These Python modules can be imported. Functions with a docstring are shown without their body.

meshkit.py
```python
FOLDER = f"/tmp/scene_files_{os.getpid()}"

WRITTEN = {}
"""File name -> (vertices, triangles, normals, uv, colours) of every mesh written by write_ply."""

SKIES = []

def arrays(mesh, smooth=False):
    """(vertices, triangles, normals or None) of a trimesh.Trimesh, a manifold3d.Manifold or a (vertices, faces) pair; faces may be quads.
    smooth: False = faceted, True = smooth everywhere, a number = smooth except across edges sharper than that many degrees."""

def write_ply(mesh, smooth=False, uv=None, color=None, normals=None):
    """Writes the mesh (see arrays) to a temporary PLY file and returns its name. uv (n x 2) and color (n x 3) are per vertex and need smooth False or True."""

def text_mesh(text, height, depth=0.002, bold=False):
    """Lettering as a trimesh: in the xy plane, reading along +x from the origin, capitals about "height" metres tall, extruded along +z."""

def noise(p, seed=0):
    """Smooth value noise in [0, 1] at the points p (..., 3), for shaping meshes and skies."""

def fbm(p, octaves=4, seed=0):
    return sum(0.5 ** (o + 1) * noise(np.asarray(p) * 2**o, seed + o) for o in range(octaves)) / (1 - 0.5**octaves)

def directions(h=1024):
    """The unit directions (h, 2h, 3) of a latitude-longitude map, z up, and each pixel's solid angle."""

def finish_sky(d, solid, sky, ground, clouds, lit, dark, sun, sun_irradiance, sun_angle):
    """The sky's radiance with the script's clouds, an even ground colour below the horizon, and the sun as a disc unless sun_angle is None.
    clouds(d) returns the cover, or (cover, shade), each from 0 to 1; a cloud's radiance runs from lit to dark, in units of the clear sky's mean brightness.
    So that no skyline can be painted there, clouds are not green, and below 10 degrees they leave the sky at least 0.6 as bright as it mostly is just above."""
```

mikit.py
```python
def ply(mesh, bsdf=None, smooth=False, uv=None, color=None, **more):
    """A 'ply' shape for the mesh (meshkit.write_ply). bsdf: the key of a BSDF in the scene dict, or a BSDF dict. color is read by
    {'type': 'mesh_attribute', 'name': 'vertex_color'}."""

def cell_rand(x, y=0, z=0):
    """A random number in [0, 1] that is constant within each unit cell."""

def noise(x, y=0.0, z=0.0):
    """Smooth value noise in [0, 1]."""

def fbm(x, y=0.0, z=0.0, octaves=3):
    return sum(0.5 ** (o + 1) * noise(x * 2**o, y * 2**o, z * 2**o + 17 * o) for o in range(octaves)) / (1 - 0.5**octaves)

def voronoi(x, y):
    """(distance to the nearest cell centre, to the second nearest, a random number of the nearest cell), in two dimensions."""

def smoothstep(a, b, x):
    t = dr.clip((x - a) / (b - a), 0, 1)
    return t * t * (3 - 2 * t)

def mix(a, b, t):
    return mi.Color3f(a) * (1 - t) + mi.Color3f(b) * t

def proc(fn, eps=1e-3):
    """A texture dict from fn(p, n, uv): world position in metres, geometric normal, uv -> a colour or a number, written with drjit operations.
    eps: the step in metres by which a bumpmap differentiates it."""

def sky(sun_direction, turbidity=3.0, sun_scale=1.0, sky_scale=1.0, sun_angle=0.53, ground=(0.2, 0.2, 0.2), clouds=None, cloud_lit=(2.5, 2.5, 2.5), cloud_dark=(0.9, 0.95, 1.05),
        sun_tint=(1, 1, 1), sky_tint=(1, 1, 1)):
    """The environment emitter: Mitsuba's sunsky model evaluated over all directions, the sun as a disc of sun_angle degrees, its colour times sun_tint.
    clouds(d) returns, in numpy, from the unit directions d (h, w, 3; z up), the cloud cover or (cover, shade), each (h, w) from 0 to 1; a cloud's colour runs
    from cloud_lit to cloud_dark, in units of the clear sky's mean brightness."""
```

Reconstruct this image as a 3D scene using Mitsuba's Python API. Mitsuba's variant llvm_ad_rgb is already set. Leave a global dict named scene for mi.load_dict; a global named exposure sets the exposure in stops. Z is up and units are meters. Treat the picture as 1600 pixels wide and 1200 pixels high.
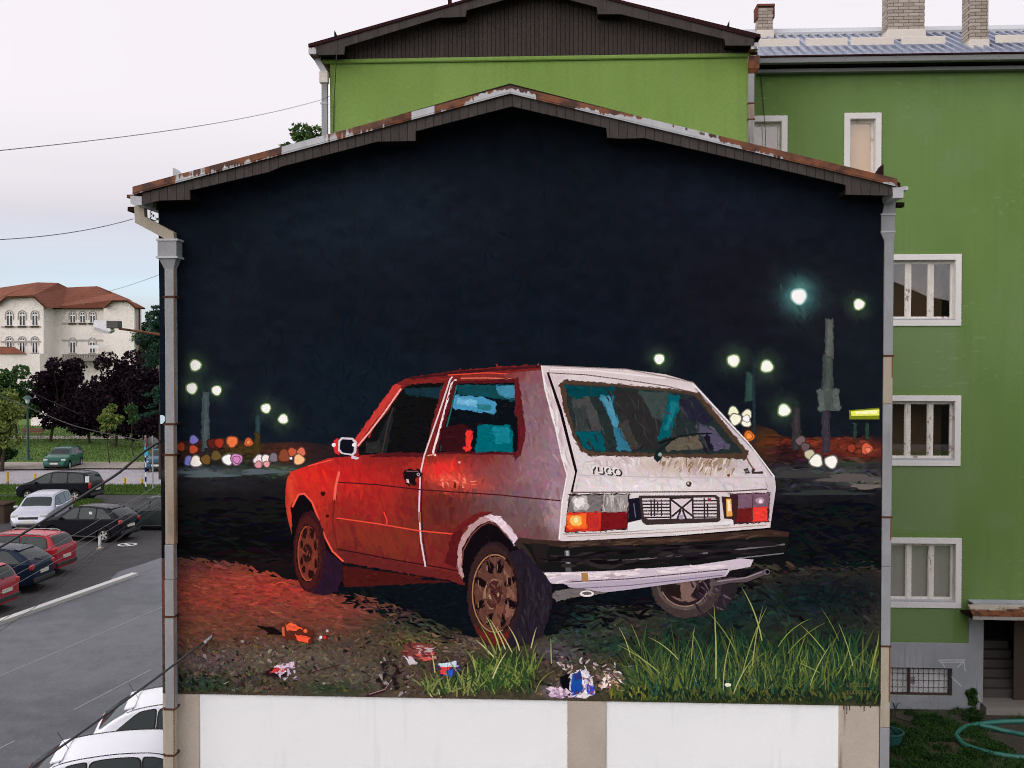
import math, random
import numpy as np, trimesh, shapely, mitsuba as mi, mikit, meshkit
import drjit as dr
from shapely.geometry import Polygon, LineString, box as sbox
from scipy.interpolate import PchipInterpolator

scene, labels = {}, {}
T = mi.ScalarTransform4f

# ------------------------------------------------------------------ camera, sky, exposure
FOCAL, EYE, YAW, PITCH = 1700.0, np.array([0.67, -12.5, 7.9]), math.radians(3.2), math.radians(1.45)
FWD = np.array([-math.sin(YAW) * math.cos(PITCH), math.cos(YAW) * math.cos(PITCH), -math.sin(PITCH)])
RIGHT = np.cross(FWD, [0, 0, 1.0]); RIGHT /= np.linalg.norm(RIGHT)
UP = np.cross(RIGHT, FWD)
scene['camera'] = {'type': 'perspective', 'fov': math.degrees(2 * math.atan(800 / FOCAL)), 'fov_axis': 'x', 'near_clip': 0.1, 'far_clip': 3000.0,
                   'to_world': T().look_at(origin=EYE.tolist(), target=(EYE + FWD).tolist(), up=[0, 0, 1])}


SUN = np.array([-0.72, -0.68, 0.12]) / np.linalg.norm([-0.72, -0.68, 0.12])


def dusk_clouds(d):
    """A thin even evening overcast, brightest where the sun has set behind the viewer's left shoulder, cooler and dimmer low down opposite it, with soft streaks."""
    el = np.degrees(np.arcsin(np.clip(d[..., 2], -1, 1)))
    streak = meshkit.fbm(np.stack([d[..., 0] * 2.0, d[..., 1] * 2.0, el * 0.6], -1), 4, 3)
    soft = meshkit.fbm(d * 2.5, 3, 9)
    glow = 0.5 + 0.5 * (d[..., 0] * SUN[0] + d[..., 1] * SUN[1] + d[..., 2] * SUN[2])
    t = np.clip((el + (soft - 0.5) * 2 - 2.5) / 11, 0, 1); t = t * t * (3 - 2 * t)
    low = 1 - np.clip(el / 12, 0, 1)
    cool = np.clip((7.6 - el + (soft - 0.5) * 2) / 3.6, 0, 1); cool = cool * cool * (3 - 2 * cool) * np.clip(1.25 - 1.6 * glow, 0, 1)
    bright = 0.66 + 0.38 * t + 3.0 * glow ** 5 + 0.42 * (streak - 0.5) * low
    return np.clip(0.97 - 0.42 * cool + 1.1 * (streak - 0.5) * cool * low, 0, 1), np.clip(1 - (bright - 0.69) / (7.1 - 0.69), 0, 1)


scene['sky'] = mikit.sky(SUN.tolist(), turbidity=4, sun_scale=0.0, sky_scale=1.0, clouds=dusk_clouds,
                         cloud_lit=(7.6, 7.0, 6.7), cloud_dark=(0.69, 0.645, 0.70), sky_tint=(0.165, 0.235, 0.385), ground=(0.16, 0.15, 0.15))
exposure = 6.25

# ------------------------------------------------------------------ helpers
NUM = {}


def numbered(key):
    n = NUM.get(key, 0); NUM[key] = n + 1
    return key if n == 0 else f'{key}_{n:03d}'


def thing(name, label, cat, group=None, kind=None):
    key = numbered(name); labels[key] = {'label': label, 'category': cat}
    if group: labels[key]['group'] = group
    if kind: labels[key]['kind'] = kind
    return key


def part(parent, name, mesh, bsdf, smooth=False, label=None, kind=None, **more):
    key = numbered(f'{parent}__{name}' if parent else name)
    if isinstance(mesh, dict):
        scene[key] = {**mesh, 'bsdf': {'type': 'ref', 'id': bsdf}, **more}
    else:
        scene[key] = mikit.ply(mesh, bsdf, smooth=smooth, **more)
    if label or kind:
        labels[key] = {}
        if label: labels[key]['label'] = label
        if kind: labels[key]['kind'] = kind
    return key


def struct(name, mesh, bsdf, smooth=False, kind='structure', label=None):
    key = numbered(name); scene[key] = mikit.ply(mesh, bsdf, smooth=smooth); labels[key] = {'kind': kind}
    if label: labels[key]['label'] = label
    return key


def lone(name, label, cat, mesh, bsdf, smooth=False, group=None, kind=None):
    key = thing(name, label, cat, group, kind); scene[key] = mikit.ply(mesh, bsdf, smooth=smooth)
    return key


def at(px, py, axis, val):
    """The point of a plane (axis 0, 1, 2 = x, y, z held at val) that a survey sighting of the place gives."""
    d = FWD + RIGHT * (px - 800) / FOCAL - UP * (py - 600) / FOCAL
    return EYE + d * ((val - EYE[axis]) / d[axis])


cat_ = trimesh.util.concatenate


def box(x0, x1, y0, y1, z0, z1, bev=0.0):
    if bev <= 0:
        m = trimesh.creation.box((abs(x1 - x0), abs(y1 - y0), abs(z1 - z0)))
        m.apply_translation(((x0 + x1) / 2, (y0 + y1) / 2, (z0 + z1) / 2)); return m
    pts = []
    for x, sx in ((x0, 1), (x1, -1)):
        for y, sy in ((y0, 1), (y1, -1)):
            for z, sz in ((z0, 1), (z1, -1)):
                pts += [(x, y + sy * bev, z + sz * bev), (x + sx * bev, y, z + sz * bev), (x + sx * bev, y + sy * bev, z)]
    return trimesh.convex.convex_hull(np.array(pts))


def wallx(poly, y0, y1):
    """Extrudes a polygon drawn in (x, z) from y0 to y1."""
    ms = [trimesh.creation.extrude_polygon(g, abs(y1 - y0), engine='earcut') for g in getattr(poly, 'geoms', [poly]) if g.area > 1e-7]
    m = cat_(ms)
    m.vertices = np.column_stack([m.vertices[:, 0], max(y0, y1) - m.vertices[:, 2], m.vertices[:, 1]])
    return m


def tube(pts, r, sides=8, cap=True):
    p = np.asarray(pts, float); n = len(p); r = np.broadcast_to(np.asarray(r, float), (n,))
    t = np.gradient(p, axis=0); t /= np.linalg.norm(t, axis=1, keepdims=True) + 1e-12
    ref = np.array([0, 0, 1.0]) if abs(t[:, 2]).mean() < 0.85 else np.array([1.0, 0, 0])
    a = np.cross(t, ref); a /= np.linalg.norm(a, axis=1, keepdims=True) + 1e-12
    b = np.cross(t, a); ang = np.arange(sides) * 2 * np.pi / sides
    v = (p[:, None] + r[:, None, None] * (np.cos(ang)[None, :, None] * a[:, None] + np.sin(ang)[None, :, None] * b[:, None])).reshape(-1, 3)
    f = []
    for i in range(n - 1):
        for j in range(sides):
            k = (j + 1) % sides
            f += [(i * sides + j, i * sides + k, (i + 1) * sides + k), (i * sides + j, (i + 1) * sides + k, (i + 1) * sides + j)]
    if cap:
        c0, c1 = len(v), len(v) + 1; v = np.vstack([v, p[0], p[-1]])
        for j in range(sides):
            k = (j + 1) % sides
            f += [(c0, k, j), (c1, (n - 1) * sides + j, (n - 1) * sides + k)]
    m = trimesh.Trimesh(v, np.array(f), process=False)
    if m.volume < 0: m.invert()
    return m


def square_pipe(pts, w, d):
    """A rectangular pipe (w along x, d along y) through points that run mostly in the x-z plane, mitred at its bends."""
    p = np.asarray(pts, float); n = len(p); v = []
    for i in range(n):
        a = p[i] - p[i - 1] if i else p[1] - p[0]
        b = p[i + 1] - p[i] if i < n - 1 else a
        a, b = a / np.linalg.norm(a), b / np.linalg.norm(b)
        na = np.array([-a[2], 0, a[0]]); nb = np.array([-b[2], 0, b[0]]); m = na + nb; m /= np.linalg.norm(m)
        s = (w / 2) / max(0.35, m @ na)
        for su, sv in ((-1, -1), (1, -1), (1, 1), (-1, 1)):
            v.append(p[i] + m * s * su + np.array([0, d / 2 * sv, 0]))
    f = []
    for i in range(n - 1):
        for j in range(4):
            k = (j + 1) % 4
            f += [(4 * i + j, 4 * i + k, 4 * i + 4 + k), (4 * i + j, 4 * i + 4 + k, 4 * i + 4 + j)]
    e = 4 * (n - 1); f += [(0, 2, 1), (0, 3, 2), (e, e + 1, e + 2), (e, e + 2, e + 3)]
    m = trimesh.Trimesh(np.array(v), np.array(f), process=False)
    if m.volume < 0: m.invert()
    return m


def lathe(prof, n=24):
    return trimesh.creation.revolve(np.array(prof, float), sections=n)


def sheet(pts, z):
    """A flat ground sheet through 2D points at height z, facing up."""
    v, f = trimesh.creation.triangulate_polygon(Polygon(pts), engine='earcut')
    v = np.column_stack([v, np.full(len(v), z)]); f = np.array(f)
    c = np.cross(v[f[:, 1]] - v[f[:, 0]], v[f[:, 2]] - v[f[:, 0]])[:, 2] < 0
    f[c] = f[c][:, ::-1]
    return trimesh.Trimesh(v, f, process=False)


def gsheet(pix, z):
    return sheet([at(x, y, 2, z)[:2] for x, y in pix], z)


def fill3(pts):
    """A flat polygon fan in space."""
    v = np.array(pts, float); n = len(v)
    return trimesh.Trimesh(v, np.array([(0, i, i + 1) for i in range(1, n - 1)]), process=False)


def lin(r, g, b, k=1.0):
    return [k * (c / 12.92 if c <= 0.04045 else ((c + 0.055) / 1.055) ** 2.4) for c in (r / 255, g / 255, b / 255)]


# ------------------------------------------------------------------ materials
def rgb(c): return {'type': 'rgb', 'value': [float(x) for x in c]}


def bs(name, d): scene[name] = d; return name


def matte(name, c): return bs(name, {'type': 'twosided', 'bsdf': {'type': 'diffuse', 'reflectance': rgb(c)}})


def gloss(name, c, rough=0.4, metal=0.0, **k):
    return bs(name, {'type': 'twosided', 'bsdf': {'type': 'principled', 'base_color': rgb(c), 'roughness': rough, 'metallic': metal, **k}})


def procm(name, fn, rough=0.85, bump=None, bscale=1.0, spec=0.3, metal=0.0):
    b = {'type': 'principled', 'base_color': mikit.proc(fn), 'roughness': rough, 'specular': spec, 'metallic': metal}
    if bump is not None:
        b = {'type': 'bumpmap', 'arbitrary': mikit.proc(bump), 'scale': bscale, 'bsdf': b}
    return bs(name, {'type': 'twosided', 'bsdf': b})


N, FBM, SS, MIX, VOR = mikit.noise, mikit.fbm, mikit.smoothstep, mikit.mix, mikit.voronoi


def stucco(c1, c2, c3, patches=()):
    def fn(p, n, uv):
        a = FBM(p.x * 0.6, p.y * 0.6, p.z * 0.35, 4)
        b = FBM(p.x * 3.0, p.y * 3.0, p.z * 1.1 + 9, 3)
        g = N(p.x * 55, p.y * 55, p.z * 55)
        c = MIX(c1, c2, SS(0.3, 0.7, a))
        c = MIX(c, c3, 0.55 * SS(0.58, 0.85, b))
        c = c * (0.96 + 0.08 * N(p.x * 4.5, p.y * 4.5, p.z * 0.3)) * (1 - 0.05 * SS(0.6, 0.8, N(p.x * 16, p.y * 16, p.z * 0.5)))
        for x0, x1, z0, z1 in patches:
            m = SS(x0 - 0.04, x0 + 0.04, p.x) * (1 - SS(x1 - 0.06, x1 + 0.06, p.x)) * SS(z0, z0 + 0.15, p.z) * (1 - SS(z1 - 0.1, z1 + 0.1, p.z))
            c = MIX(c, c3, 0.75 * m)
        sc = SS(0.86, 0.90, N(p.x * 6 + p.z * 2, 3.0, p.z * 14)) * SS(0.55, 0.8, N(p.x * 0.9, 1.0, p.z * 0.9))
        return MIX(c, (0.42, 0.46, 0.36), 0.12 * sc) * (0.88 + 0.24 * g)
    return fn


def grain(s, a):
    return lambda p, n, uv: a * (N(p.x * s, p.y * s, p.z * s) + 0.5 * N(p.x * s * 2.3, p.y * s * 2.3, p.z * s * 2.3))


procm('gable_stucco', stucco((0.158, 0.262, 0.056), (0.180, 0.290, 0.072), (0.170, 0.266, 0.086)), 0.9, grain(60, 1.0), 0.004)
procm('wing_stucco', stucco((0.112, 0.196, 0.050), (0.132, 0.220, 0.068), (0.148, 0.226, 0.100), ((6.5, 8.52, 7.15, 8.6), (6.5, 8.52, 4.2, 5.7), (6.5, 8.52, 1.95, 2.75))), 0.9, grain(60, 1.0), 0.004)


def render_fn(c1, c2, streak=0.0, s=1.0, gr=0.2):
    def fn(p, n, uv):
        a = FBM(p.x * 1.3 * s, p.y * 1.3 * s, p.z * 0.8 * s, 4)
        g = N(p.x * 70, p.y * 70, p.z * 70)
        c = MIX(c1, c2, SS(0.3, 0.72, a)) * (1 - gr / 2 + gr * g)
        if streak:
            st = SS(0.62, 0.85, N(p.x * 22, p.y * 22, p.z * 1.3)) * SS(0.35, 0.75, N(p.x * 3, p.y * 3, p.z * 0.9))
            c = c * (1 - streak * st)
        return c
    return fn


procm('pilaster_render', render_fn((0.36, 0.31, 0.26), (0.44, 0.385, 0.325), 0.45), 0.95, grain(75, 1.0), 0.007)
procm('white_render', render_fn((0.755, 0.775, 0.785), (0.775, 0.795, 0.805), 0.05, 0.6, 0.05), 0.85)
procm('grey_plinth', render_fn((0.25, 0.27, 0.30), (0.33, 0.345, 0.375), 0.25), 0.9)
procm('house_plaster', render_fn((0.62, 0.585, 0.55), (0.72, 0.69, 0.655), 0.12, 0.3), 0.95)
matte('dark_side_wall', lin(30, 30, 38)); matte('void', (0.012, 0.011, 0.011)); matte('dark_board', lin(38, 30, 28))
matte('white_trim', (0.68, 0.67, 0.67)); matte('grey_curtain', (0.30, 0.285, 0.27)); matte('beige_blind', (0.52, 0.35, 0.20)); matte('dim_blind', (0.22, 0.18, 0.155))


def old_paint(p, n, uv):
    g = N(p.x * 30, p.y * 30, p.z * 9); k = FBM(p.x * 22, p.y * 22, p.z * 11, 3)
    chip = SS(0.62, 0.66, k) * SS(0.45, 0.6, N(p.x * 2.2, 3, p.z * 2.2 + 4))
    return MIX(MIX((0.70, 0.68, 0.65), (0.60, 0.57, 0.53), g), (0.22, 0.14, 0.10), 0.8 * chip)


procm('flaking_paint', old_paint, 0.7)


def boards(c1, c2):
    def fn(p, n, uv):
        k = mikit.cell_rand(dr.floor(p.x / 0.0975), 2, 5)
        g = FBM(p.x * 60, p.y * 60, p.z * 5, 3)
        return MIX(c1, c2, 0.6 * k + 0.4 * g) * (0.8 + 0.4 * N(p.x * 140, 1.0, p.z * 9))
    return fn


procm('fascia_wood', boards((0.034, 0.028, 0.027), (0.056, 0.046, 0.043)), 0.85)
procm('cladding_wood', boards((0.027, 0.020, 0.018), (0.047, 0.035, 0.032)), 0.8)


def rusty(lo, hi, zinc=(0.46, 0.47, 0.50), s=1.0, vert=False, verge=0.0):
    def fn(p, n, uv):
        a = FBM(p.x * 1.1 * s, p.y * 2 * s, p.z * (0.5 if vert else 2.2) * s, 4)
        d = N(p.x * 30, p.y * 30, p.z * (2 if vert else 7))
        if verge:      # rust that starts at the upper edge of the roof edge sheets and runs down in tongues
            a = a + verge * (dr.clip((p.z - 10.80 + 0.266 * dr.abs(p.x + 0.03)) / 0.095, 0, 1) - 0.5) + 0.10 * (N(p.x * 17, 2.0, p.z * 1.5) - 0.5) + 0.13 * (N(p.x * 60, 4.0, p.z * 2.5) - 0.5)
        m = SS(lo, hi, a + 0.10 * (d - 0.5))
        r = MIX((0.165, 0.056, 0.022), (0.055, 0.022, 0.015), SS(0.3, 0.7, FBM(p.x * 9, p.y * 9, p.z * 9, 3)))
        z = MIX(zinc, [0.72 * v for v in zinc], FBM(p.x * 9, p.y * 9, p.z * 4, 3))
        return MIX(z, r, m)
    return fn


procm('rusty_sheet', rusty(0.385, 0.43, verge=0.20), 0.6); procm('clean_sheet', rusty(0.61, 0.66, verge=0.14), 0.5); procm('mixed_sheet', rusty(0.50, 0.54, verge=0.30), 0.55)
procm('hopper_rust', rusty(0.46, 0.52, (0.50, 0.44, 0.36), 3.0), 0.6); procm('all_rust', rusty(0.10, 0.25), 0.75)
procm('pipe_zinc', rusty(0.60, 0.80, (0.275, 0.285, 0.305), 1.0, True), 0.55); procm('pipe_stained', rusty(0.45, 0.85, (0.38, 0.34, 0.27), 1.0, True), 0.6)
gloss('zinc_edge', (0.36, 0.38, 0.41), 0.5); matte('rust_band', (0.075, 0.034, 0.022)); matte('rust_line', (0.17, 0.085, 0.042)); matte('room_brown', (0.12, 0.075, 0.045)); matte('stair_dark', (0.075, 0.07, 0.066)); matte('chalk', (0.50, 0.52, 0.55)); matte('seal_black', (0.02, 0.02, 0.021)); procm('apron_rust', rusty(0.33, 0.42, (0.42, 0.38, 0.33)), 0.7); gloss('gutter_paint', (0.145, 0.155, 0.160), 0.5)
gloss('roof_zinc', (0.25, 0.28, 0.36), 0.42, 0.35); matte('cream_strip', (0.60, 0.56, 0.51)); matte('dark_red_edge', (0.030, 0.013, 0.015))
for i, c in enumerate(((0.33, 0.29, 0.25), (0.39, 0.345, 0.30), (0.29, 0.25, 0.215), (0.35, 0.315, 0.285))): matte(f'brick_{i}', c)
matte('mortar', (0.12, 0.085, 0.07)); matte('brick_cap', (0.15, 0.06, 0.045))
bs('pane', {'type': 'thindielectric', 'int_ior': 1.75}); gloss('iron', (0.04, 0.018, 0.016), 0.6); matte('wire_light', (0.17, 0.17, 0.18)); matte('house_trim', (0.33, 0.31, 0.29)); matte('wire_grey', (0.10, 0.10, 0.11)); matte('black', (0.012, 0.012, 0.013)); gloss('cable_black', (0.016, 0.016, 0.018), 0.6)


def ground_fn(c1, c2, s, crack=0.0):
    def fn(p, n, uv):
        a = FBM(p.x * 0.25 * s, p.y * 0.25 * s, 0, 4); b = FBM(p.x * 2.1, p.y * 2.1, 3, 3); g = N(p.x * 26, p.y * 26, 0)
        c = MIX(c1, c2, SS(0.3, 0.7, 0.6 * a + 0.4 * b)) * (0.86 + 0.28 * g)
        if crack:
            q = dr.abs(FBM(p.x * 0.5, p.y * 0.22, 8, 4) - 0.5)
            c = c * (1 - crack * (1 - SS(0.0, 0.012, q)))
        return c
    return fn


procm('lot_asphalt', ground_fn((0.026, 0.026, 0.029), (0.040, 0.040, 0.043), 1.0, 0.15), 0.8)
procm('road_asphalt', ground_fn((0.070, 0.076, 0.092), (0.108, 0.114, 0.133), 0.55, 0.10), 0.7)
procm('far_asphalt', ground_fn((0.20, 0.195, 0.215), (0.26, 0.25, 0.275), 0.4), 0.7)
procm('pavement_concrete', ground_fn((0.15, 0.135, 0.12), (0.22, 0.20, 0.185), 0.6), 0.9)
procm('grass_ground', ground_fn((0.038, 0.076, 0.016), (0.060, 0.100, 0.024), 0.8), 1.0)
procm('yard_dirt', ground_fn((0.018, 0.018, 0.011), (0.050, 0.040, 0.027), 3.0), 1.0)
procm('yard_concrete', ground_fn((0.040, 0.035, 0.028), (0.085, 0.074, 0.060), 3.0), 1.0)
matte('kerb_white', (0.52, 0.52, 0.53)); matte('road_line', (0.22, 0.23, 0.25)); matte('kerb_grey', (0.22, 0.205, 0.19)); matte('hill_dark', (0.022, 0.026, 0.018))
for nm, c in dict(leaf_plum=(0.009, 0.0045, 0.009), leaf_plum_light=(0.018, 0.008, 0.015), leaf_green=(0.050, 0.105, 0.030), leaf_green_dark=(0.022, 0.055, 0.018), leaf_lime=(0.17, 0.21, 0.055), leaf_lime_dark=(0.07, 0.11, 0.03),
                  leaf_pine=(0.016, 0.045, 0.030), leaf_far=(0.050, 0.10, 0.085), leaf_weed=(0.028, 0.070, 0.016), leaf_weed_dark=(0.012, 0.032, 0.010), blade=(0.052, 0.098, 0.018)).items():
    bs(nm, {'type': 'twosided', 'bsdf': {'type': 'principled', 'base_color': rgb(c), 'roughness': 0.7, 'specular': 0.06}})
matte('bark', (0.05, 0.038, 0.03)); matte('flower_red', (0.35, 0.03, 0.03)); matte('stone_brown', (0.06, 0.045, 0.035))


def tile_fn(p, n, uv):
    row = dr.abs(p.z * 2.6 - dr.floor(p.z * 2.6) - 0.5) * 2
    a = FBM(p.x * 0.7, p.y * 0.7, p.z * 0.7, 4); g = N(p.x * 4, p.y * 4, p.z * 6)
    return MIX((0.135, 0.042, 0.024), (0.185, 0.066, 0.038), a) * (0.66 + 0.4 * g) * (0.80 + 0.2 * SS(0.0, 0.4, row))


procm('clay_tile', tile_fn, 0.85)
gloss('teal_hose', (0.020, 0.15, 0.120), 0.45); gloss('teal_plastic', (0.018, 0.085, 0.078), 0.4); gloss('lamp_white', (0.62, 0.63, 0.66), 0.35); gloss('lamp_box', (0.045, 0.042, 0.042), 0.5)
gloss('lamp_bowl', (0.40, 0.41, 0.43), 0.12); gloss('lamp_green', (0.012, 0.045, 0.042), 0.5); matte('lamp_glass', (0.42, 0.50, 0.52)); gloss('bench_wood', (0.11, 0.02, 0.015), 0.6)
matte('post_yellow', (0.50, 0.33, 0.03)); matte('post_white', (0.60, 0.60, 0.60)); matte('sign_blue', (0.012, 0.015, 0.10)); matte('sign_red', (0.35, 0.03, 0.03)); gloss('sign_back', (0.13, 0.14, 0.15), 0.5); matte('sign_cyan', (0.05, 0.30, 0.48)); gloss('zinc_post', (0.26, 0.27, 0.28), 0.5)
# cars
for nm, c, met in (('paint_green', (0.010, 0.085, 0.062), 0.2), ('paint_black', (0.010, 0.011, 0.016), 0.1), ('paint_silver', (0.42, 0.44, 0.52), 0.45), ('paint_grey', (0.040, 0.052, 0.055), 0.3), ('paint_red', (0.33, 0.018, 0.035), 0.05),
                   ('paint_navy', (0.010, 0.018, 0.040), 0.2), ('paint_blue', (0.010, 0.060, 0.105), 0.2), ('paint_white', (0.70, 0.73, 0.80), 0.0)):
    gloss(nm, c, 0.2, met, specular=0.09 if nm in ('paint_black', 'paint_navy', 'paint_grey') else 0.25)
gloss('car_glass', (0.012, 0.022, 0.025), 0.06, 0.0, specular=0.25); matte('tyre_rubber', (0.014, 0.014, 0.015)); gloss('alloy', (0.42, 0.42, 0.43), 0.35, 0.5); gloss('tail_red', (0.42, 0.012, 0.012), 0.15); gloss('head_glass', (0.42, 0.46, 0.46), 0.1)
matte('plate_white', (0.62, 0.60, 0.55)); gloss('trim_black', (0.016, 0.016, 0.017), 0.5); gloss('dark_plum', (0.045, 0.01, 0.012), 0.3); matte('paper_white', (0.6, 0.62, 0.64))

# ------------------------------------------------------------------ ground, roads, terrain
struct('ground', sheet([(-900, -60), (900, -60), (900, 1500), (-900, 1500)], -0.02), 'grass_ground')
struct('parking_lot', sheet([at(-700, 1000, 2, 0)[:2], at(0, 975, 2, 0)[:2], at(225, 895, 2, 0)[:2], at(420, 825, 2, 0)[:2], at(420, 757, 2, 0)[:2], at(-700, 757, 2, 0)[:2]], 0.0), 'lot_asphalt')
RA, RB = at(0, 975, 2, 0)[:2], at(225, 895, 2, 0)[:2]
RD = (RB - RA) / np.linalg.norm(RB - RA); RN = np.array([RD[1], -RD[0]])
road_pts = [RA - RD * 45, RA + RD * 17.5, RA + RD * 17.5 + RN * 30, RA - RD * 45 + RN * 30]
struct('road', sheet(road_pts, 0.004), 'road_asphalt')
struct('road_001', gsheet([(-600, 757), (500, 757), (500, 732), (-600, 732)], 0.008), 'far_asphalt')
struct('driveway', gsheet([(-300, 781), (420, 786), (420, 770), (-300, 770)], 0.008), 'lot_asphalt')
struct('pavement', gsheet([(-300, 733.5), (64, 733), (128, 731.5), (420, 732), (420, 722), (-300, 722)], 0.10), 'pavement_concrete')
struct('path', gsheet([(-300, 685.5), (420, 686), (420, 681), (-300, 681)], 0.02), 'pavement_concrete')
for pix in ([(-200, 771), (178, 771), (260, 771), (420, 772), (420, 758), (-200, 757.5)], [(-200, 797), (60, 800), (120, 796), (162, 782), (40, 776), (-200, 776)]):
    g = gsheet(pix, 0.09); g2 = trimesh.creation.extrude_polygon(Polygon([at(x, y, 2, 0.09)[:2] for x, y in pix]), 0.095, engine='earcut')
    g2.apply_translation((0, 0, -0.008)); struct('grass_verge', g2, 'grass_ground')
# kerb between the road and the lot: white painted stones
kl = [-16, -14.6, -13.1, -11.7, -10.2, -8.8, -7.3, -5.9, -4.4, -3.0, -1.5, 0, 1.5, 2.9, 4.4, 5.8, 7.2]
for i in range(len(kl) - 1):
    a, b = RA + RD * (kl[i] + 0.01), RA + RD * (kl[i + 1] - 0.01)
    q = trimesh.creation.extrude_polygon(Polygon([a - RN * 0.13, b - RN * 0.13, b + RN * 0.13, a + RN * 0.13]), 0.13, engine='earcut'); q.apply_translation((0, 0, -0.01))
    k = part('road', 'kerb_stone', q, 'kerb_white')
lines = []
for off, segs, w in ((3.55, ((-14, -6.3), (-5.6, 9.5)), 0.05), (6.9, ((-12, -8.5), (-6.5, -3.3), (-1.0, 2.0), (4.5, 7.5)), 0.06)):
    for s0, s1 in segs:
        a, b = RA + RD * s0 + RN * off, RA + RD * s1 + RN * off
        lines.append(sheet([a - RN * w / 2, b - RN * w / 2, b + RN * w / 2, a + RN * w / 2], 0.009))
for l in lines: part('road', 'lane_marking', l, 'road_line')
c = at(199, 851, 2, 0)[:2]
ring = Polygon([(c[0] + 0.40 * math.cos(t), c[1] + 0.40 * math.sin(t)) for t in np.linspace(0, 6.28, 40)[:-1]]).difference(Polygon([(c[0] + 0.30 * math.cos(t), c[1] + 0.30 * math.sin(t)) for t in np.linspace(0, 6.28, 40)[:-1]]))
ring = ring.union(LineString([(c[0] - 0.22, c[1] + 0.22), (c[0] + 0.22, c[1] - 0.22)]).buffer(0.06))
rm = trimesh.creation.extrude_polygon(ring, 0.006, engine='earcut'); rm.apply_translation((0, 0, 0.003))
part('parking_lot', 'painted_ring', rm, 'kerb_white', label='white painted ring on the asphalt')
struct('asphalt_patch', gsheet([(172, 905), (186, 893), (215, 884), (262, 868), (262, 882), (228, 893), (212, 902)], 0.006), 'road_asphalt')
# the yard on the right stands higher than the street
yard = box(4.2, 60, -1.0, 40, -0.5, 0.60); struct('yard', yard, 'yard_dirt')
struct('yard_path', gsheet([(1533, 1098), (1720, 1100), (1720, 1210), (1560, 1210), (1530, 1165), (1455, 1137), (1400, 1121), (1400, 1112), (1530, 1108)], 0.612), 'yard_concrete')
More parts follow.
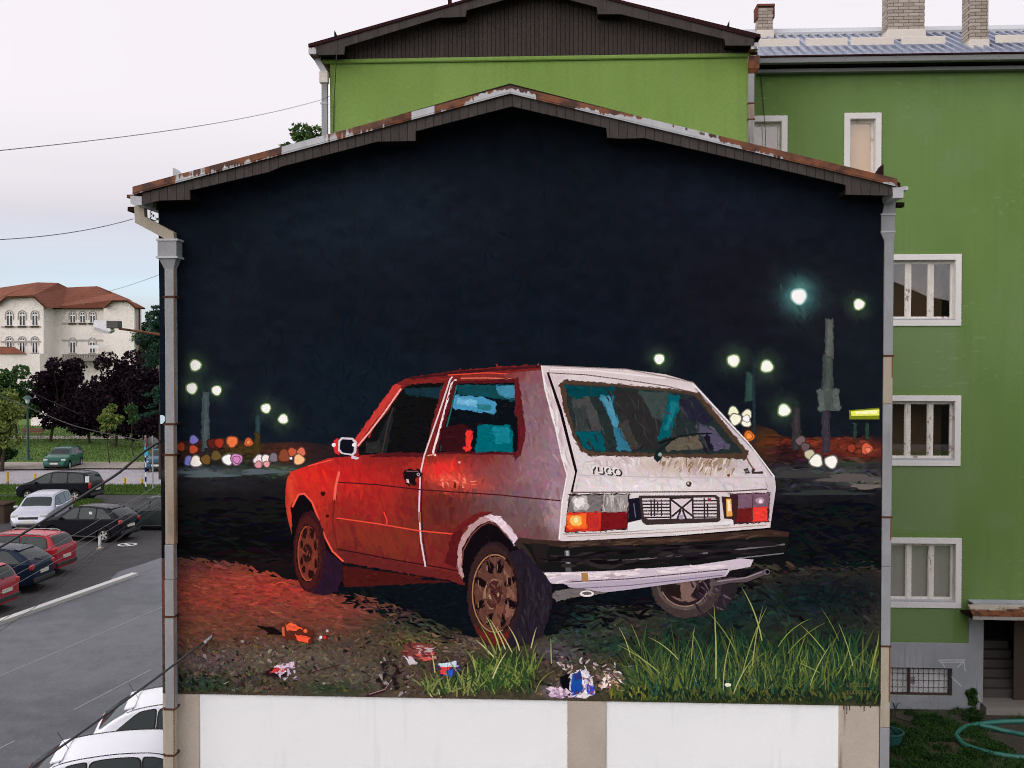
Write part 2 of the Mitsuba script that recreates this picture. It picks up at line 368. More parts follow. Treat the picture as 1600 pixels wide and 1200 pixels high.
# a wooded rise far behind the viewer (seen only in the window panes)
xs, ys = np.meshgrid(np.linspace(-160, 260, 120), np.linspace(-190, -70, 30))
zz = np.clip((-70 - ys) / 60, 0, 1) ** 0.7 * (15.4 + 2.6 * np.sin(xs / 8.0 + 2.2) + 1.2 * np.sin(xs / 3.1) + 2.0 * meshkit.fbm(np.stack([xs / 5, ys / 5, xs * 0], -1), 3, 5)) - 0.3
ii = np.arange(29 * 120).reshape(29, 120)[:, :-1].ravel()
struct('hill', trimesh.Trimesh(np.stack([xs, ys, zz], -1).reshape(-1, 3), np.vstack([np.column_stack([ii, ii + 1, ii + 121]), np.column_stack([ii, ii + 121, ii + 120])]), process=False), 'hill_dark', True)

xs, ys = np.meshgrid(np.linspace(-700, 700, 140), np.linspace(380, 520, 10))
zz = np.sin(np.clip((ys - 380) / 140, 0, 1) * math.pi / 2) * (13 + 8 * meshkit.fbm(np.stack([xs / 60, ys / 90, xs * 0], -1), 4, 11)) - 0.3
ii = np.arange(9 * 140).reshape(9, 140)[:, :-1].ravel()
struct('hill', trimesh.Trimesh(np.stack([xs, ys, zz], -1).reshape(-1, 3), np.vstack([np.column_stack([ii, ii + 1, ii + 141]), np.column_stack([ii, ii + 141, ii + 140])]), process=False), 'leaf_far', True)

# ------------------------------------------------------------------ the mural building
MB = thing('mural_building', 'gabled end building with a huge painted mural of a small red and white car, rusty roof edge and white base', 'building')
HM = np.array([0.007507858511992225, 4.3729981029237585e-07, -6.03591825382924, 0.0002644922120062587, -0.007614426615470095, 12.074320330741912, 3.348002683623534e-05, -1.5153242421529737e-05, 1.0]).reshape(3, 3)


def wxz(x, y):
    """Mural design units (1600 x 1200 sheet) -> metres on the wall (x, z)."""
    q = np.stack([np.asarray(x, float), np.asarray(y, float), np.ones_like(np.asarray(x, float))], -1) @ HM.T
    return q[..., :2] / q[..., 2:]


HALF, ZB = 4.16, 3.924
RX, SL = -0.03, 0.266


def roofz(x, top=10.9): return top - SL * abs(x - RX)


gable = Polygon([(-HALF, ZB), (HALF, ZB), (HALF, roofz(HALF, 10.72)), (RX, 10.72), (-HALF, roofz(-HALF, 10.72))])
part(MB, 'wall', cat_([wallx(gable, 0.0, 0.3), box(-HALF, -HALF + 0.3, 0.3, 9.0, 0, 9.55), box(HALF - 0.3, HALF, 0.3, 9.0, 0, 9.55)]), 'dark_side_wall')
px2 = lambda x, y=1120: float(wxz(x, y)[0])
pil = [(-HALF, px2(311)), (px2(887), px2(947)), (px2(1311), HALF)]
for a, b in pil: part(MB, 'pilaster', box(a, b, -0.004, 0.3, 0, ZB - 0.004, 0.004), 'pilaster_render')
for a, b in ((pil[0][1], pil[1][0]), (pil[1][1], pil[2][0])): part(MB, 'white_panel', box(a + 0.003, b - 0.003, 0.012, 0.3, 0, ZB - 0.006), 'white_render')
# roof slabs and soffit
rp = Polygon([(-4.31, roofz(-4.31, 10.93)), (RX, 10.93), (4.235, roofz(4.235, 10.93)), (4.235, roofz(4.235, 10.80)), (RX, 10.80), (-4.31, roofz(-4.31, 10.80))])
part(MB, 'roof', wallx(rp, -0.36, 8.98), 'dark_board')


def strips(poly, y0, y1, step, gap, x0):
    out = []
    a, _, b, _ = poly.bounds; k = math.floor((a - x0) / step)
    while x0 + k * step < b:
        g = poly.intersection(sbox(x0 + k * step + gap / 2, -99, x0 + (k + 1) * step - gap / 2, 99))
        if g.area > 3e-4:
            out.append((k, wallx(g, y0, y1)))
        k += 1
    return out


FY = -0.40


def gpoly(pix, y): return Polygon([(at(a, b, 1, y)[0], at(a, b, 1, y)[2]) for a, b in pix])


fas = gpoly([(222, 302), (420, 247), (649, 181), (799, 145), (960, 178), (1200, 240), (1398, 290), (1395, 305.5), (1322, 304), (1322, 289), (1200, 260), (1007, 215.5), (970, 216.5), (949, 215), (947.5, 200), (800, 166), (649, 205), (649, 220), (590, 221), (440, 260), (420, 268.5), (307, 295), (296.5, 297), (296.5, 312), (250, 313), (222, 320)], FY).buffer(0)
for k, m in strips(fas, FY, FY + 0.028, 0.0975, 0.005, 0.0): part(MB, 'fascia_board', m, 'fascia_wood')
part(MB, 'fascia_backing', wallx(fas.buffer(-0.012), FY + 0.03, FY + 0.05), 'dark_board')
for (xa, xb, yb) in ((225, 296, 311), (592, 648.5, 219), (948, 1005, 214.5), (1322.5, 1394, 303)):
    P, Q = at(xa, yb, 1, FY), at(xb, yb, 1, FY); z1 = roofz((P[0] + Q[0]) / 2, 10.78)
    part(MB, 'purlin', box(P[0] + 0.01, Q[0] - 0.01, FY + 0.055, -0.002, P[2] + 0.01, z1), 'dark_board')


def flash(xa, xb, mat, lift):
    """One sheet of the roof edge capping between two sightings along the verge."""
    def top(x): return (133 + (797 - x) * 0.2683) if x < 797 else (133 + (x - 797) * 0.2407)
    pts = []
    for x in (xa, xb):
        for dy in (0.0, 12.5): pts.append(at(x, top(x) + dy + 0.5, 1, FY - 0.03 - lift))
    a, b, c, d = pts
    front = Polygon([(a[0], a[2]), (c[0], c[2]), (d[0], d[2]), (b[0], b[2])])
    m = [wallx(front, FY - 0.034 - lift, FY - 0.03 - lift)]
    cap = Polygon([(a[0], a[2]), (c[0], c[2]), (c[0], c[2] - 0.006), (a[0], a[2] - 0.006)])
    m.append(wallx(cap, FY - 0.0295 - lift, -0.15))
    lip = Polygon([(b[0], b[2] + 0.022), (d[0], d[2] + 0.022), (d[0], d[2] + 0.016), (b[0], b[2] + 0.016)])
    m.append(wallx(lip, FY - 0.040 - lift, FY - 0.0345 - lift))
    part(MB, 'roof_edge_sheet', cat_(m), mat)


fl = [(207, 300, 'rusty_sheet'), (300, 440, 'rusty_sheet'), (440, 530, 'clean_sheet'), (530, 614, 'clean_sheet'), (614, 643, 'all_rust'), (643, 679, 'clean_sheet'), (679, 740, 'rusty_sheet'), (740, 797, 'mixed_sheet'),
      (797, 838, 'mixed_sheet'), (838, 898, 'rusty_sheet'), (898, 1020, 'mixed_sheet'), (1020, 1146, 'mixed_sheet'), (1146, 1280, 'mixed_sheet'), (1280, 1402, 'mixed_sheet')]
for i, (a, b, m) in enumerate(fl): flash(a + 0.2, b - 0.2, m, 0.003 * (i % 2))
for x0, x1, y0, y1 in ((272, 285, 263, 275), (1366, 1379, 258, 278)):
    A, B, C = at(x0 if x0 < 800 else x1, y0, 1, -0.25), at(x0 if x0 < 800 else x1, y1 + 3, 1, -0.25), at(x1 if x0 < 800 else x0, y1, 1, -0.25)
    part(MB, 'snow_guard', wallx(Polygon([(A[0], A[2]), (B[0], B[2]), (C[0], C[2])]).buffer(0.004), -0.28, -0.12), 'zinc_edge' if x0 < 800 else 'dark_board')
# eaves gutters (box section, running back along both eaves) and the two downpipes
for s, pix, lip in ((-1, [(203, 305), (221, 306.5), (221, 320), (212, 321), (203, 318)], (198, 304, 206, 309)), (1, [(1395, 292), (1413, 292), (1412, 309), (1396, 309)], (1411, 291, 1419, 297))):
    g = gpoly(pix, FY - 0.02); inner = g.buffer(-0.008)
    part(MB, 'gutter', cat_([wallx(g.difference(inner), FY + 0.02, 8.9), wallx(g.buffer(-0.001), FY - 0.01, FY + 0.019)]), 'clean_sheet' if s > 0 else 'mixed_sheet')
    P, Q = at(lip[0], lip[1], 1, FY), at(lip[2], lip[3], 1, FY)
    part(MB, 'gutter_lip', box(P[0], Q[0], FY, 8.9, Q[2], P[2]), 'clean_sheet' if s > 0 else 'all_rust')


def w2(x, y, Y): return at(x, y, 1, Y)


DY = -0.12
dp = f'{MB}__downpipe'
part(MB, 'downpipe', square_pipe([w2(219.5, 322, DY), w2(221, 344, DY), w2(266, 368, DY), w2(266.5, 378, DY)], 0.115, 0.10), 'pipe_stained', label='left grey downpipe with an offset elbow, a hopper and rusty straps')
NUM[dp] = 1
hop = lambda x0, x1, y0, y1, Y, d, n, t=0.0: box(w2(x0, y0, Y)[0], w2(x1, y0, Y)[0], Y - d, Y + d, w2(x0, y1, Y)[2], w2(x0, y0, Y)[2])
part(dp, 'hopper', hop(251, 280, 378, 403, DY, 0.095, 0), 'pipe_zinc')
for y in (376, 403): part(dp, 'flange', hop(249, 282.5, y - 1.6, y + 1.6, DY, 0.108, 0), 'zinc_edge')
A, B = w2(265.5, 404.5, DY), w2(266.5, 420, DY)
part(dp, 'taper', trimesh.convex.convex_hull(np.array([(A[0] + sx * 0.1, DY + sy * 0.088, A[2]) for sx in (-1, 1) for sy in (-1, 1)] + [(B[0] + sx * 0.056, DY + sy * 0.052, B[2]) for sx in (-1, 1) for sy in (-1, 1)])), 'pipe_zinc')
cuts = [418, 464, 662, 710, 850, 905, 962, 1106, 1178, 1330]
for i, (a, b) in enumerate(zip(cuts, cuts[1:])):
    P, Q = w2(267, a, DY), w2(268, b, DY)
    part(dp, 'pipe_section', box(P[0] - 0.056, P[0] + 0.056, DY - 0.05, DY + 0.05, Q[2] + 0.002, P[2] - 0.002, 0.006), ['pipe_zinc', 'pipe_zinc', 'pipe_zinc', 'pipe_stained', 'pipe_zinc', 'pipe_zinc', 'pipe_zinc', 'pipe_stained', 'pipe_stained'][i])
    if i in (1, 2, 3, 6, 7, 8):
        part(dp, 'strap', cat_([box(P[0] - 0.064, P[0] + 0.064, DY - 0.058, -0.003, P[2] - 0.012, P[2] + 0.010), box(P[0] - 0.09, P[0] - 0.06, DY - 0.03, DY + 0.0, P[2] - 0.008, P[2] + 0.006)]), 'rust_band')
    part(dp, 'rust_seam', box(P[0] + 0.047, P[0] + 0.0575, DY - 0.0512, DY - 0.046, Q[2] + 0.004, P[2] - 0.004), 'rust_line')
DX, DY2 = 4.218, 0.02
dq = f'{MB}__downpipe_001'
part(MB, 'downpipe', trimesh.convex.convex_hull(np.array([(w2(x, y, DY2)[0], DY2 + s * 0.05, w2(x, y, DY2)[2]) for x, y in ((1382, 312), (1398, 312), (1377, 336), (1397, 336)) for s in (-1, 1)])), 'pipe_zinc', label='right straight grey downpipe at the wall corner')
NUM[dp] = 2
part(dq, 'hopper', hop(1375.5, 1396, 337.5, 362, DY2, 0.06, 0), 'pipe_zinc')
for y in (336, 363): part(dq, 'flange', hop(1374.8, 1397, y - 1.2, y + 1.2, DY2, 0.068, 0), 'zinc_edge')
A, B = w2(1385.5, 364, DY2), w2(1381, 378, DY2)
part(dq, 'taper', trimesh.convex.convex_hull(np.array([(A[0] + sx * 0.078, DY2 + sy * 0.06, A[2]) for sx in (-1, 1) for sy in (-1, 1)] + [(DX + sx * 0.05, DY2 + sy * 0.05, B[2]) for sx in (-1, 1) for sy in (-1, 1)])), 'pipe_zinc')
cuts = [377, 556, 631, 807, 884, 1008, 1135, 1330]
for i, (a, b) in enumerate(zip(cuts, cuts[1:])):
    z1, z0 = w2(1381, a, DY2)[2], w2(1381, b, DY2)[2]
    part(dq, 'pipe_section', box(DX - 0.05, DX + 0.05, DY2 - 0.05, DY2 + 0.05, z0 + 0.002, z1 - 0.002, 0.005), ['pipe_zinc', 'pipe_stained', 'pipe_zinc', 'pipe_zinc', 'pipe_zinc', 'pipe_stained', 'pipe_zinc'][i])
    if i in (1, 3, 5): part(dq, 'strap', box(DX - 0.056, DX + 0.060, DY2 - 0.057, DY2 + 0.05, z1 - 0.010, z1 + 0.010), 'rust_band')
    if i in (1, 3, 5): part(dq, 'rust_seam', box(DX + 0.034, DX + 0.051, DY2 - 0.0512, DY2 - 0.046, z0 + 0.3, z1 - 0.012), 'rust_line')
part(MB, 'bracket', box(w2(1399, 318, 0.05)[0], w2(1411, 318, 0.05)[0], 0.0, 0.1, w2(1400, 324, 0.05)[2], w2(1400, 317, 0.05)[2]), 'dark_board')
part(MB, 'bracket', box(w2(202, 325, -0.1)[0], w2(213, 325, -0.1)[0], -0.15, 0.1, w2(205, 331, -0.1)[2], w2(205, 324, -0.1)[2]), 'dark_board')

# ------------------------------------------------------------------ the green building behind (gable block and long wing)
GB = thing('green_building', 'green rendered apartment building with a brown boarded gable and a long wing under a zinc roof', 'building')
GY, WY = 9.0, 10.3
gz = at(838, 91, 1, GY)[2]
part(GB, 'gable_wall', box(-4.15, 4.08, GY, GY + 0.3, 0, gz), 'gable_stucco')
part(GB, 'side_wall', box(-4.15, -3.85, GY + 0.301, GY + 14, 0, gz), 'gable_stucco')
part(GB, 'side_wall', box(3.78, 4.08, GY + 0.301, WY - 0.001, 0, gz), 'wing_stucco')
part(GB, 'cornice', box(-4.38, 4.12, GY - 0.06, GY + 0.02, gz - 0.055, gz + 0.03, 0.02), 'gable_stucco')
RT = 15.17
def rz2(x): return RT - 0.262 * abs(x + 0.055)
tri = Polygon([(-4.35, gz + 0.032), (4.1, gz + 0.032), (4.1, rz2(4.1) - 0.1), (-0.055, RT - 0.1), (-4.35, rz2(-4.35) - 0.1)])
part(GB, 'gable_backing', wallx(tri, GY + 0.02, GY + 0.1), 'dark_board')
part(GB, 'gable_cladding', cat_([m for _, m in strips(tri, GY - 0.012, GY + 0.012, 0.085, 0.010, 0.0)]), 'cladding_wood', kind='stuff')
F2 = GY - 0.4
fas2 = gpoly([(490, 71), (729, 0.5), (838, -30), (955, 0.5), (1179, 58), (1178, 71), (1134, 71), (1132, 61), (970, 22), (934, 22), (932.5, 11), (838, -14), (729, 16), (727.5, 26), (686, 27.5), (539, 72.5), (537.5, 85), (497.5, 86)], F2).buffer(0)
for k, m in strips(fas2, F2, F2 + 0.03, 0.40, 0.004, 0.1): part(GB, 'fascia_board', m, 'fascia_wood')
part(GB, 'fascia_backing', wallx(fas2.buffer(-0.012), F2 + 0.032, F2 + 0.05), 'dark_board')
rp2 = Polygon([(-4.5, rz2(-4.5) + 0.0), (-0.055, RT + 0.0), (4.24, rz2(4.24) + 0.0), (4.24, rz2(4.24) - 0.06), (-0.055, RT - 0.06), (-4.5, rz2(-4.5) - 0.06)])
part(GB, 'gable_roof', wallx(rp2, F2 + 0.052, GY + 14), 'dark_red_edge')
for xa, xb, xm in ((489, 838, -1), (838, 1181, 1)):
    t = lambda x: (71 - (x - 490) * 0.295) if x < 838 else (-31 + (x - 838) * 0.262)
    a, b = at(xa, t(xa) - 1.2, 1, F2 - 0.02), at(xb, t(xb) - 1.2, 1, F2 - 0.02)
    part(GB, 'roof_edge_strip', wallx(Polygon([(a[0], a[2]), (b[0], b[2]), (b[0], b[2] - 0.028), (a[0], a[2] - 0.028)]), F2 - 0.03, F2 - 0.002), 'dark_red_edge')
for (xa, xb, yb, yt) in ((499, 536, 84, 66), (688, 726.5, 26, 10), (934.5, 970, 21.5, 5), (1135, 1176, 70, 55)):
    P, Q = at(xa, yb, 1, F2), at(xb, yt, 1, F2)
    part(GB, 'purlin', box(P[0], Q[0], F2 + 0.052, GY - 0.013, P[2] + 0.01, Q[2]), 'dark_board')
for x, y in ((523, 62), (1139, 47)):
    P = at(x, y, 1, F2 + 0.1); s = 1 if x < 800 else -1
    part(GB, 'snow_guard', wallx(Polygon([(P[0], P[2] + 0.17), (P[0] + s * 0.10, P[2] - 0.06), (P[0], P[2] - 0.06)]), F2 + 0.05, F2 + 0.2), 'black')
P = at(703, 0, 1, GY + 1)
part(GB, 'vent_pipe', tube([(P[0], P[1], P[2] - 0.3), (P[0], P[1], P[2] + 0.4)], 0.04, 8), 'dark_red_edge')
# gable block gutters, hoppers and downpipes
P, Q = at(482, 72, 1, F2), at(494, 84, 1, F2)
part(GB, 'gutter', cat_([box(P[0], Q[0], F2, GY + 14, Q[2], P[2] - 0.02)]), 'mixed_sheet')
P, Q = at(1174, 66, 1, F2), at(1185, 76, 1, F2)
part(GB, 'gutter', box(P[0], Q[0], F2 + 0.02, GY + 1.2, Q[2], P[2]), 'clean_sheet')
dg = f'{GB}__downpipe'
pz = lambda x, y, Y=GY - 0.05: at(x, y, 1, Y)
part(GB, 'downpipe', square_pipe([pz(497, 84), pz(497, 96), pz(507, 112), pz(507, 120)], 0.11, 0.09), 'zinc_edge', label='grey downpipe on the left corner of the green gable')
NUM[dg] = 1
P, Q = pz(500, 113), pz(513, 130)
part(dg, 'hopper', box(P[0], Q[0], GY - 0.13, GY + 0.03, Q[2], P[2]), 'cream_strip')
P, Q = pz(507.5, 130), pz(507.5, 330)
part(dg, 'pipe_section', box(P[0] - 0.055, P[0] + 0.055, GY - 0.10, GY - 0.005, Q[2], P[2]), 'pipe_zinc')
P = pz(507, 162); part(dg, 'strap', box(P[0] - 0.07, P[0] + 0.07, GY - 0.11, GY - 0.003, P[2] - 0.015, P[2] + 0.015), 'zinc_edge')
part(GB, 'downpipe', square_pipe([pz(1178, 82), pz(1178, 90)], 0.13, 0.1), 'dark_board', label='rust stained downpipe at the inner corner of the green gable')
NUM[dg] = 2
P, Q = pz(1169, 88), pz(1185.5, 109); dh = f'{GB}__downpipe_001'
part(dh, 'hopper', box(P[0], Q[0], GY - 0.15, GY + 0.03, Q[2], P[2], 0.01), 'hopper_rust')
A, B = pz(1177.5, 109), pz(1173.5, 116)
part(dh, 'taper', trimesh.convex.convex_hull(np.array([(A[0] + sx * 0.09, GY - 0.06 + sy * 0.08, A[2]) for sx in (-1, 1) for sy in (-1, 1)] + [(B[0] + sx * 0.055, GY - 0.055 + sy * 0.045, B[2]) for sx in (-1, 1) for sy in (-1, 1)])), 'mixed_sheet')
for a, b, m in ((115, 162, 'pipe_zinc'), (162, 187, 'pipe_stained'), (187, 300, 'pipe_zinc')):
    P, Q = pz(1173.5, a), pz(1173.5, b)
    part(dh, 'pipe_section', box(P[0] - 0.055, P[0] + 0.055, GY - 0.10, GY - 0.005, Q[2] + 0.002, P[2] - 0.002), m)
    if a > 120: part(dh, 'strap', box(P[0] - 0.065, P[0] + 0.065, GY - 0.11, GY - 0.003, P[2] - 0.012, P[2] + 0.012), 'rust_band')

# the wing: wall with real openings
WG = f'{GB}__wing'
wins = []   # outer surround (x0, x1, z0, z1) and kind
for (xa, ya, xb, yb, kind) in ((1385, 397.5, 1501, 509, 'wide_sky'), (1385, 617.5, 1500, 728, 'wide_dark'), (1385, 839.5, 1501, 950, 'wide_curtain'), (1319, 177, 1376, 292, 'narrow'), (1166, 181.5, 1229.5, 296, 'narrow_dark')):
    a, b = at(xa, ya, 1, WY), at(xb, yb, 1, WY)
    x0 = a[0]
    if kind.startswith('wide'): x0 = b[0] - 2.05
    wins.append((x0, b[0], b[2], a[2], kind))
EZ = 13.98
wall = sbox(4.081, 0.4, 30, EZ)
FR = 0.118
for x0, x1, z0, z1, k in wins: wall = wall.difference(sbox(x0 + FR, z0 + FR, x1 - FR, z1 - FR))
bw = (at(1372, 1042, 1, WY), at(1487, 1087, 1, WY))
wall = wall.difference(sbox(bw[0][0], bw[1][2], bw[1][0], bw[0][2]))
dr0, dr1 = at(1534, 968, 1, WY), at(1600, 1097, 1, WY)
wall = wall.difference(sbox(dr0[0], 0.55, dr1[0] + 0.25, dr0[2]))
part(GB, 'wing_wall', wallx(wall, WY, WY + 0.32), 'wing_stucco')
pl = sbox(4.5, 0.4, at(1513, 1004, 1, WY)[0], 1.985).union(sbox(at(1513, 1004, 1, WY)[0], 0.4, 14, at(1513, 950, 1, WY)[2]))
pl = pl.difference(sbox(bw[0][0], bw[1][2], bw[1][0], bw[0][2])).difference(sbox(dr0[0], 0.3, dr1[0] + 0.25, dr0[2]))
part(GB, 'plinth', wallx(pl, WY - 0.022, WY - 0.0), 'grey_plinth')
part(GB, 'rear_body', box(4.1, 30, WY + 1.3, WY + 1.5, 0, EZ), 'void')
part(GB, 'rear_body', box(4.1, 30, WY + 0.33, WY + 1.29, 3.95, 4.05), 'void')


def window(x0, x1, z0, z1, kind):
    w = part(GB, 'window', wallx(sbox(x0, z0, x1, z1).difference(sbox(x0 + FR, z0 + FR, x1 - FR, z1 - FR)), WY - 0.03, WY - 0.001), 'white_trim')
    u0, u1, v0, v1 = x0 + FR, x1 - FR, z0 + FR, z1 - FR
    wide = kind.startswith('wide'); fy = WY + 0.13
    part(w, 'reveal', wallx(sbox(u0 - 0.02, v0 - 0.02, u1 + 0.02, v1 + 0.02).difference(sbox(u0 + 0.004, v0 + 0.004, u1 - 0.004, v1 - 0.004)), WY + 0.001, fy - 0.001), 'flaking_paint')
    fr = sbox(u0 + 0.005, v0 + 0.005, u1 - 0.005, v1 - 0.005)
    if wide:
        n = 4; mw = 0.125; edge = 0.055
        pw = (u1 - u0 - 2 * edge - 3 * mw) / 4; openings = []
        for i in range(4):
            a = u0 + edge + i * (pw + mw); openings.append((a, v0 + 0.075, a + pw, v1 - 0.07))
    else:
        openings = [(u0 + 0.05, v0 + 0.07, u1 - 0.05, v1 - 0.06)]
    for o in openings: fr = fr.difference(sbox(*o))
    part(w, 'frame', wallx(fr, fy, fy + 0.05), 'flaking_paint')
    for i, o in enumerate(openings):
        if wide and i < 3:
            part(w, 'mullion', box(o[2] + 0.018, o[2] + 0.062, fy - 0.018, fy - 0.001, o[1] - 0.04, o[3] + 0.03, 0.004), 'flaking_paint')
        part(w, 'pane', box(o[0] - 0.01, o[2] + 0.01, fy + 0.024, fy + 0.0245, o[1] - 0.01, o[3] + 0.01) if False else trimesh.Trimesh(np.array([(o[0] - 0.01, fy + 0.024, o[1] - 0.01), (o[2] + 0.01, fy + 0.024, o[1] - 0.01), (o[2] + 0.01, fy + 0.024, o[3] + 0.01), (o[0] - 0.01, fy + 0.024, o[3] + 0.01)]), np.array([(0, 1, 2), (0, 2, 3)]), process=False), 'pane')
        if kind == 'wide_curtain' or kind.startswith('narrow'):
            n = 40; xs_ = np.linspace(o[0] - 0.012, o[2] + 0.012, n); yy = fy + 0.075 + (0.006 if kind == 'wide_curtain' else 0.0) * np.sin(xs_ * 26)
            v = np.vstack([np.column_stack([xs_, yy, np.full(n, o[1] - 0.02)]), np.column_stack([xs_, yy, np.full(n, o[3] + 0.02)])])
            f = np.vstack([[(j, j + 1, n + j + 1), (j, n + j + 1, n + j)] for j in range(n - 1)])
            part(w, 'curtain' if kind == 'wide_curtain' else 'blind', trimesh.Trimesh(v, f, process=False), 'grey_curtain' if kind == 'wide_curtain' else 'beige_blind' if kind == 'narrow' else 'dim_blind')
    part(w, 'sill', box(u0 + 0.002, u1 - 0.002, WY - 0.012, fy - 0.002, v0 + 0.004, v0 + 0.03), 'zinc_edge')
    part(w, 'dark_room', cat_([box(u0 - 0.03, u1 + 0.03, WY + 0.9, WY + 0.92, v0 - 0.05, v1 + 0.05)]), 'room_brown')
    return w


for a in wins: window(*a)
# basement window with a grille
x0, x1, z0, z1 = bw[0][0], bw[1][0], bw[1][2], bw[0][2]
B = part(GB, 'basement_window', wallx(sbox(x0, z0, x1, z1).difference(sbox(x0 + 0.035, z0 + 0.03, x1 - 0.05, z1 - 0.03)), WY + 0.02, WY + 0.10), 'iron', label='low basement window behind a rusty grille')
part(B, 'pane', box(x0, x1, WY + 0.13, WY + 0.15, z0, z1), 'paper_white')
for k in range(1, 14): part(B, 'bar', box(x0 + k * 0.105 - 0.005, x0 + k * 0.105 + 0.005, WY + 0.05, WY + 0.062, z0 + 0.02, z1 - 0.02), 'iron')
for k in range(1, 4): part(B, 'bar', box(x0 + 0.02, x1 - 0.04, WY + 0.063, WY + 0.073, z0 + k * (z1 - z0) / 4 - 0.005, z0 + k * (z1 - z0) / 4 + 0.005), 'iron')
xm = at(1422, 1060, 1, WY)[0]
part(B, 'centre_post', box(xm - 0.018, xm + 0.018, WY + 0.04, WY + 0.125, z0, z1), 'iron')
part(B, 'grey_patch', box(xm + 0.02, xm + 0.14, WY + 0.12, WY + 0.128, z0 + 0.2, z0 + 0.34), 'grey_curtain')
# entrance: canopy, passage and stairs
c0 = at(1511.5, 936, 1, WY); zc1, zc0 = c0[2], at(1512, 944, 1, WY - .34)[2]
can = part(GB, 'entrance_canopy', box(c0[0], 13, WY - 0.34, WY - 0.023, zc0, zc1), 'grey_plinth', label='entrance canopy with a rusty sheet edge')
e0, e1 = at(1521, 962.5, 1, WY - 0.75), at(1512, 944, 1, WY - 0.34)
part(can, 'rusty_apron', trimesh.Trimesh(np.array([(e1[0], WY - 0.341, zc0 + 0.0), (13, WY - 0.341, zc0 + 0.0), (13, WY - 0.75, e0[2]), (e0[0], WY - 0.75, e0[2]), (e1[0], WY - 0.341, zc0 - 0.03), (13, WY - 0.341, zc0 - 0.03), (13, WY - 0.745, e0[2] - 0.03), (e0[0], WY - 0.745, e0[2] - 0.03)]),
     np.array([(0, 2, 1), (0, 3, 2), (4, 5, 6), (4, 6, 7), (3, 6, 2), (3, 7, 6), (0, 7, 3), (0, 4, 7)]), process=False), 'apron_rust')
part(can, 'edge_trim', box(e0[0] - 0.02, 13, WY - 0.78, WY - 0.752, e0[2] - 0.068, e0[2] - 0.008), 'grey_curtain')
part(can, 'soffit', box(e0[0], 13, WY - 0.74, WY - 0.025, zc0 - 0.22, zc0 - 0.19), 'dark_board')
en = part(GB, 'entrance', cat_([box(dr0[0] - 0.05, dr0[0] - 0.001, WY + 0.321, WY + 1.28, 0.4, 3.2), box(dr1[0] + 0.26, dr1[0] + 0.3, WY + 0.321, WY + 3.0, 0.4, 3.2)]), 'dark_board', label='dark entrance with steps going up inside')
part(en, 'door_post', box(dr0[0] - 0.004, dr0[0] + 0.03, WY - 0.026, WY + 0.3, 0.6, dr0[2]), 'grey_curtain')
part(en, 'side_panel', box(at(1583, 1000, 1, WY + 0.2)[0], at(1600, 1000, 1, WY + 0.2)[0] + 0.5, WY + 0.15, WY + 0.2, 0.6, 3.0), 'stone_brown')
zs = at(1560, 1097, 1, WY)[2]
part(en, 'doorstep', box(dr0[0] - 0.02, 13, WY - 0.35, WY + 0.3, 0.55, zs), 'kerb_grey')
for k in range(6): part(en, 'step', box(dr0[0], dr1[0] + 0.1, WY + 0.34 + k * 0.15, WY + 1.27, zs + k * 0.165 + (0.001 if k else -0.2), zs + (k + 1) * 0.165), 'stair_dark')
for pts in ([(1467, 1031.5), (1508, 1031)], [(1469, 1035), (1506, 1034.5)], [(1468, 1031), (1477, 1043)], [(1507, 1032), (1496, 1043)], [(1506, 1033), (1508, 1048)], [(1487, 1058), (1502, 1072)]):
    q = LineString([(at(x, y, 1, WY - .022)[0], at(x, y, 1, WY - .022)[2]) for x, y in pts]).buffer(.010)
    part(f'{GB}__plinth', 'chalk_mark', wallx(q, WY - .0255, WY - .0225), 'chalk')
# wing eaves: gutter lengths, second moulding, roof with standing seams, snow boards, chimneys
xe0, xe1 = at(1187, 92, 1, WY - 0.45)[0], 30.0
gzt = at(1300, 88.5, 1, WY - 0.45)[2]
bounds = [xe0] + [at(x, 90, 1, WY - 0.45)[0] for x in (1250, 1321, 1402, 1491, 1560)] + [12.2, 14.5, 30]
for a, b in zip(bounds, bounds[1:]):
    part(GB, 'wing_gutter', cat_([box(a + 0.006, b - 0.006, WY - 0.47, WY - 0.32, gzt - 0.115, gzt, 0.01), box(a - 0.012, a + 0.012, WY - 0.476, WY - 0.33, gzt - 0.12, gzt + 0.01)]), 'gutter_paint')
part(GB, 'eaves_edge', box(xe0, 30, WY - 0.50, WY - 0.30, gzt + 0.002, gzt + 0.03), 'dark_red_edge')
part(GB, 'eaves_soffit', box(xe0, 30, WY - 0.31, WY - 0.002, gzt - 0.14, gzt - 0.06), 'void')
part(GB, 'eaves_moulding', box(xe0, 30, WY - 0.20, WY - 0.003, gzt - 0.235, gzt - 0.165), 'gutter_paint')
RS, RR = math.tan(math.radians(24.0)), 2.62
rz0 = gzt + 0.05
def roof_pt(x, r, dz=0.0): return (x, WY - 0.42 + r, rz0 + r * RS + dz)
rs = trimesh.Trimesh(np.array([roof_pt(4.4, 0), roof_pt(30, 0), roof_pt(30, RR), roof_pt(4.4, RR), roof_pt(4.4, 0, -0.06), roof_pt(30, 0, -0.06), (30, WY + 5.2, rz0), (4.4, WY + 5.2, rz0)]),
                     np.array([(0, 1, 2), (0, 2, 3), (4, 1, 0), (4, 5, 1), (3, 2, 6), (3, 6, 7), (0, 3, 7)]), process=False)
part(GB, 'wing_roof', rs, 'roof_zinc')
sx = 4.55
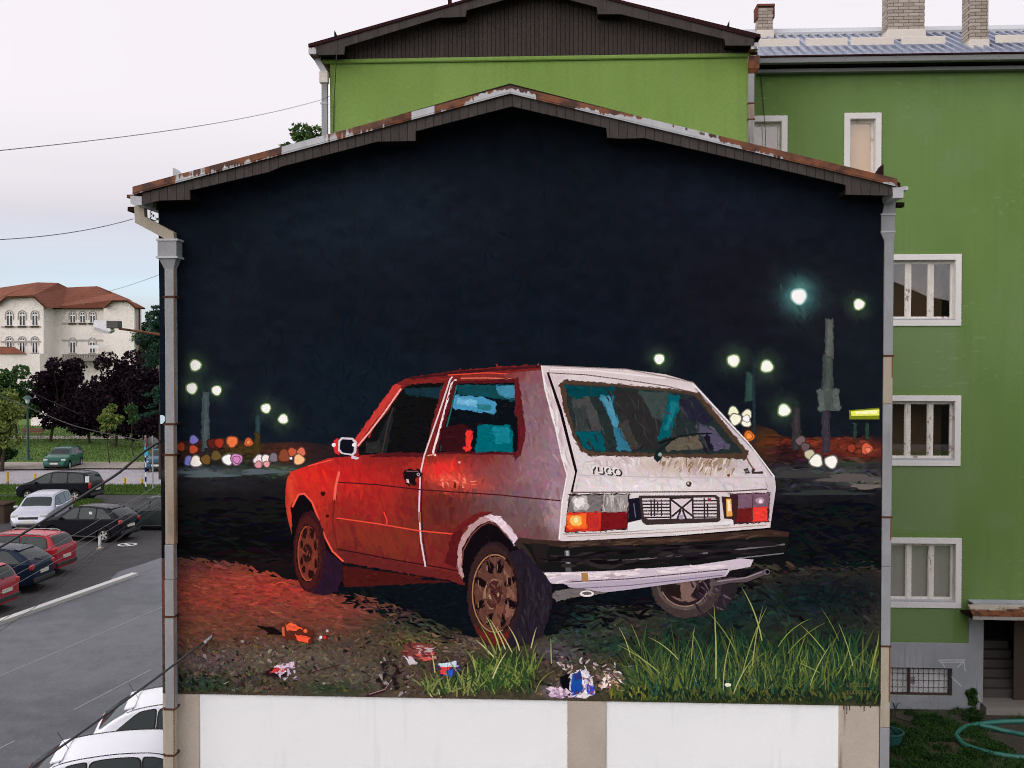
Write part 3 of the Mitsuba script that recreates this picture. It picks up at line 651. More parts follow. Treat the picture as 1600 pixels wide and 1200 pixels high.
while sx < 14:
    a = np.array([roof_pt(sx, 0.02, 0.0), roof_pt(sx + 0.05, 0.02, 0.0), roof_pt(sx + 0.05, 0.02, 0.06), roof_pt(sx, 0.02, 0.06), roof_pt(sx, RR - 0.15, 0.0), roof_pt(sx + 0.05, RR - 0.15, 0.0), roof_pt(sx + 0.05, RR - 0.15, 0.06), roof_pt(sx, RR - 0.15, 0.06)])
    part(f'{GB}__wing_roof', 'standing_seam', trimesh.convex.convex_hull(a), 'roof_zinc'); sx += 0.195
part(f'{GB}__wing_roof', 'ridge_cap', trimesh.convex.convex_hull(np.array([roof_pt(4.4, RR - 0.3, 0.10), roof_pt(30, RR - 0.3, 0.10), roof_pt(4.4, RR, 0.14), roof_pt(30, RR, 0.14), roof_pt(4.4, RR - 0.3, 0.05), roof_pt(30, RR - 0.3, 0.05)])), 'zinc_edge')
for xa, xb in ((1185, 1247), (1257, 1322), (1327, 1394), (1406, 1474), (1552, 1640)):
    A, B = at(xa, 75, 1, WY + 0.2), at(xb, 75, 1, WY + 0.2)
    part(f'{GB}__wing_roof', 'snow_board', trimesh.convex.convex_hull(np.array([roof_pt(x, r, dz) for x in (A[0], B[0]) for r, dz in ((0.50, 0.10), (0.50, 0.25), (0.53, 0.25), (0.53, 0.10))])), 'cream_strip')


def chimney(xa, xb, yb, yt, Y, D, base_px, label, cap=None):
    a, b = at(xa, yb, 1, Y), at(xb, yb, 1, Y); x0, x1, z0, z1 = a[0], b[0], a[2], at(xa, yt, 1, Y)[2]
    ch = part(GB, 'chimney', box(x0 + 0.008, x1 - 0.008, Y + 0.008, Y + D - 0.008, z0 - 0.8, z1 - 0.002), 'mortar', label=label)
    rng = random.Random(int(xa)); row = 0; z = z0; L, Hb, J = 0.205, 0.0585, 0.012
    while z + Hb < z1 + 0.03:
        off = (row % 2) * (L + J) / 2; x = x0 - off
        while x < x1 - 0.01:
            u0, u1 = max(x, x0), min(x + L, x1)
            if u1 - u0 > 0.03: part(ch, 'brick', box(u0, u1, Y - rng.random() * 0.004, Y + 0.07, z, z + Hb), f'brick_{rng.randrange(4)}')
            x += L + J
        y = Y + 0.075 + off * 0.6
        while y < Y + D - 0.05:
            for xx in (x0, x1 - 0.05): part(ch, 'brick', box(xx, xx + 0.05, y, min(y + L, Y + D), z, z + Hb), f'brick_{rng.randrange(4)}')
            y += L + J
        z += Hb + J; row += 1
    zb = at(xa, base_px, 1, Y - 0.02)[2]
    part(ch, 'base_collar', box(x0 - 0.02, x1 + 0.02, Y - 0.03, Y + D + 0.03, zb, z0 - 0.004, 0.01), 'cream_strip')
    if cap: part(ch, 'cap', cap(x0, x1, Y, D, z1), 'brick_cap')


chimney(1184.5, 1208, 47, 10.5, WY + 1.75, 0.4, 60, 'small brick chimney with a flat red cap beside the brown gable', lambda x0, x1, Y, D, z: cat_([box(x0 - 0.03, x1 + 0.03, Y - 0.04, Y + D + 0.04, z + 0.005, z + 0.05), box(x0 - 0.03, x0 - 0.008, Y - 0.03, Y + D, z - 0.24, z + 0.004), box(x1 + 0.008, x1 + 0.03, Y - 0.03, Y + D, z - 0.24, z + 0.004)]))
chimney(1388, 1445, 46, -14, WY + 1.15, 0.5, 62, 'wide pale brick chimney in the middle of the zinc roof')
chimney(1516, 1544, 62, -14, WY + 0.12, 0.5, 80, 'narrow pale brick chimney close to the eaves')
# lightning conductor cables on the green building
part(GB, 'lightning_cable', tube([at(526, 66, 1, F2 - 0.06), at(525.5, 95, 1, F2 - 0.06), at(522, 160, 1, GY - 0.02), at(519, 330, 1, GY - 0.02)], 0.008, 5), 'cable_black')
part(GB, 'lightning_cable', tube([at(1188, 110, 1, WY - 0.03), at(1196, 205, 1, WY - 0.03), at(1199, 330, 1, WY - 0.03)], 0.007, 5), 'cable_black')

# ------------------------------------------------------------------ cars
CARS = {
    'hatch': dict(L=4.0, W=0.85, top=[(-.5, .42), (-.497, .60), (-.49, .86), (-.478, 1.0), (-.415, 1.34), (-.36, 1.43), (-.17, 1.475), (.02, 1.455), (.09, 1.40), (.262, 1.01), (.34, .95), (.43, .85), (.475, .72), (.497, .52), (.5, .40)],
                  side=[(.225, .005, .095, .0, 1), (-.012, -.215, -.012, -.20, 1), (-.23, -.39, -.215, -.335, 1)], rear=(-.474, -.405), front=(.252, .102), rail=False),
    'round': dict(L=4.0, W=0.86, top=[(-.5, .42), (-.498, .60), (-.494, .84), (-.482, 1.0), (-.455, 1.09), (-.385, 1.28), (-.30, 1.42), (-.20, 1.475), (-.08, 1.50), (.03, 1.485), (.10, 1.425), (.275, 1.04), (.35, .96), (.43, .85), (.475, .72), (.497, .52), (.5, .40)],
                  side=[(.235, .02, .085, .01, 1), (.0, -.20, .0, -.19, 1), (-.215, -.405, -.205, -.275, 1)], rear=(-.462, -.335), front=(.265, .108), rail=False),
    'wagon': dict(L=4.45, W=0.86, top=[(-.5, .42), (-.498, .60), (-.494, .92), (-.482, 1.02), (-.437, 1.38), (-.40, 1.455), (-.15, 1.50), (.03, 1.47), (.10, 1.39), (.25, 1.02), (.34, .95), (.44, .84), (.48, .70), (.497, .52), (.5, .40)],
                  side=[(.215, .015, .10, .01, 1), (0.0, -.185, 0.0, -.18, 1), (-.20, -.43, -.195, -.40, 1)], rear=(-.477, -.425), front=(.242, .110), rail=True),
    'van': dict(L=4.4, W=0.89, top=[(-.5, .42), (-.498, .62), (-.494, .95), (-.484, 1.06), (-.43, 1.48), (-.385, 1.57), (-.15, 1.63), (.04, 1.58), (.12, 1.48), (.31, 1.08), (.38, .99), (.45, .85), (.485, .70), (.497, .52), (.5, .40)],
                side=[(.27, .03, .12, .02, 1), (.01, -.19, .01, -.185, 1), (-.205, -.42, -.20, -.385, 1)], rear=(-.480, -.418), front=(.30, .135), rail=False),
}
MESH = {}


def car_parts(kind, shut=False):
    if (kind, shut) in MESH: return MESH[(kind, shut)]
    S = CARS[kind]; L, W = S['L'], S['W']
    tx, tz = np.array(S['top']).T
    top = PchipInterpolator(tx * L, tz)
    belt0 = lambda x: np.interp(x / L, [-.5, -.1, .3, .5], [1.0, .95, .90, .8]) + (0.06 if kind == 'van' else 0.0)
    plan = lambda x: W * (1 - 0.035 * abs(x / L * 2) ** 2 - np.interp(abs(x) / L, [0, .40, .455, .487, .5], [0, 0.0, .035, .11, .24]))
    belt = lambda x: np.minimum(belt0(x), top(x) - 0.03)
    def wr(x):
        h = np.clip((top(x) - belt(x)) / 0.5, 0, 1.1); return plan(x) * (0.965 - 0.20 * h)
    low = lambda x: np.interp(abs(x) / L, [0, .40, .5], [.19, .20, .30])
    def section(x):
        w, b, t, r, lo = plan(x), belt(x), top(x), wr(x), low(x)
        lo = min(lo, b - 0.08); zz = lambda v: min(lo + v, b - 0.02)
        return [(0, lo), (.88 * w, lo), (.965 * w, lo + .05), (w, zz(.22)), (w, zz(.42)), (.99 * w, b - .015), (.965 * w, b), (r, max(t - .055, b + .004)), (r * .955, t - .02), (r * .80, t - .003), (.42 * r, t + .012), (0, t + .018)]
    xs = np.unique(np.concatenate([np.linspace(-.5, .5, 47), [-.4995, -.497, -.493, -.486, .486, .493, .497, .4995]])) * L
    half = np.array([section(x) for x in xs]); K = half.shape[1]
    full = np.concatenate([np.stack([half[:, :, 0] * -1, half[:, :, 1]], -1)[:, 1:-1][:, ::-1], half], 1)  # left side (y<0) mirrored
    # ring: start at left shoulder ... order: half (bottom centre -> right side -> roof centre) then mirrored back
    right = half; left = np.stack([-half[:, 1:-1, 0], half[:, 1:-1, 1]], -1)[:, ::-1]
    ring = np.concatenate([right, left], 1); n, R = len(xs), ring.shape[1]
    v = np.concatenate([np.column_stack([np.full(R, xs[i]), ring[i]]) for i in range(n)])
    f = []
    for i in range(n - 1):
        for j in range(R):
            k = (j + 1) % R; f += [(i * R + j, (i + 1) * R + k, i * R + k), (i * R + j, (i + 1) * R + j, (i + 1) * R + k)]
    for i, s in ((0, 1), (n - 1, -1)):
        c = len(v); v = np.vstack([v, [xs[i], 0, ring[i][:, 1].mean()]])
        for j in range(R): f.append((c, i * R + j, i * R + (j + 1) % R) if s > 0 else (c, i * R + (j + 1) % R, i * R + j))
    body = trimesh.Trimesh(v, np.array(f), process=False)
    if body.volume < 0: body.invert()
    wheels = [(.315 * L, 1), (.315 * L, -1), (-.305 * L, 1), (-.305 * L, -1)]; WRd = 0.31 if kind != 'van' else 0.33
    try:
        import manifold3d as m3
        M = m3.Manifold(m3.Mesh(np.asarray(body.vertices, np.float32), np.asarray(body.faces, np.uint32)))
        for wx, s in wheels:
            cyl = m3.Manifold.cylinder(0.36, WRd + 0.055, WRd + 0.055, 28).rotate([90, 0, 0])
            M = M - cyl.translate([wx, (W + 0.06) if s > 0 else -(W - 0.30), WRd])
        mm = M.to_mesh(); b2 = trimesh.Trimesh(mm.vert_properties[:, :3], mm.tri_verts, process=False)
        if len(b2.faces) > 200: body = b2
    except Exception as e:
        print('boolean', e)
    def side_y(x, z):
        b, t = belt(x), np.maximum(top(x) - .055, belt(x) + .004); k = np.clip((z - b) / np.maximum(t - b, .02), 0, 1)
        return .965 * plan(x) + (wr(x) - .965 * plan(x)) * k
    def patch(fn, nu, nv):
        u, w_ = np.meshgrid(np.linspace(0, 1, nu), np.linspace(0, 1, nv)); p = fn(u.ravel(), w_.ravel())
        i = (np.arange(nv - 1)[:, None] * nu + np.arange(nu - 1)).ravel()
        return trimesh.Trimesh(p, np.vstack([np.column_stack([i, i + 1, i + nu + 1]), np.column_stack([i, i + nu + 1, i + nu])]), process=False)
    def side_patch(b0, b1, t0, t1, s, off=.006, gm=0.0):
        def fn(u, w_):
            a_, b_ = u * 2 - 1, w_ * 2 - 1; k_ = np.maximum(abs(a_), abs(b_)) / np.maximum((abs(a_) ** 7 + abs(b_) ** 7) ** (1 / 7), 1e-9); u, w_ = a_ * k_ / 2 + .5, b_ * k_ / 2 + .5
            xb, xt = (b0 + (b1 - b0) * u) * L, (t0 + (t1 - t0) * u) * L
            x = xb + (xt - xb) * w_; zl, zh = belt(xb) + .03 - gm, top(xt) - .058 + gm; z = zl + (zh - zl) * w_
            return np.column_stack([x, s * (side_y(x, z) + off), z])
        return patch(fn, 15, 11)
    def top_patch(a, b, m=.86, off=.006):
        def fn(u, w_):
            a_, b_ = u * 2 - 1, w_ * 2 - 1; k_ = np.maximum(abs(a_), abs(b_)) / np.maximum((abs(a_) ** 9 + abs(b_) ** 9) ** (1 / 9), 1e-9); u, w_ = a_ * k_ / 2 + .5, b_ * k_ / 2 + .5
            x = (a + (b - a) * w_) * L; e = 1e-3; q = (u * 2 - 1) * m
            z = top(x) + np.interp(abs(q), [0, .42, .80, .955], [.018, .012, -.003, -.02]); sl = (top(x + e) - top(x - e)) / (2 * e); nn = np.sqrt(1 + sl ** 2)
            return np.column_stack([x - off * sl / nn * 1.6, q * wr(x), z + off * 1.6 / nn])
        return patch(fn, 12, 8)
    P = [('body', body, None, 32)]
    for s in (1, -1): P.append(('roof_seam', tube([(x, s * wr(x) * .90, top(x) + .004 - .012) for x in np.linspace(S['rear'][1] * L, S['front'][1] * L, 12)], .009, 5), 'seal_black', True))
    P.append(('tailgate_seam', tube([(x, y, top(x) + .010) for x, y in [(S['rear'][1] * L + .10, y) for y in np.linspace(-.62, .62, 5)]], .007, 5), 'seal_black', True))
    for b0, b1, t0, t1, _ in S['side']:
        for s in (1, -1): P.append(('side_window', side_patch(b0, b1, t0, t1, s, .008), 'car_glass', True)); g_ = .006 if b0 > b1 else -.006; P.append(('window_seal', side_patch(b0 + g_, b1 - g_, t0 + g_, t1 - g_, s, .004, .014), 'seal_black', True))
    P.append(('windscreen', top_patch(*S['front']), 'car_glass', True)); P.append(('rear_window', top_patch(*S['rear']), 'car_glass', True))
    def lamp(x, y, z, sx, sy, sz):
        m = trimesh.creation.icosphere(2); q = np.sign(m.vertices) * abs(m.vertices) ** 0.6; m.vertices = q * [sx, sy, sz] + [x, y, z]; return m
    for s in (1, -1):
        P.append(('headlight', lamp(.470 * L, s * (W - .245), .715, .055, .16, .075), 'head_glass', True))
        P.append(('tail_light', lamp(-.481 * L, s * (W - .185), .90 if kind not in ('hatch', 'round') else .87, .05, .13 if kind == 'round' else .115, .10 if kind in ('hatch', 'round') else .17), 'tail_red', True))
        P.append(('door_mirror', lamp(.20 * L, s * (W + .07), belt(.2 * L) + .07, .06, .10, .065), None, True))
        P.append(('door_handle', box(-.035 * L - .1, -.035 * L + .1, s * (W * .985) - .015, s * (W * .985) + .015, .80, .83, .01), None, False))
        P.append(('door_seam', tube([(.215 * L, s * (plan(.215 * L) + .0), .30), (.215 * L, s * plan(.215 * L) * .998, .62), (.21 * L, s * plan(.21 * L) * .968, belt(.21 * L))], .006, 5), 'black', False))
        P.append(('door_seam', tube([(-.005 * L, s * (W + .0), .26), (-.005 * L, s * W, .62), (-.005 * L, s * W * .968, belt(0))], .006, 5), 'black', False))
        P.append(('sill_trim', tube([(-.215 * L, s * W * .985, .235), (.225 * L, s * W * .985, .235)], .03, 6), 'trim_black', True))
        if S['rail']: P.append(('roof_rail', tube([(-.37 * L, s * (wr(-.37 * L) - .05), top(-.37 * L)), (-.34 * L, s * (wr(-.3 * L) - .05), top(-.34 * L) + .05), (.02 * L, s * (wr(0) - .05), top(.02 * L) + .05), (.05 * L, s * (wr(.05 * L) - .05), top(.05 * L))], .018, 6), 'zinc_post', True))
    P.append(('rear_bumper', box(-.5 * L - .02, -.49 * L, -W + .16, W - .16, .36, .50, .012), 'trim_black', False)); P.append(('rear_spoiler', trimesh.convex.convex_hull(np.array([(S['rear'][1] * L + dx, y, top(S['rear'][1] * L) + dz) for y in (-.52, .52) for dx, dz in ((-.06, .035), (-.05, .01), (.12, .045), (.12, .07))])), None, False)) if kind in ('hatch', 'round') else None
    P.append(('front_plate', box(.5 * L - .004, .5 * L + .012, -.26, .26, .42, .53), 'plate_white', False)); P.append(('rear_plate', box(-.5 * L - .016, -.496 * L, -.26, .26, .62, .73), 'plate_white', False))
    P.append(('grille', box(.485 * L, .5 * L - .004, -.42, .42, .58, .69, .01), 'trim_black', False)); P.append(('air_intake', box(.49 * L, .5 * L + .006, -.5, .5, .27, .38, .01), 'trim_black', False))
    P.append(('wiper', tube([(-.476 * L - .02, 0.05, 1.03), (-.452 * L - .02, .34, 1.13)], .008, 5), 'black', False))
    P.append(('antenna', tube([(-.30 * L, 0, top(-.30 * L)), (-.345 * L, 0, top(-.3 * L) + .30)], .005, 5), 'black', False))
    MESH[(kind, shut)] = [(n, None if m is None else mikit.ply(m, None, smooth=s), b) for n, m, b, s in P], wheels, WRd, W
    return MESH[(kind, shut)]


tyre = {}
def wheel_meshes(R):
    if R not in tyre:
        t = lathe([(R * .62, -.095), (R * .93, -.10), (R * .995, -.07), (R, 0), (R * .995, .07), (R * .93, .10), (R * .62, .095), (R * .62, -.095)], 30)
        m = [lathe([(R * .56, .055), (R * .66, .055), (R * .66, .085), (R * .60, .092), (R * .56, .07), (R * .56, .055)], 30), lathe([(0.001, .05), (R * .18, .05), (R * .17, .09), (0.001, .095)], 16)]
        for k in range(5):
            a = k * 2 * math.pi / 5; q = trimesh.convex.convex_hull(np.array([(R * .1, -R * .10, .045), (R * .1, R * .10, .045), (R * .60, -R * .15, .05), (R * .60, R * .15, .05), (R * .1, -R * .08, .085), (R * .1, R * .08, .085), (R * .60, -R * .11, .085), (R * .60, R * .11, .085)]))
            q.apply_transform(trimesh.transformations.rotation_matrix(a, (0, 0, 1))); m.append(q)
        back = lathe([(0.001, .0), (R * .62, .0), (R * .62, .03), (0.001, .03)], 24)
        out = []
        for s in (1, -1):
            Rm = trimesh.transformations.rotation_matrix(-s * math.pi / 2, (1, 0, 0))
            one = []
            for g in (t, cat_(m), back):
                g = g.copy(); g.apply_transform(Rm); one.append(mikit.ply(g, None, smooth=35))
            out.append(one)
        tyre[R] = out
    return tyre[R]


def car(name, kind, paint, x, y, head, label, group=None, skip=(), tail_z=None):
    P, wheels, R, W = car_parts(kind)
    key = thing(name, label, 'car', group)
    M = T().translate([x, y, 0.0]).rotate([0, 0, 1], head)
    for n, d, b in P:
        if n in skip: continue
        part(key, n, d, b or paint, to_world=M)
    for i, (wx, s) in enumerate(wheels):
        t, rim, back = wheel_meshes(R)[0 if s > 0 else 1]
        Mw = M @ T().translate([wx, s * (W - .10), R])
        w = part(key, 'wheel', back, 'black', to_world=Mw); part(w, 'tyre', t, 'tyre_rubber', to_world=Mw); part(w, 'rim', rim, 'alloy', to_world=Mw)
    return key, M


def put(px, py, head, along=0.0, across=0.0):
    c = at(px, py, 2, 0); a = math.radians(head)
    return c[0] + along * math.cos(a) - across * math.sin(a), c[1] + along * math.sin(a) + across * math.cos(a)


PK = 'cars parked on the lot and along the street'
c = put(85, 735, -83, -1.9); car('parked_car', 'hatch', 'paint_green', c[0], c[1], -83, 'dark green hatchback at the edge of the far lawn, facing the lot', PK)
c = put(112, 778, 176, 0.15, 0.9); KV, MV = car('parked_car', 'van', 'paint_black', c[0], c[1], 176, 'black people carrier on the grass verge, white sticker beside its tail light', PK)
c = put(46, 831, -80, -2.0); car('parked_car', 'wagon', 'paint_silver', c[0], c[1], -80, 'silver car facing the viewer beside the verge', PK, skip=('roof_rail',))
c = put(157, 837, 170, 0.0, 0.75); KB, MB2 = car('parked_car', 'round', 'paint_black', c[0], c[1], 170, 'black hatchback behind the white post, seen from its left side', PK)
c = put(191, 819, 177, -2.15, 0.9); car('parked_car', 'wagon', 'paint_grey', c[0], c[1], 177, 'dark grey car half hidden by the mural wall', PK, skip=('roof_rail',))
c = put(100, 896, 177, 2.1, 0.0); car('parked_car', 'wagon', 'paint_red', c[0], c[1], 177, 'red estate car with roof rails, rear window to the viewer', PK)
c = put(70, 921, 179, 2.0, 0.0); KN, _ = car('parked_car', 'round', 'paint_navy', c[0], c[1], 179, 'dark navy hatchback between the two red cars', PK)
c = put(12, 956, 177, 2.0, 0.0); car('parked_car', 'hatch', 'paint_red', c[0], c[1], 177, 'red hatchback cut off by the left edge of the photo', PK)
c = put(243, 738, -84, -1.9); car('parked_car', 'hatch', 'paint_blue', c[0], c[1], -84, 'blue car behind the road signs, mostly hidden by the mural wall', PK)
car('parked_car', 'round', 'paint_white', -6.35, 7.80, 15, 'white hatchback beside the mural wall, the farther of two', PK)
car('parked_car', 'round', 'paint_white', -6.45, 5.15, 15, 'white hatchback at the bottom left corner, the nearer of two', PK)

part(KV, 'light_cover', mikit.ply(box(-2.13, -1.90, .80, .842, 1.08, 1.42, .01), None), 'paper_white', to_world=MV, label='white cover over the tall rear light')
part(KB, 'window_sticker', mikit.ply(box(-.62, -.47, .738, .752, 1.08, 1.28), None), 'paper_white', to_world=MB2)

# ------------------------------------------------------------------ trees and plants
def leaves(rng, centres, radii, n, size, shell=0.55, flat=0.5):
    """Leaf-sized faces spread through clumps: (centres, radii) are ellipsoids."""
    centres, radii = np.array(centres, float), np.array(radii, float).reshape(len(centres), -1)
    if radii.shape[1] == 1: radii = np.repeat(radii, 3, 1)
    w = radii.prod(1) ** (2 / 3); k = rng.choice(len(centres), n, p=w / w.sum())
    d = rng.normal(size=(n, 3)); d /= np.linalg.norm(d, axis=1, keepdims=True)
    r = (shell + (1 - shell) * rng.random(n)) ** (1 / 1.5) * rng.choice([1.0, 1.12], n, p=[.85, .15])
    p = centres[k] + d * radii[k] * r[:, None]
    a = rng.normal(size=(n, 3)); a /= np.linalg.norm(a, axis=1, keepdims=True)
    b = np.cross(a, rng.normal(size=(n, 3)) + d * flat); b /= np.linalg.norm(b, axis=1, keepdims=True)
    s = size * (0.6 + 0.8 * rng.random(n))[:, None]
    v = np.stack([p - a * s, p + b * s * .55, p + a * s, p - b * s * .55], 1).reshape(-1, 3)
    i = np.arange(n)[:, None] * 4
    return v, np.vstack([i + [0, 1, 2], i + [0, 2, 3]])


def clumps(rng, c, r, n, cr):
    d = rng.normal(size=(n, 3)); d /= np.linalg.norm(d, axis=1, keepdims=True)
    return np.array(c) + d * np.array(r) * (rng.random((n, 1)) ** 0.45), np.outer(cr * (0.6 + 0.8 * rng.random(n)), [1, 1, .8])


def tree(name, label, cat, base, height, crown_c, crown_r, mats, n, size, seed, ncl=26, cr=None, group=None, trunk_r=0.16):
    rng = np.random.default_rng(seed); key = thing(name, label, cat, group)
    base, cc, rr = np.array(base, float), np.array(crown_c, float), np.array(crown_r, float)
    cr = cr or rr.mean() * 0.38
    tr = [tube([base - [0, 0, .2], base * .5 + cc * .5 + rng.normal(size=3) * .08, cc + [0, 0, rr[2] * .3]], [trunk_r, trunk_r * .7, trunk_r * .25], 8)]
    C, R = clumps(rng, cc, rr, ncl, cr)
    for q in C[:10]:
        s = base * .35 + cc * .65; s = np.array([cc[0], cc[1], min(s[2], q[2])]); tr.append(tube([s, (s + q) / 2 + [0, 0, .1], q], [trunk_r * .4, trunk_r * .25, .02], 5))
    part(key, 'trunk', cat_(tr), 'bark')
    for m, frac in mats:
        part(key, 'crown', leaves(rng, C, R, int(n * frac), size), m)
    return key


def spot(px, py, Y): return at(px, py, 1, Y)


tree('plum_tree', 'big dark purple leaved tree in front of the pale house', 'tree', [*spot(180, 702, 80)[:2], 0], 8, spot(186, 616, 80), (3.1, 2.6, 3.7), [('leaf_plum', .8), ('leaf_plum_light', .2)], 13000, .16, 1, 60, 0.9)
tree('plum_tree', 'smaller dark purple leaved tree left of the big one', 'tree', [*spot(78, 690, 86)[:2], 0], 8, spot(92, 612, 86), (2.6, 2.2, 3.5), [('leaf_plum', .8), ('leaf_plum_light', .2)], 9500, .16, 2, 46, 0.8)
tree('plum_tree', 'dark purple leaved tree at the edge of the mural wall', 'tree', [*spot(246, 700, 78)[:2], 0], 8, spot(240, 622, 78), (2.3, 2.2, 3.5), [('leaf_plum', .8), ('leaf_plum_light', .2)], 8500, .16, 3, 40, 0.85)
tree('plum_tree', 'low dark purple leaved tree between the two large ones', 'tree', [*spot(140, 700, 84)[:2], 0], 8, spot(136, 637, 84), (2.7, 2.0, 2.3), [('leaf_plum', .85), ('leaf_plum_light', .15)], 8000, .16, 4, 36, 0.85)
tree('green_tree', 'dense mid green tree below the pale house, left of the purple trees', 'tree', [*spot(28, 690, 84)[:2], 0], 7, spot(22, 618, 84), (2.5, 2.2, 2.4), [('leaf_green', .55), ('leaf_green_dark', .45)], 7500, .17, 5, 32, 0.8)
tree('lime_tree', 'yellow green tree cut off by the left edge, in front of the lamp', 'tree', [*spot(2, 722, 60)[:2], 0], 6, spot(2, 655, 60), (1.35, 1.3, 1.85), [('leaf_lime', .6), ('leaf_lime_dark', .4)], 4200, .13, 6, 26, 0.55)
tree('dark_shrub', 'dark green shrub under the yellow green tree at the left edge', 'shrub', [*spot(5, 724, 61)[:2], 0], 2, spot(5, 704, 61), (1.1, 1.0, .9), [('leaf_green_dark', 1.0)], 2600, .12, 7, 14, 0.5, trunk_r=.07)
tree('young_tree', 'slim young tree with light green leaves on the lawn', 'tree', [*spot(172, 724, 65)[:2], 0], 4.2, spot(171, 654, 65), (.72, .6, 1.05), [('leaf_lime', .65), ('leaf_green', .35)], 1100, .15, 8, 16, 0.32, trunk_r=.045)
tree('young_tree', 'thin bare young tree right of the light green one', 'tree', [*spot(208, 700, 72)[:2], 0], 4.2, spot(206, 645, 72), (.55, .5, .95), [('leaf_green_dark', .7), ('leaf_green', .3)], 320, .12, 9, 12, 0.32, trunk_r=.05)
tree('roof_tree', 'tree top showing above the left roof slope of the mural building', 'tree', [*at(505, 300, 1, 24)[:2], 0], 17, at(498, 270, 1, 24), (1.25, 1.3, 1.55), [('leaf_green_dark', .5), ('leaf_green', .3), ('leaf_lime_dark', .2)], 8500, .075, 10, 60, 0.30, trunk_r=.2)
c = at(505, 300, 1, 24)[:2]; struct('tree_pit', sheet([(c[0] + 1.1 * math.cos(t), c[1] + 1.1 * math.sin(t)) for t in np.linspace(0, 6.28, 20)[:-1]], 0.012), 'grass_ground')
tree('distant_tree', 'distant green tree beside the far house, behind the street lamp arm', 'tree', [*spot(236, 640, 130)[:2], 0], 14, spot(236, 530, 130), (2.6, 2.6, 3.6), [('leaf_far', .7), ('leaf_green', .3)], 4200, .26, 11, 26, 1.0)
# conifer beside the mural wall
rng = np.random.default_rng(12); key = thing('conifer', 'dark conifer with drooping branches beside the mural wall edge', 'tree'); b = spot(252, 700, 56); zt = spot(252, 468, 56)[2]
part(key, 'trunk', tube([(b[0], b[1], -.1), (b[0], b[1], zt)], [.2, .03], 8), 'bark')
C, R = [], []
for k in range(70):
    h = 4.2 + (zt - 4.2) * rng.random(); a = rng.random() * 6.283; rad = (0.35 + 1.35 * (zt - h) / (zt - 4.2)) * (.5 + .5 * rng.random())
    for q in (0.35, .7, 1.0): C.append((b[0] + math.cos(a) * rad * q, b[1] + math.sin(a) * rad * q, h - .25 * q * rad)); R.append((.26, .26, .12))
part(key, 'crown', leaves(rng, C, R, 6500, .09), 'leaf_pine')


def blades(rng, pts, h, w, lean=0.35):
    n = len(pts); a = rng.random(n) * 6.283; l = rng.normal(size=(n, 2)) * lean; hh = h * (.5 + rng.random(n))
    p = np.asarray(pts, float); d = np.column_stack([np.cos(a), np.sin(a), a * 0]) * w
    tip = p + np.column_stack([l[:, 0] * hh, l[:, 1] * hh, hh]); mid = p + np.column_stack([l[:, 0] * hh * .3, l[:, 1] * hh * .3, hh * .6])
    v = np.stack([p - d, p + d, mid + d * .7, mid - d * .7, tip], 1).reshape(-1, 3); i = np.arange(n)[:, None] * 5
    return v, np.vstack([i + [0, 1, 2], i + [0, 2, 3], i + [3, 2, 4]])


def scatter(rng, pix, z, n):
    P = Polygon([at(x, y, 2, z)[:2] for x, y in pix]); a, b, c, d = P.bounds; out = np.zeros((0, 2))
    while len(out) < n:
        q = np.column_stack([a + (c - a) * rng.random(4 * n), b + (d - b) * rng.random(4 * n)]); out = np.vstack([out, q[shapely.contains_xy(P, q[:, 0], q[:, 1])]])
    return np.column_stack([out[:n], np.full(n, z)])


rng = np.random.default_rng(20)
g = [blades(rng, scatter(rng, [(-10, 771), (178, 771), (260, 771), (260, 758), (-10, 757.5)], .085, 5000), .12, .02), blades(rng, scatter(rng, [(-10, 796), (60, 799), (120, 795), (160, 783), (40, 777), (-10, 777)], .085, 5000), .14, .02)]
struct('verge_grass', cat_([trimesh.Trimesh(*x, process=False) for x in g]), 'blade', kind='stuff', label='tufts of grass on the two verges beside the parked cars')
g = blades(rng, scatter(rng, [(-10, 721), (260, 721), (260, 665), (-10, 665)], 0.0, 14000), .10, .03)
struct('lawn_grass', trimesh.Trimesh(*g, process=False), 'blade', kind='stuff', label='mown lawn between the pavement and the purple trees')
# flowers by the people carrier
p = scatter(rng, [(55, 774), (100, 776), (100, 768), (55, 766)], .2, 260)
fl_ = thing('flower_bed', 'small clump of plants with red flowers in front of the people carrier', 'flowers')
part(fl_, 'foliage', blades(rng, p, .45, .04), 'leaf_weed'); part(fl_, 'blossom', leaves(rng, scatter(rng, [(56, 768), (85, 768), (85, 764), (56, 764)], .55, 5), [(.14,)] * 5, 90, .06), 'flower_red')
lone('stone_planter', 'low brown stone planter at the left edge beside the silver car', 'planter', cat_([box(*(lambda a, b: (a[0], b[0], a[1], a[1] + 1.0))(at(-20, 818, 2, 0), at(8, 818, 2, 0)), -.05, .85, .05), box(*(lambda a, b: (a[0] - .05, b[0] + .05, a[1] - .05, a[1] + 1.05))(at(-20, 818, 2, 0), at(8, 818, 2, 0)), .852, .95, .03)]), 'stone_brown')
# right-hand yard
YZ = 0.60
def patchy(seed, pix, n, thr, sc=2.2):
    r_ = np.random.default_rng(seed); p = scatter(r_, pix, YZ, n); k = meshkit.fbm(np.column_stack([p[:, 0] * sc, p[:, 1] * sc, p[:, 0] * 0]), 3, seed)
    return p[k > thr + 0.10 * (r_.random(n) - .5)]


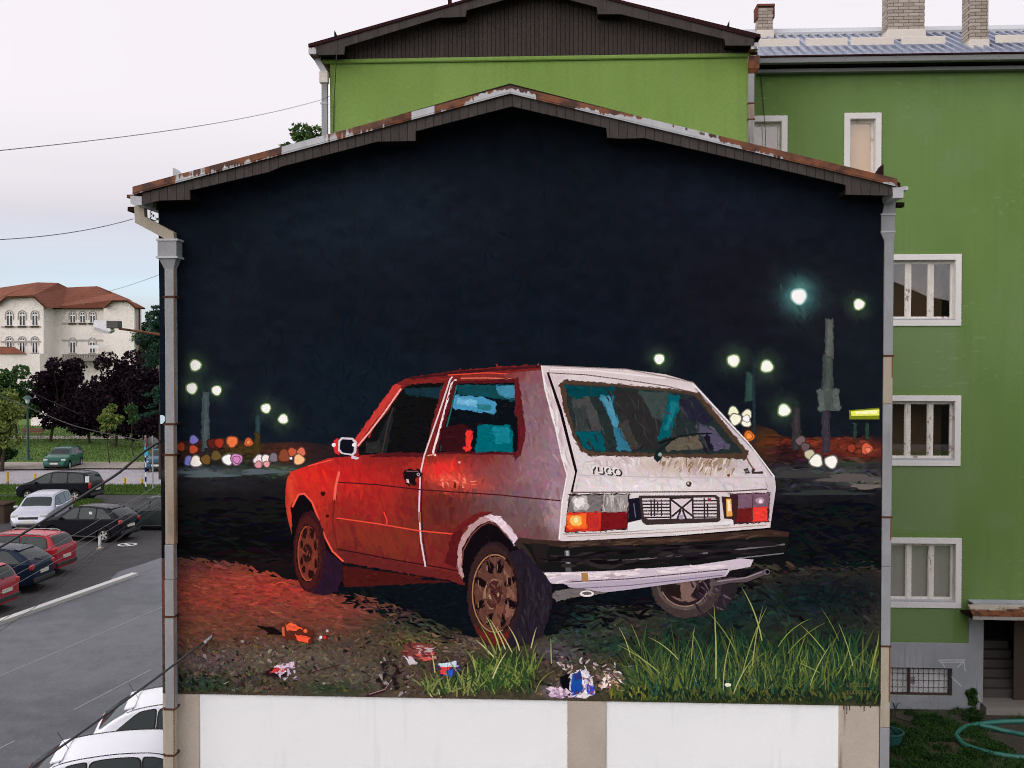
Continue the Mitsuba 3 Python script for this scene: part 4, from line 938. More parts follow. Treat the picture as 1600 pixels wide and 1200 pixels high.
YP = [(1380, 1112), (1460, 1118), (1520, 1140), (1600, 1190), (1640, 1230), (1380, 1230)]
struct('yard_weeds', trimesh.Trimesh(*blades(rng, np.vstack([patchy(3, YP, 11000, .43), patchy(4, [(1480, 1108), (1640, 1120), (1640, 1230), (1480, 1200)], 4000, .62)]), .085, .012, 1.0), process=False), 'leaf_weed', kind='stuff', label='patchy dark green grass in the yard right of the mural building')
rngw = np.random.default_rng(31); C = patchy(3, YP, 320, .46)
struct('yard_groundcover', trimesh.Trimesh(*leaves(rngw, C + [0, 0, .03], np.outer(.06 + .10 * rngw.random(len(C)), [1, 1, .5]), 9000, .026), process=False), 'leaf_weed_dark', kind='stuff', label='leafy ground cover between the grass patches in the yard')
g = blades(rng, scatter(rng, [(1386, 1108), (1530, 1108), (1530, 1100), (1386, 1099)], YZ, 260), .14, .02, .5)
struct('wall_weeds', trimesh.Trimesh(*g, process=False), 'leaf_weed_dark', kind='stuff', label='scattered weeds along the foot of the grey plinth')
b = at(1515, 1108, 2, YZ)
tree('doorway_shrub', 'small leafy shrub beside the dark doorway', 'shrub', b, .6, b + [0.0, 0.02, .27], (.17, .15, .22), [('leaf_weed', .6), ('leaf_weed_dark', .4)], 1500, .035, 33, 14, .09, trunk_r=.02)
b = at(1524, 1128, 2, YZ)
tree('doorway_shrub', 'trailing weed bush between the doorway shrub and the hose', 'shrub', b, .4, b + [-.02, 0, .10], (.16, .2, .12), [('leaf_weed', .5), ('leaf_weed_dark', .5)], 900, .035, 34, 10, .08, trunk_r=.012)
# garden hose: two loops
def smooth_path(pts, n): 
    pts = np.array(pts, float); s = np.linspace(0, 1, len(pts)); return np.column_stack([PchipInterpolator(s, pts[:, i])(np.linspace(0, 1, n)) for i in range(3)])
hp = [(1640, 1126, .07), (1600, 1127, .05), (1565, 1128, .05), (1535, 1131, .05), (1512, 1135, .05), (1498, 1143, .05), (1495, 1151, .05), (1504, 1162, .05), (1530, 1172, .05), (1560, 1179, .05), (1600, 1184, .05), (1650, 1186, .05)]
hq = [(1530, 1133, .11), (1550, 1137, .09), (1575, 1143, .05), (1600, 1148, .05), (1650, 1156, .05)]
hs = thing('garden_hose', 'thick teal hose lying in a wide loop on the yard path', 'hose')
part(hs, 'loop', tube(smooth_path([at(x, y, 2, YZ + z) for x, y, z in hp], 70), .048, 10), 'teal_hose', True)
part(hs, 'loop', tube(smooth_path([at(x, y, 2, YZ + z) for x, y, z in hq], 40), .045, 10), 'teal_hose', True)
tb = at(1388, 1165, 2, YZ); tk = thing('plastic_tub', 'teal plastic tub with a black handle, half hidden behind the right downpipe', 'tub')
part(tk, 'basin', cat_([lathe([(0.001, 0), (.20, 0), (.27, .26), (.285, .26), (.285, .28), (.255, .28), (.19, .02), (0.001, .02)], 24).apply_translation((tb[0], tb[1], YZ))]), 'teal_plastic', 35)
part(tk, 'handle', tube([(tb[0] - .05, tb[1] - .05, YZ + .42), (tb[0] + .22, tb[1] - .12, YZ + .16)], .014, 7), 'black', True)

# ------------------------------------------------------------------ the pale house far left
HS = thing('pale_house', 'large pale old house with a red tiled half hipped roof and arched windows', 'house'); HY = 128.0
h2 = lambda x, y, Y=HY: at(x, y, 1, Y)
def hbox(xa, xb, yt, Y0, Y1, z0=0.0):
    a, b = h2(xa, yt, Y0), h2(xb, yt, Y0); return box(a[0], b[0], Y0, Y1, z0, a[2])
lw = Polygon([(h2(x, y, HY - 3)[0], h2(x, y, HY - 3)[2]) for x, y in ((-40, 700), (68, 700), (68, 477), (53, 463.5), (9, 465), (-2, 475), (-40, 475))]).buffer(0)
part(HS, 'wall', cat_([wallx(lw, HY - 3, HY + 12), hbox(68.5, 163, 480, HY, HY + 12)]), 'house_plaster')
rw = Polygon([(h2(x, y, HY - .8)[0], h2(x, y, HY - .8)[2]) for x, y in ((162, 700), (210, 700), (210, 480), (199, 470), (176, 470), (165, 480), (162, 480))]).buffer(0)
sw = trimesh.creation.extrude_polygon(Polygon([h2(210.5, 480, HY + .5)[:2], h2(217.5, 480, HY + .5)[:2], h2(217.5, 480, HY + 12)[:2], h2(206, 480, HY + 12)[:2]]), h2(214, 480, HY + .5)[2], engine='earcut')
part(HS, 'wall', cat_([wallx(rw, HY - .8, HY + 1.5), sw]), 'house_plaster')
def tri3(*faces): return cat_([fill3(f) for f in faces])
A = lambda x, y, d=0.0: h2(x, y, HY + d)
part(HS, 'roof', tri3([A(-6, 476, -3.6), A(9, 463, -3.6), A(58.6, 441, 2), A(35, 447, 2)], [A(9, 463, -3.6), A(52.5, 461.5, -3.6), A(58.6, 441, 2)], [A(52.5, 461.5, -3.6), A(73, 481, -3.6), A(97, 481, -.6), A(105, 449, 5), A(91, 442, 3.5), A(58.6, 441, 2)],
     [A(72, 481, -.6), A(163, 480.5, -.6), A(175, 469, -.6), A(177, 457, 4), A(152, 447, 5), A(105, 449, 5)], [A(163, 480.5, -1.4), A(175.5, 468.8, -1.4), A(177, 457, 4), A(165, 462, 4)], [A(175, 469, -1.4), A(198.5, 469, -1.4), A(177, 457, 4)],
     [A(198.5, 469, -1.4), A(212, 481, -1.4), A(226.5, 481, .2), A(201, 467, 3), A(177, 457, 4)], [A(226.5, 481, .2), A(201, 467, 3), A(152, 447, 5), A(190, 472, 12)], [A(-40, 476, 12), A(190, 470, 12), A(152, 447, 5), A(105, 449, 5), A(91, 442, 3.5), A(58.6, 441, 2), A(-40, 455, 6)], [A(-40, 481, -3), A(-6, 476, -3.6), A(35, 447, 2), A(58.6, 441, 2), A(-40, 455, 6)]), 'clay_tile')
part(HS, 'eaves', cat_([tube([A(9, 465.2, -3.6), A(52.5, 463.6, -3.6), A(72.5, 481.5, -3.6)], .12, 6), tube([A(9, 465.2, -3.6), A(-6, 477.6, -3.6)], .12, 6), tube([A(72, 481.5, -.5), A(163, 481.3, -.5)], .14, 6), tube([A(163, 481.2, -1.4), A(175.3, 470, -1.4), A(198.5, 470, -1.4), A(212, 481.5, -1.4), A(226, 482, .2)], .12, 6)]), 'rust_band')
for x0 in (73.8, 217.6):
    part(HS, 'drainpipe', tube([A(x0, 482, -.3), A(x0, 640, -.3)], .09, 6), 'rust_band')


def arch(cx, y0, y1, w, Y):
    a, b = h2(cx - w / 2, y1, Y), h2(cx + w / 2, y0, Y); x0, x1, z0, z1 = a[0], b[0], a[2], b[2]; r = (x1 - x0) / 2; xm = (x0 + x1) / 2
    return Polygon([(x0, z0), (x1, z0)] + [(xm + r * math.cos(t), z1 - r + r * math.sin(t)) for t in np.linspace(0, math.pi, 11)]), (x0, x1, z0, z1, xm, r)


def hwin(cx, y0, y1, w, Y):
    P, (x0, x1, z0, z1, xm, r) = arch(cx, y0, y1, w, Y)
    k = part(HS, 'window', wallx(P.difference(P.buffer(-.07)), Y - .05, Y - .005), 'white_trim')
    zt = z1 - r * 1.1; q = (P.buffer(-.06)).intersection(sbox(xm - .07, z0, xm + .07, zt).union(sbox(x0, zt - .10, x1, zt + .08)).union(sbox(xm - .05, zt, xm + .05, z1)))
    part(k, 'bars', wallx(q, Y - .04, Y - .004), 'white_trim')
    part(k, 'pane', wallx(P.buffer(-.05), Y - .02, Y - .002), 'car_glass')
    part(k, 'sill', box(x0 - .12, x1 + .12, Y - .22, Y - .003, z0 - .22, z0 - .02), 'stone_brown')
    part(k, 'hood', wallx(P.buffer(.16).difference(P.buffer(.05)).intersection(sbox(x0 - 1, zt - .6, x1 + 1, z1 + 1)), Y - .10, Y - .003), 'house_trim')


for cx in (15, 35, 54.8): hwin(cx, 486.5, 509, 9.6, HY - 3)
for cx in (15, 35, 54.8): hwin(cx, 527, 552, 8.8, HY - 3)
for cx in (113.7, 129.2, 144.8): hwin(cx, 487.5, 504.5, 8.8, HY)
for cx in (113.7, 144.6): hwin(cx, 529, 552, 8.8, HY)
for xa, xb, y, Y in ((2, 64, 510.5, HY - 3), (97, 161, 505, HY), (97, 161, 531.5, HY), (2, 64, 533.5, HY - 3)):
    a, b = h2(xa, y, Y), h2(xb, y, Y); part(HS, 'string_course', box(a[0], b[0], Y - .10, Y - .003, a[2] - .12, a[2] + .08), 'house_trim')
a, b = h2(97, 553, HY - 2), h2(160, 553, HY - 2)
part(HS, 'balcony', cat_([box(a[0], b[0], HY - 2, HY - .01, a[2] - .9, a[2] - .6)] + [box(a[0] + i * .33, a[0] + i * .33 + .2, HY - 2, HY - 1.8, a[2] - .59, a[2] - .15) for i in range(int((b[0] - a[0]) / .33))] + [box(a[0], b[0], HY - 2.05, HY - 1.75, a[2] - .149, a[2])]), 'kerb_grey')
a, b = h2(138.5, 539, HY - 2.1), h2(155, 544.5, HY - 2.1); part(HS, 'white_banner', box(a[0], b[0], HY - 2.15, HY - 2.1, b[2], a[2]), 'paper_white')
# low neighbour with a red hipped roof, and the block right of the house
LH = thing('low_house', 'low building with a red hipped roof in front of the pale house', 'house'); a, b = h2(-40, 553, HY - 6), h2(62, 553, HY - 6)
part(LH, 'wall', box(a[0], b[0], HY - 6, HY - 4, 0, a[2]), 'house_plaster')
part(LH, 'roof', tri3([A(-60, 553, -6.3), A(41, 553, -6.3), A(22, 542, -5), A(-60, 541, -5)], [A(41, 553, -6.3), A(41, 552.5, -3.9), A(22, 542, -5)], [A(41, 552.5, -3.9), A(-60, 553, -3.9), A(-60, 541, -5), A(22, 542, -5)]), 'clay_tile')
part(LH, 'window', box(*(lambda a, b: (a[0], b[0], HY - 6.03, HY - 5.99, b[2], a[2]))(A(20, 572, -6), A(29, 582, -6))), 'car_glass')
FB = thing('far_house', 'pale flat fronted house glimpsed between the big house and the conifer', 'house'); a, b = h2(219, 522, HY + 8), h2(262, 522, HY + 8)
part(FB, 'wall', box(a[0], b[0], HY + 8, HY + 14, 0, a[2]), 'house_plaster'); part(FB, 'roof', box(a[0] - .3, b[0], HY + 7.6, HY + 14, a[2] + .002, a[2] + .25), 'kerb_grey')
a, b = h2(221, 545, HY + 7.9), h2(226, 552, HY + 7.9); part(FB, 'window', box(a[0], b[0], HY + 7.95, HY + 8.02, b[2], h2(221, 530, HY + 7.9)[2]), 'teal_plastic')
a, b = h2(219, 553, HY + 7.0), h2(262, 562, HY + 7.0); part(FB, 'balcony', box(a[0], b[0], HY + 7, HY + 7.95, b[2], a[2]), 'kerb_grey')
a, b = h2(215, 598, HY - 16), h2(262, 598, HY - 16)
lone('garden_wall', 'pale garden wall glimpsed behind the purple trees', 'wall', cat_([box(h2(48, 655, 108)[0], h2(104, 655, 108)[0], 108, 108.3, 0, h2(60, 641, 108)[2])]), 'house_plaster')

# ------------------------------------------------------------------ street furniture
lp = at(44, 718, 2, 0); k = thing('park_lamp', 'dark green park lamp post with a hooded lantern on the lawn', 'street lamp'); zt = at(44, 630, 1, lp[1])[2]
part(k, 'base', cat_([lathe([(.001, 0), (.32, 0), (.30, .1), (.14, .14), (.12, .5), (.001, .5)], 16).apply_translation((lp[0], lp[1], 0))]), 'lamp_green', 35)
part(k, 'pole', tube([(lp[0], lp[1], .3), (lp[0], lp[1], zt)], [.10, .065], 10), 'lamp_green', True)
part(k, 'lantern', cat_([lathe([(.001, 0), (.12, 0), (.21, .34), (.001, .34)], 14).apply_translation((lp[0], lp[1], zt))]), 'lamp_glass', 35)
part(k, 'hood', cat_([lathe([(.001, .35), (.36, .35), (.30, .44), (.10, .58), (.001, .60)], 16).apply_translation((lp[0], lp[1], zt))]), 'lamp_green', 35)
bp = at(49, 684, 2, 0); k = thing('park_bench', 'dark red park bench on the path behind the lamp post', 'bench')
a, b = at(32, 684, 2, 0), at(67, 684, 2, 0); x0, x1, y = a[0], b[0], bp[1]
for i in range(3): part(k, 'back_slat', box(x0, x1, y + .34, y + .38, .52 + i * .14, .63 + i * .14), 'bench_wood')
for i in range(3): part(k, 'seat_slat', box(x0, x1, y - .1 + i * .13, y + .01 + i * .13, .43, .47), 'bench_wood')
for x in (x0 + .2, x1 - .25): part(k, 'leg', cat_([box(x, x + .08, y - .08, y - .02, 0, .428), box(x, x + .08, y + .30, y + .338, 0, .9)]), 'lamp_box')
for i, (x, y, h) in enumerate(((12, 757, 20), (55, 752, 12), (195, 759.5, 13), (222, 759.5, 12), (52.5, 826, 11), (78, 832, 17))):
    q = at(x, y, 2, 0); zt = at(x, y - h, 1, q[1])[2]
    L_ = ['yellow bollard on the verge left of the people carrier', 'yellow bollard behind the nose of the people carrier', 'yellow bollard left of the striped sign post', 'yellow bollard beside the striped sign post, half worn', 'pale yellow bollard in front of the silver car', 'yellow bollard at the nose of the black hatchback'][i]
    kk = thing('bollard', L_, 'bollard', 'yellow bollards around the lot')
    part(kk, 'shaft', tube([(q[0], q[1], -.05), (q[0], q[1], zt)], .075, 10), 'post_yellow', 35); part(kk, 'foot', tube([(q[0], q[1], -.05), (q[0], q[1], .18)], .08, 10), 'kerb_grey' if i != 3 else 'rust_band', 35)
q = at(156, 858, 2, 0); k = thing('bollard', 'white painted post standing alone in front of the black hatchback', 'bollard')
part(k, 'shaft', tube([(q[0], q[1], 0), (q[0], q[1], at(156, 837, 1, q[1])[2])], .055, 10), 'post_white', 35); part(k, 'foot', tube([(q[0], q[1], -.02), (q[0], q[1], .05)], .16, 12), 'kerb_grey', 35)
q = at(228, 768, 2, 0); zt = at(228, 680, 1, q[1])[2]; k = thing('road_sign', 'round no stopping sign seen edge-on on a striped post with a blue plate', 'road sign')
n = 9
for i in range(n): part(k, 'post_band', tube([(q[0], q[1], zt * .78 * i / n + .001), (q[0], q[1], zt * .78 * (i + 1) / n)], .045, 10), 'post_white' if i % 2 else 'sign_blue', 35)
part(k, 'post_top', tube([(q[0], q[1], zt * .78 + .001), (q[0], q[1], zt)], .04, 10), 'zinc_post', 35)
Rz = T().translate([q[0] + .04, q[1] - .07, zt - .42]).rotate([0, 0, 1], -62)
disc = lambda r, h: mikit.ply(trimesh.creation.cylinder(r, h, sections=28, transform=trimesh.transformations.rotation_matrix(math.pi / 2, (1, 0, 0))), None, smooth=35)
part(k, 'disc_rim', disc(.32, .02), 'sign_red', to_world=Rz); part(k, 'disc_face', disc(.27, .03), 'sign_blue', to_world=Rz)
part(k, 'disc_bar', mikit.ply(box(-.25, .25, -.018, .018, -.03, .03).apply_transform(trimesh.transformations.rotation_matrix(.8, (0, 1, 0))), None), 'sign_red', to_world=Rz)
Pz = T().translate([q[0] + .06, q[1] - .08, at(230, 705, 1, q[1])[2]]).rotate([0, 0, 1], -25)
part(k, 'blue_plate', mikit.ply(box(-.14, .16, -.01, .01, -.24, .24), None), 'sign_cyan', to_world=Pz)
q = at(239, 768, 2, 0); zt = at(239, 681, 1, q[1])[2]; k = thing('road_sign', 'grey back of a round sign on a bare zinc post', 'road sign')
part(k, 'post', tube([(q[0], q[1], 0), (q[0], q[1], zt)], .04, 10), 'zinc_post', 35)
part(k, 'disc', mikit.ply(trimesh.creation.cylinder(.36, .02, sections=28, transform=trimesh.transformations.rotation_matrix(math.pi / 2, (1, 0, 0))), None, smooth=35), 'sign_back', to_world=T().translate([q[0] - .05, q[1] + .05, zt - .42]).rotate([0, 0, 1], 12))
part(k, 'bracket', box(q[0] - .3, q[0] + .3, q[1] - .03, q[1] - .005, zt - .46, zt - .40), 'zinc_post')
# street light on an outreach arm
Y = 13.5; s2 = lambda x, y: at(x, y, 1, Y); k = thing('street_light', 'white street light on a rusty arm reaching out from behind the mural wall', 'street lamp')
pb = s2(285, 540); part(k, 'pole', tube([(pb[0], Y, 0), (pb[0], Y, s2(285, 526)[2] + .3)], [.12, .08], 12), 'zinc_post', True)
part(k, 'arm', tube([s2(186, 513.5), s2(215, 517.5), s2(285, 528.5)], [.028, .030, .036], 9), 'all_rust', True)
a, b = s2(169, 501.5), s2(188, 513); part(k, 'gear_box', box(a[0], b[0], Y - .12, Y + .12, b[2], a[2], .012), 'lamp_box')
hv = [(s2(x, y)[0], s2(x, y)[2]) for x, y in ((150, 500.5), (168.5, 501), (168.5, 513), (177, 517), (172, 518), (148.5, 510))]
hm = trimesh.convex.convex_hull(np.array([(x, Y + s * w, z) for x, z in hv for s, w in ((-1, .11), (1, .11), (-1, .07), (1, .07))])); part(k, 'housing', hm, 'lamp_white')
gv = [(s2(x, y)[0], s2(x, y)[2]) for x, y in ((148.5, 511), (172, 518.5), (177, 517.5), (171, 520.8), (163, 520.5), (151, 516))]
part(k, 'bowl', trimesh.convex.convex_hull(np.array([(x, Y + s * .10, z - .004) for x, z in gv for s in (-1, 1)])), 'lamp_bowl')

# ------------------------------------------------------------------ cables
def wire(px, y0, y1, r, label, sag=0.0, group=None, end=None, mat='cable_black', n=26):
    """A cable sighted at px; the depth runs from y0 to y1 along it."""
    L_ = np.linspace(0, 1, len(px)); pts = np.array([at(x, y, 1, y0 + (y1 - y0) * t) for (x, y), t in zip(px, L_)])
    s = smooth_path(pts, n) if len(px) > 2 else np.array([pts[0] + (pts[1] - pts[0]) * t - [0, 0, sag * 4 * t * (1 - t)] for t in np.linspace(0, 1, n)])
    if end is not None: s = np.vstack([s, end])
    return lone('overhead_cable', label, 'cable', tube(s, r, 6), mat, True, group)


CG = 'thin overhead cables crossing the parking lot'
wire([(-60, 886), (0, 855), (66, 815), (140, 768), (184, 740), (226, 705), (250, 690)], 1.0, .45, .017, 'thick twisted black cable crossing the parked cars to the wall edge')
for px, lb in (([(-20, 910), (23, 886), (105, 841.5), (201, 785.5), (250, 756)], 'uppermost of the thin cables crossing the black hatchback'),
               ([(-20, 923), (26, 897.5), (115, 850), (210, 796), (250, 772)], 'thin cable crossing the red estate, second from the top'),
               ([(-20, 938), (42, 903), (122, 857), (192, 815), (250, 779)], 'thin cable crossing the red estate, third from the top'),
               ([(-20, 977), (26, 950), (112, 887), (171, 841), (250, 785)], 'thin cable over the open asphalt, fourth from the top'),
               ([(-20, 983), (33, 950), (149, 866), (185, 841), (250, 789)], 'thin black cable over the kerb, next to last'),
               ([(-20, 1001), (0, 986), (53, 950), (150, 870), (250, 794)], 'lowest thin black cable over the kerb')):
    wire(px, 1.0, .45, .0034, lb, group=CG, mat='wire_light' if 'third' in lb or 'upper' in lb or 'second' in lb else 'cable_black')
wire([(-20, 608), (5, 620), (62, 644), (122, 667), (200, 684), (250, 695)], 2.5, .45, .006, 'slack cable in front of the lamp post and the purple trees')
wire([(30, 605), (124, 647)], 40, 44, .02, 'short cable running into the dark purple trees')
wire([(-40, 239), (505, 155)], -4.0, F2, .004, 'upper cable across the pale sky to the green building', .10, end=at(515, 150, 1, GY + .05), mat='wire_grey')
wire([(-40, 376), (208, 342)], -4.0, -.2, .004, 'lower cable across the pale sky to the left eaves of the mural building', .05, mat='wire_grey')
wire([(150, 460), (262, 424)], 60, 50, .012, 'faint far cable against the sky right of the red roof', .1, mat='wire_grey')
s = smooth_path([at(x, y, 1, Yv) for (x, y), Yv in zip([(20, 1222), (50, 1199), (150, 1128), (250, 1055), (312, 1008), (318, 1004)], [-1.3, -1.2, -.85, -.45, -.18, -.12])], 40)
k = thing('anchor_cable', 'thick black cable running up to an anchor on the lower left of the mural', 'cable')
part(k, 'cable', tube(s, .014, 8), 'cable_black', True); e = at(318, 1004, 1, -.12)
part(k, 'anchor', cat_([tube([e, (e[0] + .05, -.0, e[2] + .03)], .014, 7), box(e[0] + .005, e[0] + .035, -.13, -.10, e[2] - .006, e[2] + .018), tube([(e[0] + .06, -.13, e[2] + .05), (e[0] + .06, -.0, e[2] + .05)], .009, 6)]), 'zinc_edge')
gp = thing('gutter_plant', 'small yellowish plant growing behind the left downpipe under the eaves', 'plant'); rngp = np.random.default_rng(44)
e = at(234, 333, 1, -.03)
part(gp, 'stem', cat_([tube([e, e + [.05, -.02, .06], e + [.10, -.03, .11]], .005, 5), tube([e + [0, 0, -.06], e + [.06, -.02, -.09], e + [.12, -.03, -.08]], .005, 5)]), 'leaf_lime_dark')
part(gp, 'leaf', leaves(rngp, [e + [.08, -.03, .09], e + [.1, -.03, -.08], e + [.03, -.02, -.03]], [(.03,), (.03,), (.03,)], 26, .022), 'leaf_lime')

# ------------------------------------------------------------------ the mural: paint on the gable wall, laid on as shapes and brush strokes
MU = f'{MB}__mural'
LAY = [0]
STEP = 1.5e-5      # metres of paint per layer
BAG = {}
WALLP = Polygon([(247.5, 300), (280, 290), (420, 250), (649, 188), (797, 150), (960, 183), (1200, 243), (1379, 290), (1375.3, 1103), (255, 1083)])
PAINTS = {}


def pigment(c):
    """A flat mural paint, c in 0-255 display values."""
    c = tuple(int(round(min(max(v, 0), 255) / 6) * 6) for v in c)
    if c not in PAINTS:
        PAINTS[c] = f'mural_paint_{len(PAINTS)}'; matte(PAINTS[c], lin(*c))
    return PAINTS[c]


def add(sub, v, f, mat, lift=None):
    """v: (n, 2) design points, f: triangles; laid one paint layer above what is there."""
    w = wxz(v[:, 0], v[:, 1]); y = -(0.006 + LAY[0] * STEP) - (0 if lift is None else lift)
    P = np.column_stack([w[:, 0], np.broadcast_to(y, (len(w),)), w[:, 1]]); f = np.asarray(f)
    c = (P[f[:, 1], 0] - P[f[:, 0], 0]) * (P[f[:, 2], 2] - P[f[:, 0], 2]) - (P[f[:, 1], 2] - P[f[:, 0], 2]) * (P[f[:, 2], 0] - P[f[:, 0], 0])
    f = np.where((c < 0)[:, None], f[:, ::-1], f)[abs(c) > 1e-12]
    BAG.setdefault((sub, mat), []).append(trimesh.Trimesh(P, f, process=False))


BR = np.random.default_rng(5)


def rough(P, amp):
    """The outline as a brush leaves it: slightly uneven."""
    out = []
    for g in getattr(P, 'geoms', [P]):
        if g.geom_type != 'Polygon' or g.area < 0.3: continue
        r = np.array(g.segmentize(7.0).exterior.coords)[:-1]; n = meshkit.noise(np.column_stack([r / 5.0, r[:, :1] * 0]), 3) - 0.5, meshkit.noise(np.column_stack([r / 5.0, r[:, :1] * 0]), 8) - 0.5
        q = Polygon(r + amp * np.column_stack(n), [h.coords for h in g.interiors]).buffer(0)
        out += list(getattr(q, 'geoms', [q]))
    return shapely.MultiPolygon([q for q in out if q.geom_type == 'Polygon'])


def dabs(sub, c, ctr, ang, ln, wd, jit):
    """Short dabs of slightly varied paint: centres, directions."""
    n = len(ctr)
    if not n: return
    u = np.column_stack([np.cos(ang), np.sin(ang)]); m = np.column_stack([-u[:, 1], u[:, 0]]); L_ = ln * (.5 + BR.random(n))[:, None]; W_ = wd * (.5 + BR.random(n))[:, None]
    v = np.stack([ctr - u * L_ / 2, ctr - u * L_ * .2 + m * W_ / 2, ctr + u * L_ * .3 + m * W_ * .4, ctr + u * L_ / 2, ctr + u * L_ * .3 - m * W_ * .4, ctr - u * L_ * .2 - m * W_ / 2], 1)
    k = BR.integers(0, 5, n); lift = BR.random(n) * STEP * 2
    for i in range(5):
        j = np.nonzero(k == i)[0]
        if len(j): add(sub, v[j].reshape(-1, 2), (np.arange(len(j))[:, None, None] * 6 + np.array([(0, 1, 5), (1, 2, 4), (1, 4, 5), (2, 3, 4)])[None]).reshape(-1, 3), pigment(tuple(x * (1 + jit * (i - 2)) + (1.5 * (i - 2)) for x in c)), np.repeat(lift[j], 6))
    LAY[0] += 2


CRISP = ('car_lower_panel', 'car_bumper', 'number_plate', 'lettering', 'badge', 'signature', 'mirror', 'wiper', 'lit_sign', 'tow_ring', 'exhaust')


def shape(sub, pts, mat, cut=None, smooth=0, paint=True):
    col = mat if isinstance(mat, tuple) else None
    if col: mat = pigment(mat)
    P = pts if not isinstance(pts, (list, np.ndarray)) else Polygon(pts)
    P = P.buffer(0)
    if smooth: P = P.buffer(smooth).buffer(-2 * smooth).buffer(smooth)
    P = P.intersection(WALLP if cut is None else cut)
    paint = paint and not any(k in sub for k in CRISP)
    if paint and P.area > 30 and col: P = rough(P, 0.7).intersection(WALLP if cut is None else cut)
    for g in getattr(P, 'geoms', [P]):
        if g.geom_type == 'Polygon' and g.area > 0.3:
            v, f = trimesh.creation.triangulate_polygon(g, engine='earcut'); add(sub, v, f, mat)
    LAY[0] += 1
    if paint and col and P.area > 60:
        W2_ = WALLP.buffer(-4)
        for g in getattr(P, 'geoms', [P]):
            if g.geom_type != 'Polygon' or g.area < 40: continue
            r = np.array(g.exterior.segmentize(5.0).coords); d = np.diff(r, axis=0); ctr = (r[1:] + r[:-1]) / 2 + BR.normal(size=(len(d), 2)) * .7
            ok = shapely.contains_xy(W2_, ctr[:, 0], ctr[:, 1]); dabs(sub, col, ctr[ok], np.arctan2(d[:, 1], d[:, 0])[ok] + BR.normal(size=ok.sum()) * .12, 8, 1.4, .04)
            inn = g.buffer(-2.5); n = int(g.area / 45)
            if inn.area > 20 and n:
                a, b, c_, e = inn.bounds; q = np.column_stack([a + (c_ - a) * BR.random(3 * n), b + (e - b) * BR.random(3 * n)]); q = q[shapely.contains_xy(inn, q[:, 0], q[:, 1])][:n]
                big = (c_ - a) > (e - b); dabs(sub, col, q, (0 if big else math.pi / 2) + BR.normal(size=len(q)) * .45, 9, 2.8, .034)
    return P


def line(sub, pts, w, c):
    return shape(sub, LineString(pts).buffer(w / 2, cap_style=1 if w > 3 else 2), c, paint=False)


def disc_(sub, x, y, r, c, ry=None, wob=0.06, seed=0):
    rg = random.Random(seed + int(x * 7 + y)); ph = rg.random() * 6
    return shape(sub, [(x + r * (1 + wob * math.sin(3 * t + ph) + wob * .6 * math.sin(5 * t + 2 * ph)) * math.cos(t), y + (ry or r) * (1 + wob * math.sin(3 * t + ph)) * math.sin(t)) for t in np.linspace(0, 6.283, 26)[:-1]], c, paint=False)


HI = [[float(v) for v in r] for r in np.linalg.inv(HM)]


FIELDS = {}
USED = {}


def uniq(sub):
    n = USED.get(sub, 0); USED[sub] = n + 1
    return sub if n == 0 else f'{sub}_{n:03d}'


def field(name, base, spots, brush=0.25, bs_=(9.0, 9.0), fine=0.12):
    """A painted area: a base colour with soft areas of other colours, and brush marks; all in the wall's own coordinates."""
    FIELDS[name] = (base, spots); base = lin(*base); sp = [(x, y, rx, ry, lin(*c), s) for x, y, rx, ry, c, s in spots]
    def fn(p, n, uv):
        q = HI[2][0] * p.x + HI[2][1] * p.z + HI[2][2]
        x = (HI[0][0] * p.x + HI[0][1] * p.z + HI[0][2]) / q; y = (HI[1][0] * p.x + HI[1][1] * p.z + HI[1][2]) / q
        wx, wy = x + 14 * (FBM(x / 26, y / 26, 3, 3) - .5), y + 14 * (FBM(x / 26, y / 26, 9, 3) - .5)
        c = mi.Color3f(base)
        for sx, sy, rx, ry, col, s in sp:
            w = s * dr.exp(-dr.square((wx - sx) / rx) - dr.square((wy - sy) / ry)); c = c * (1 - w) + mi.Color3f(col) * w
        b = FBM(x / bs_[0], y / bs_[1], 5, 3); g = N(x * 0.9, y * 0.9, 1)
        return c * (1 - brush + 2 * brush * b) * (1 - fine + 2 * fine * g)
    procm(name, fn, 0.9, spec=0.02); return name


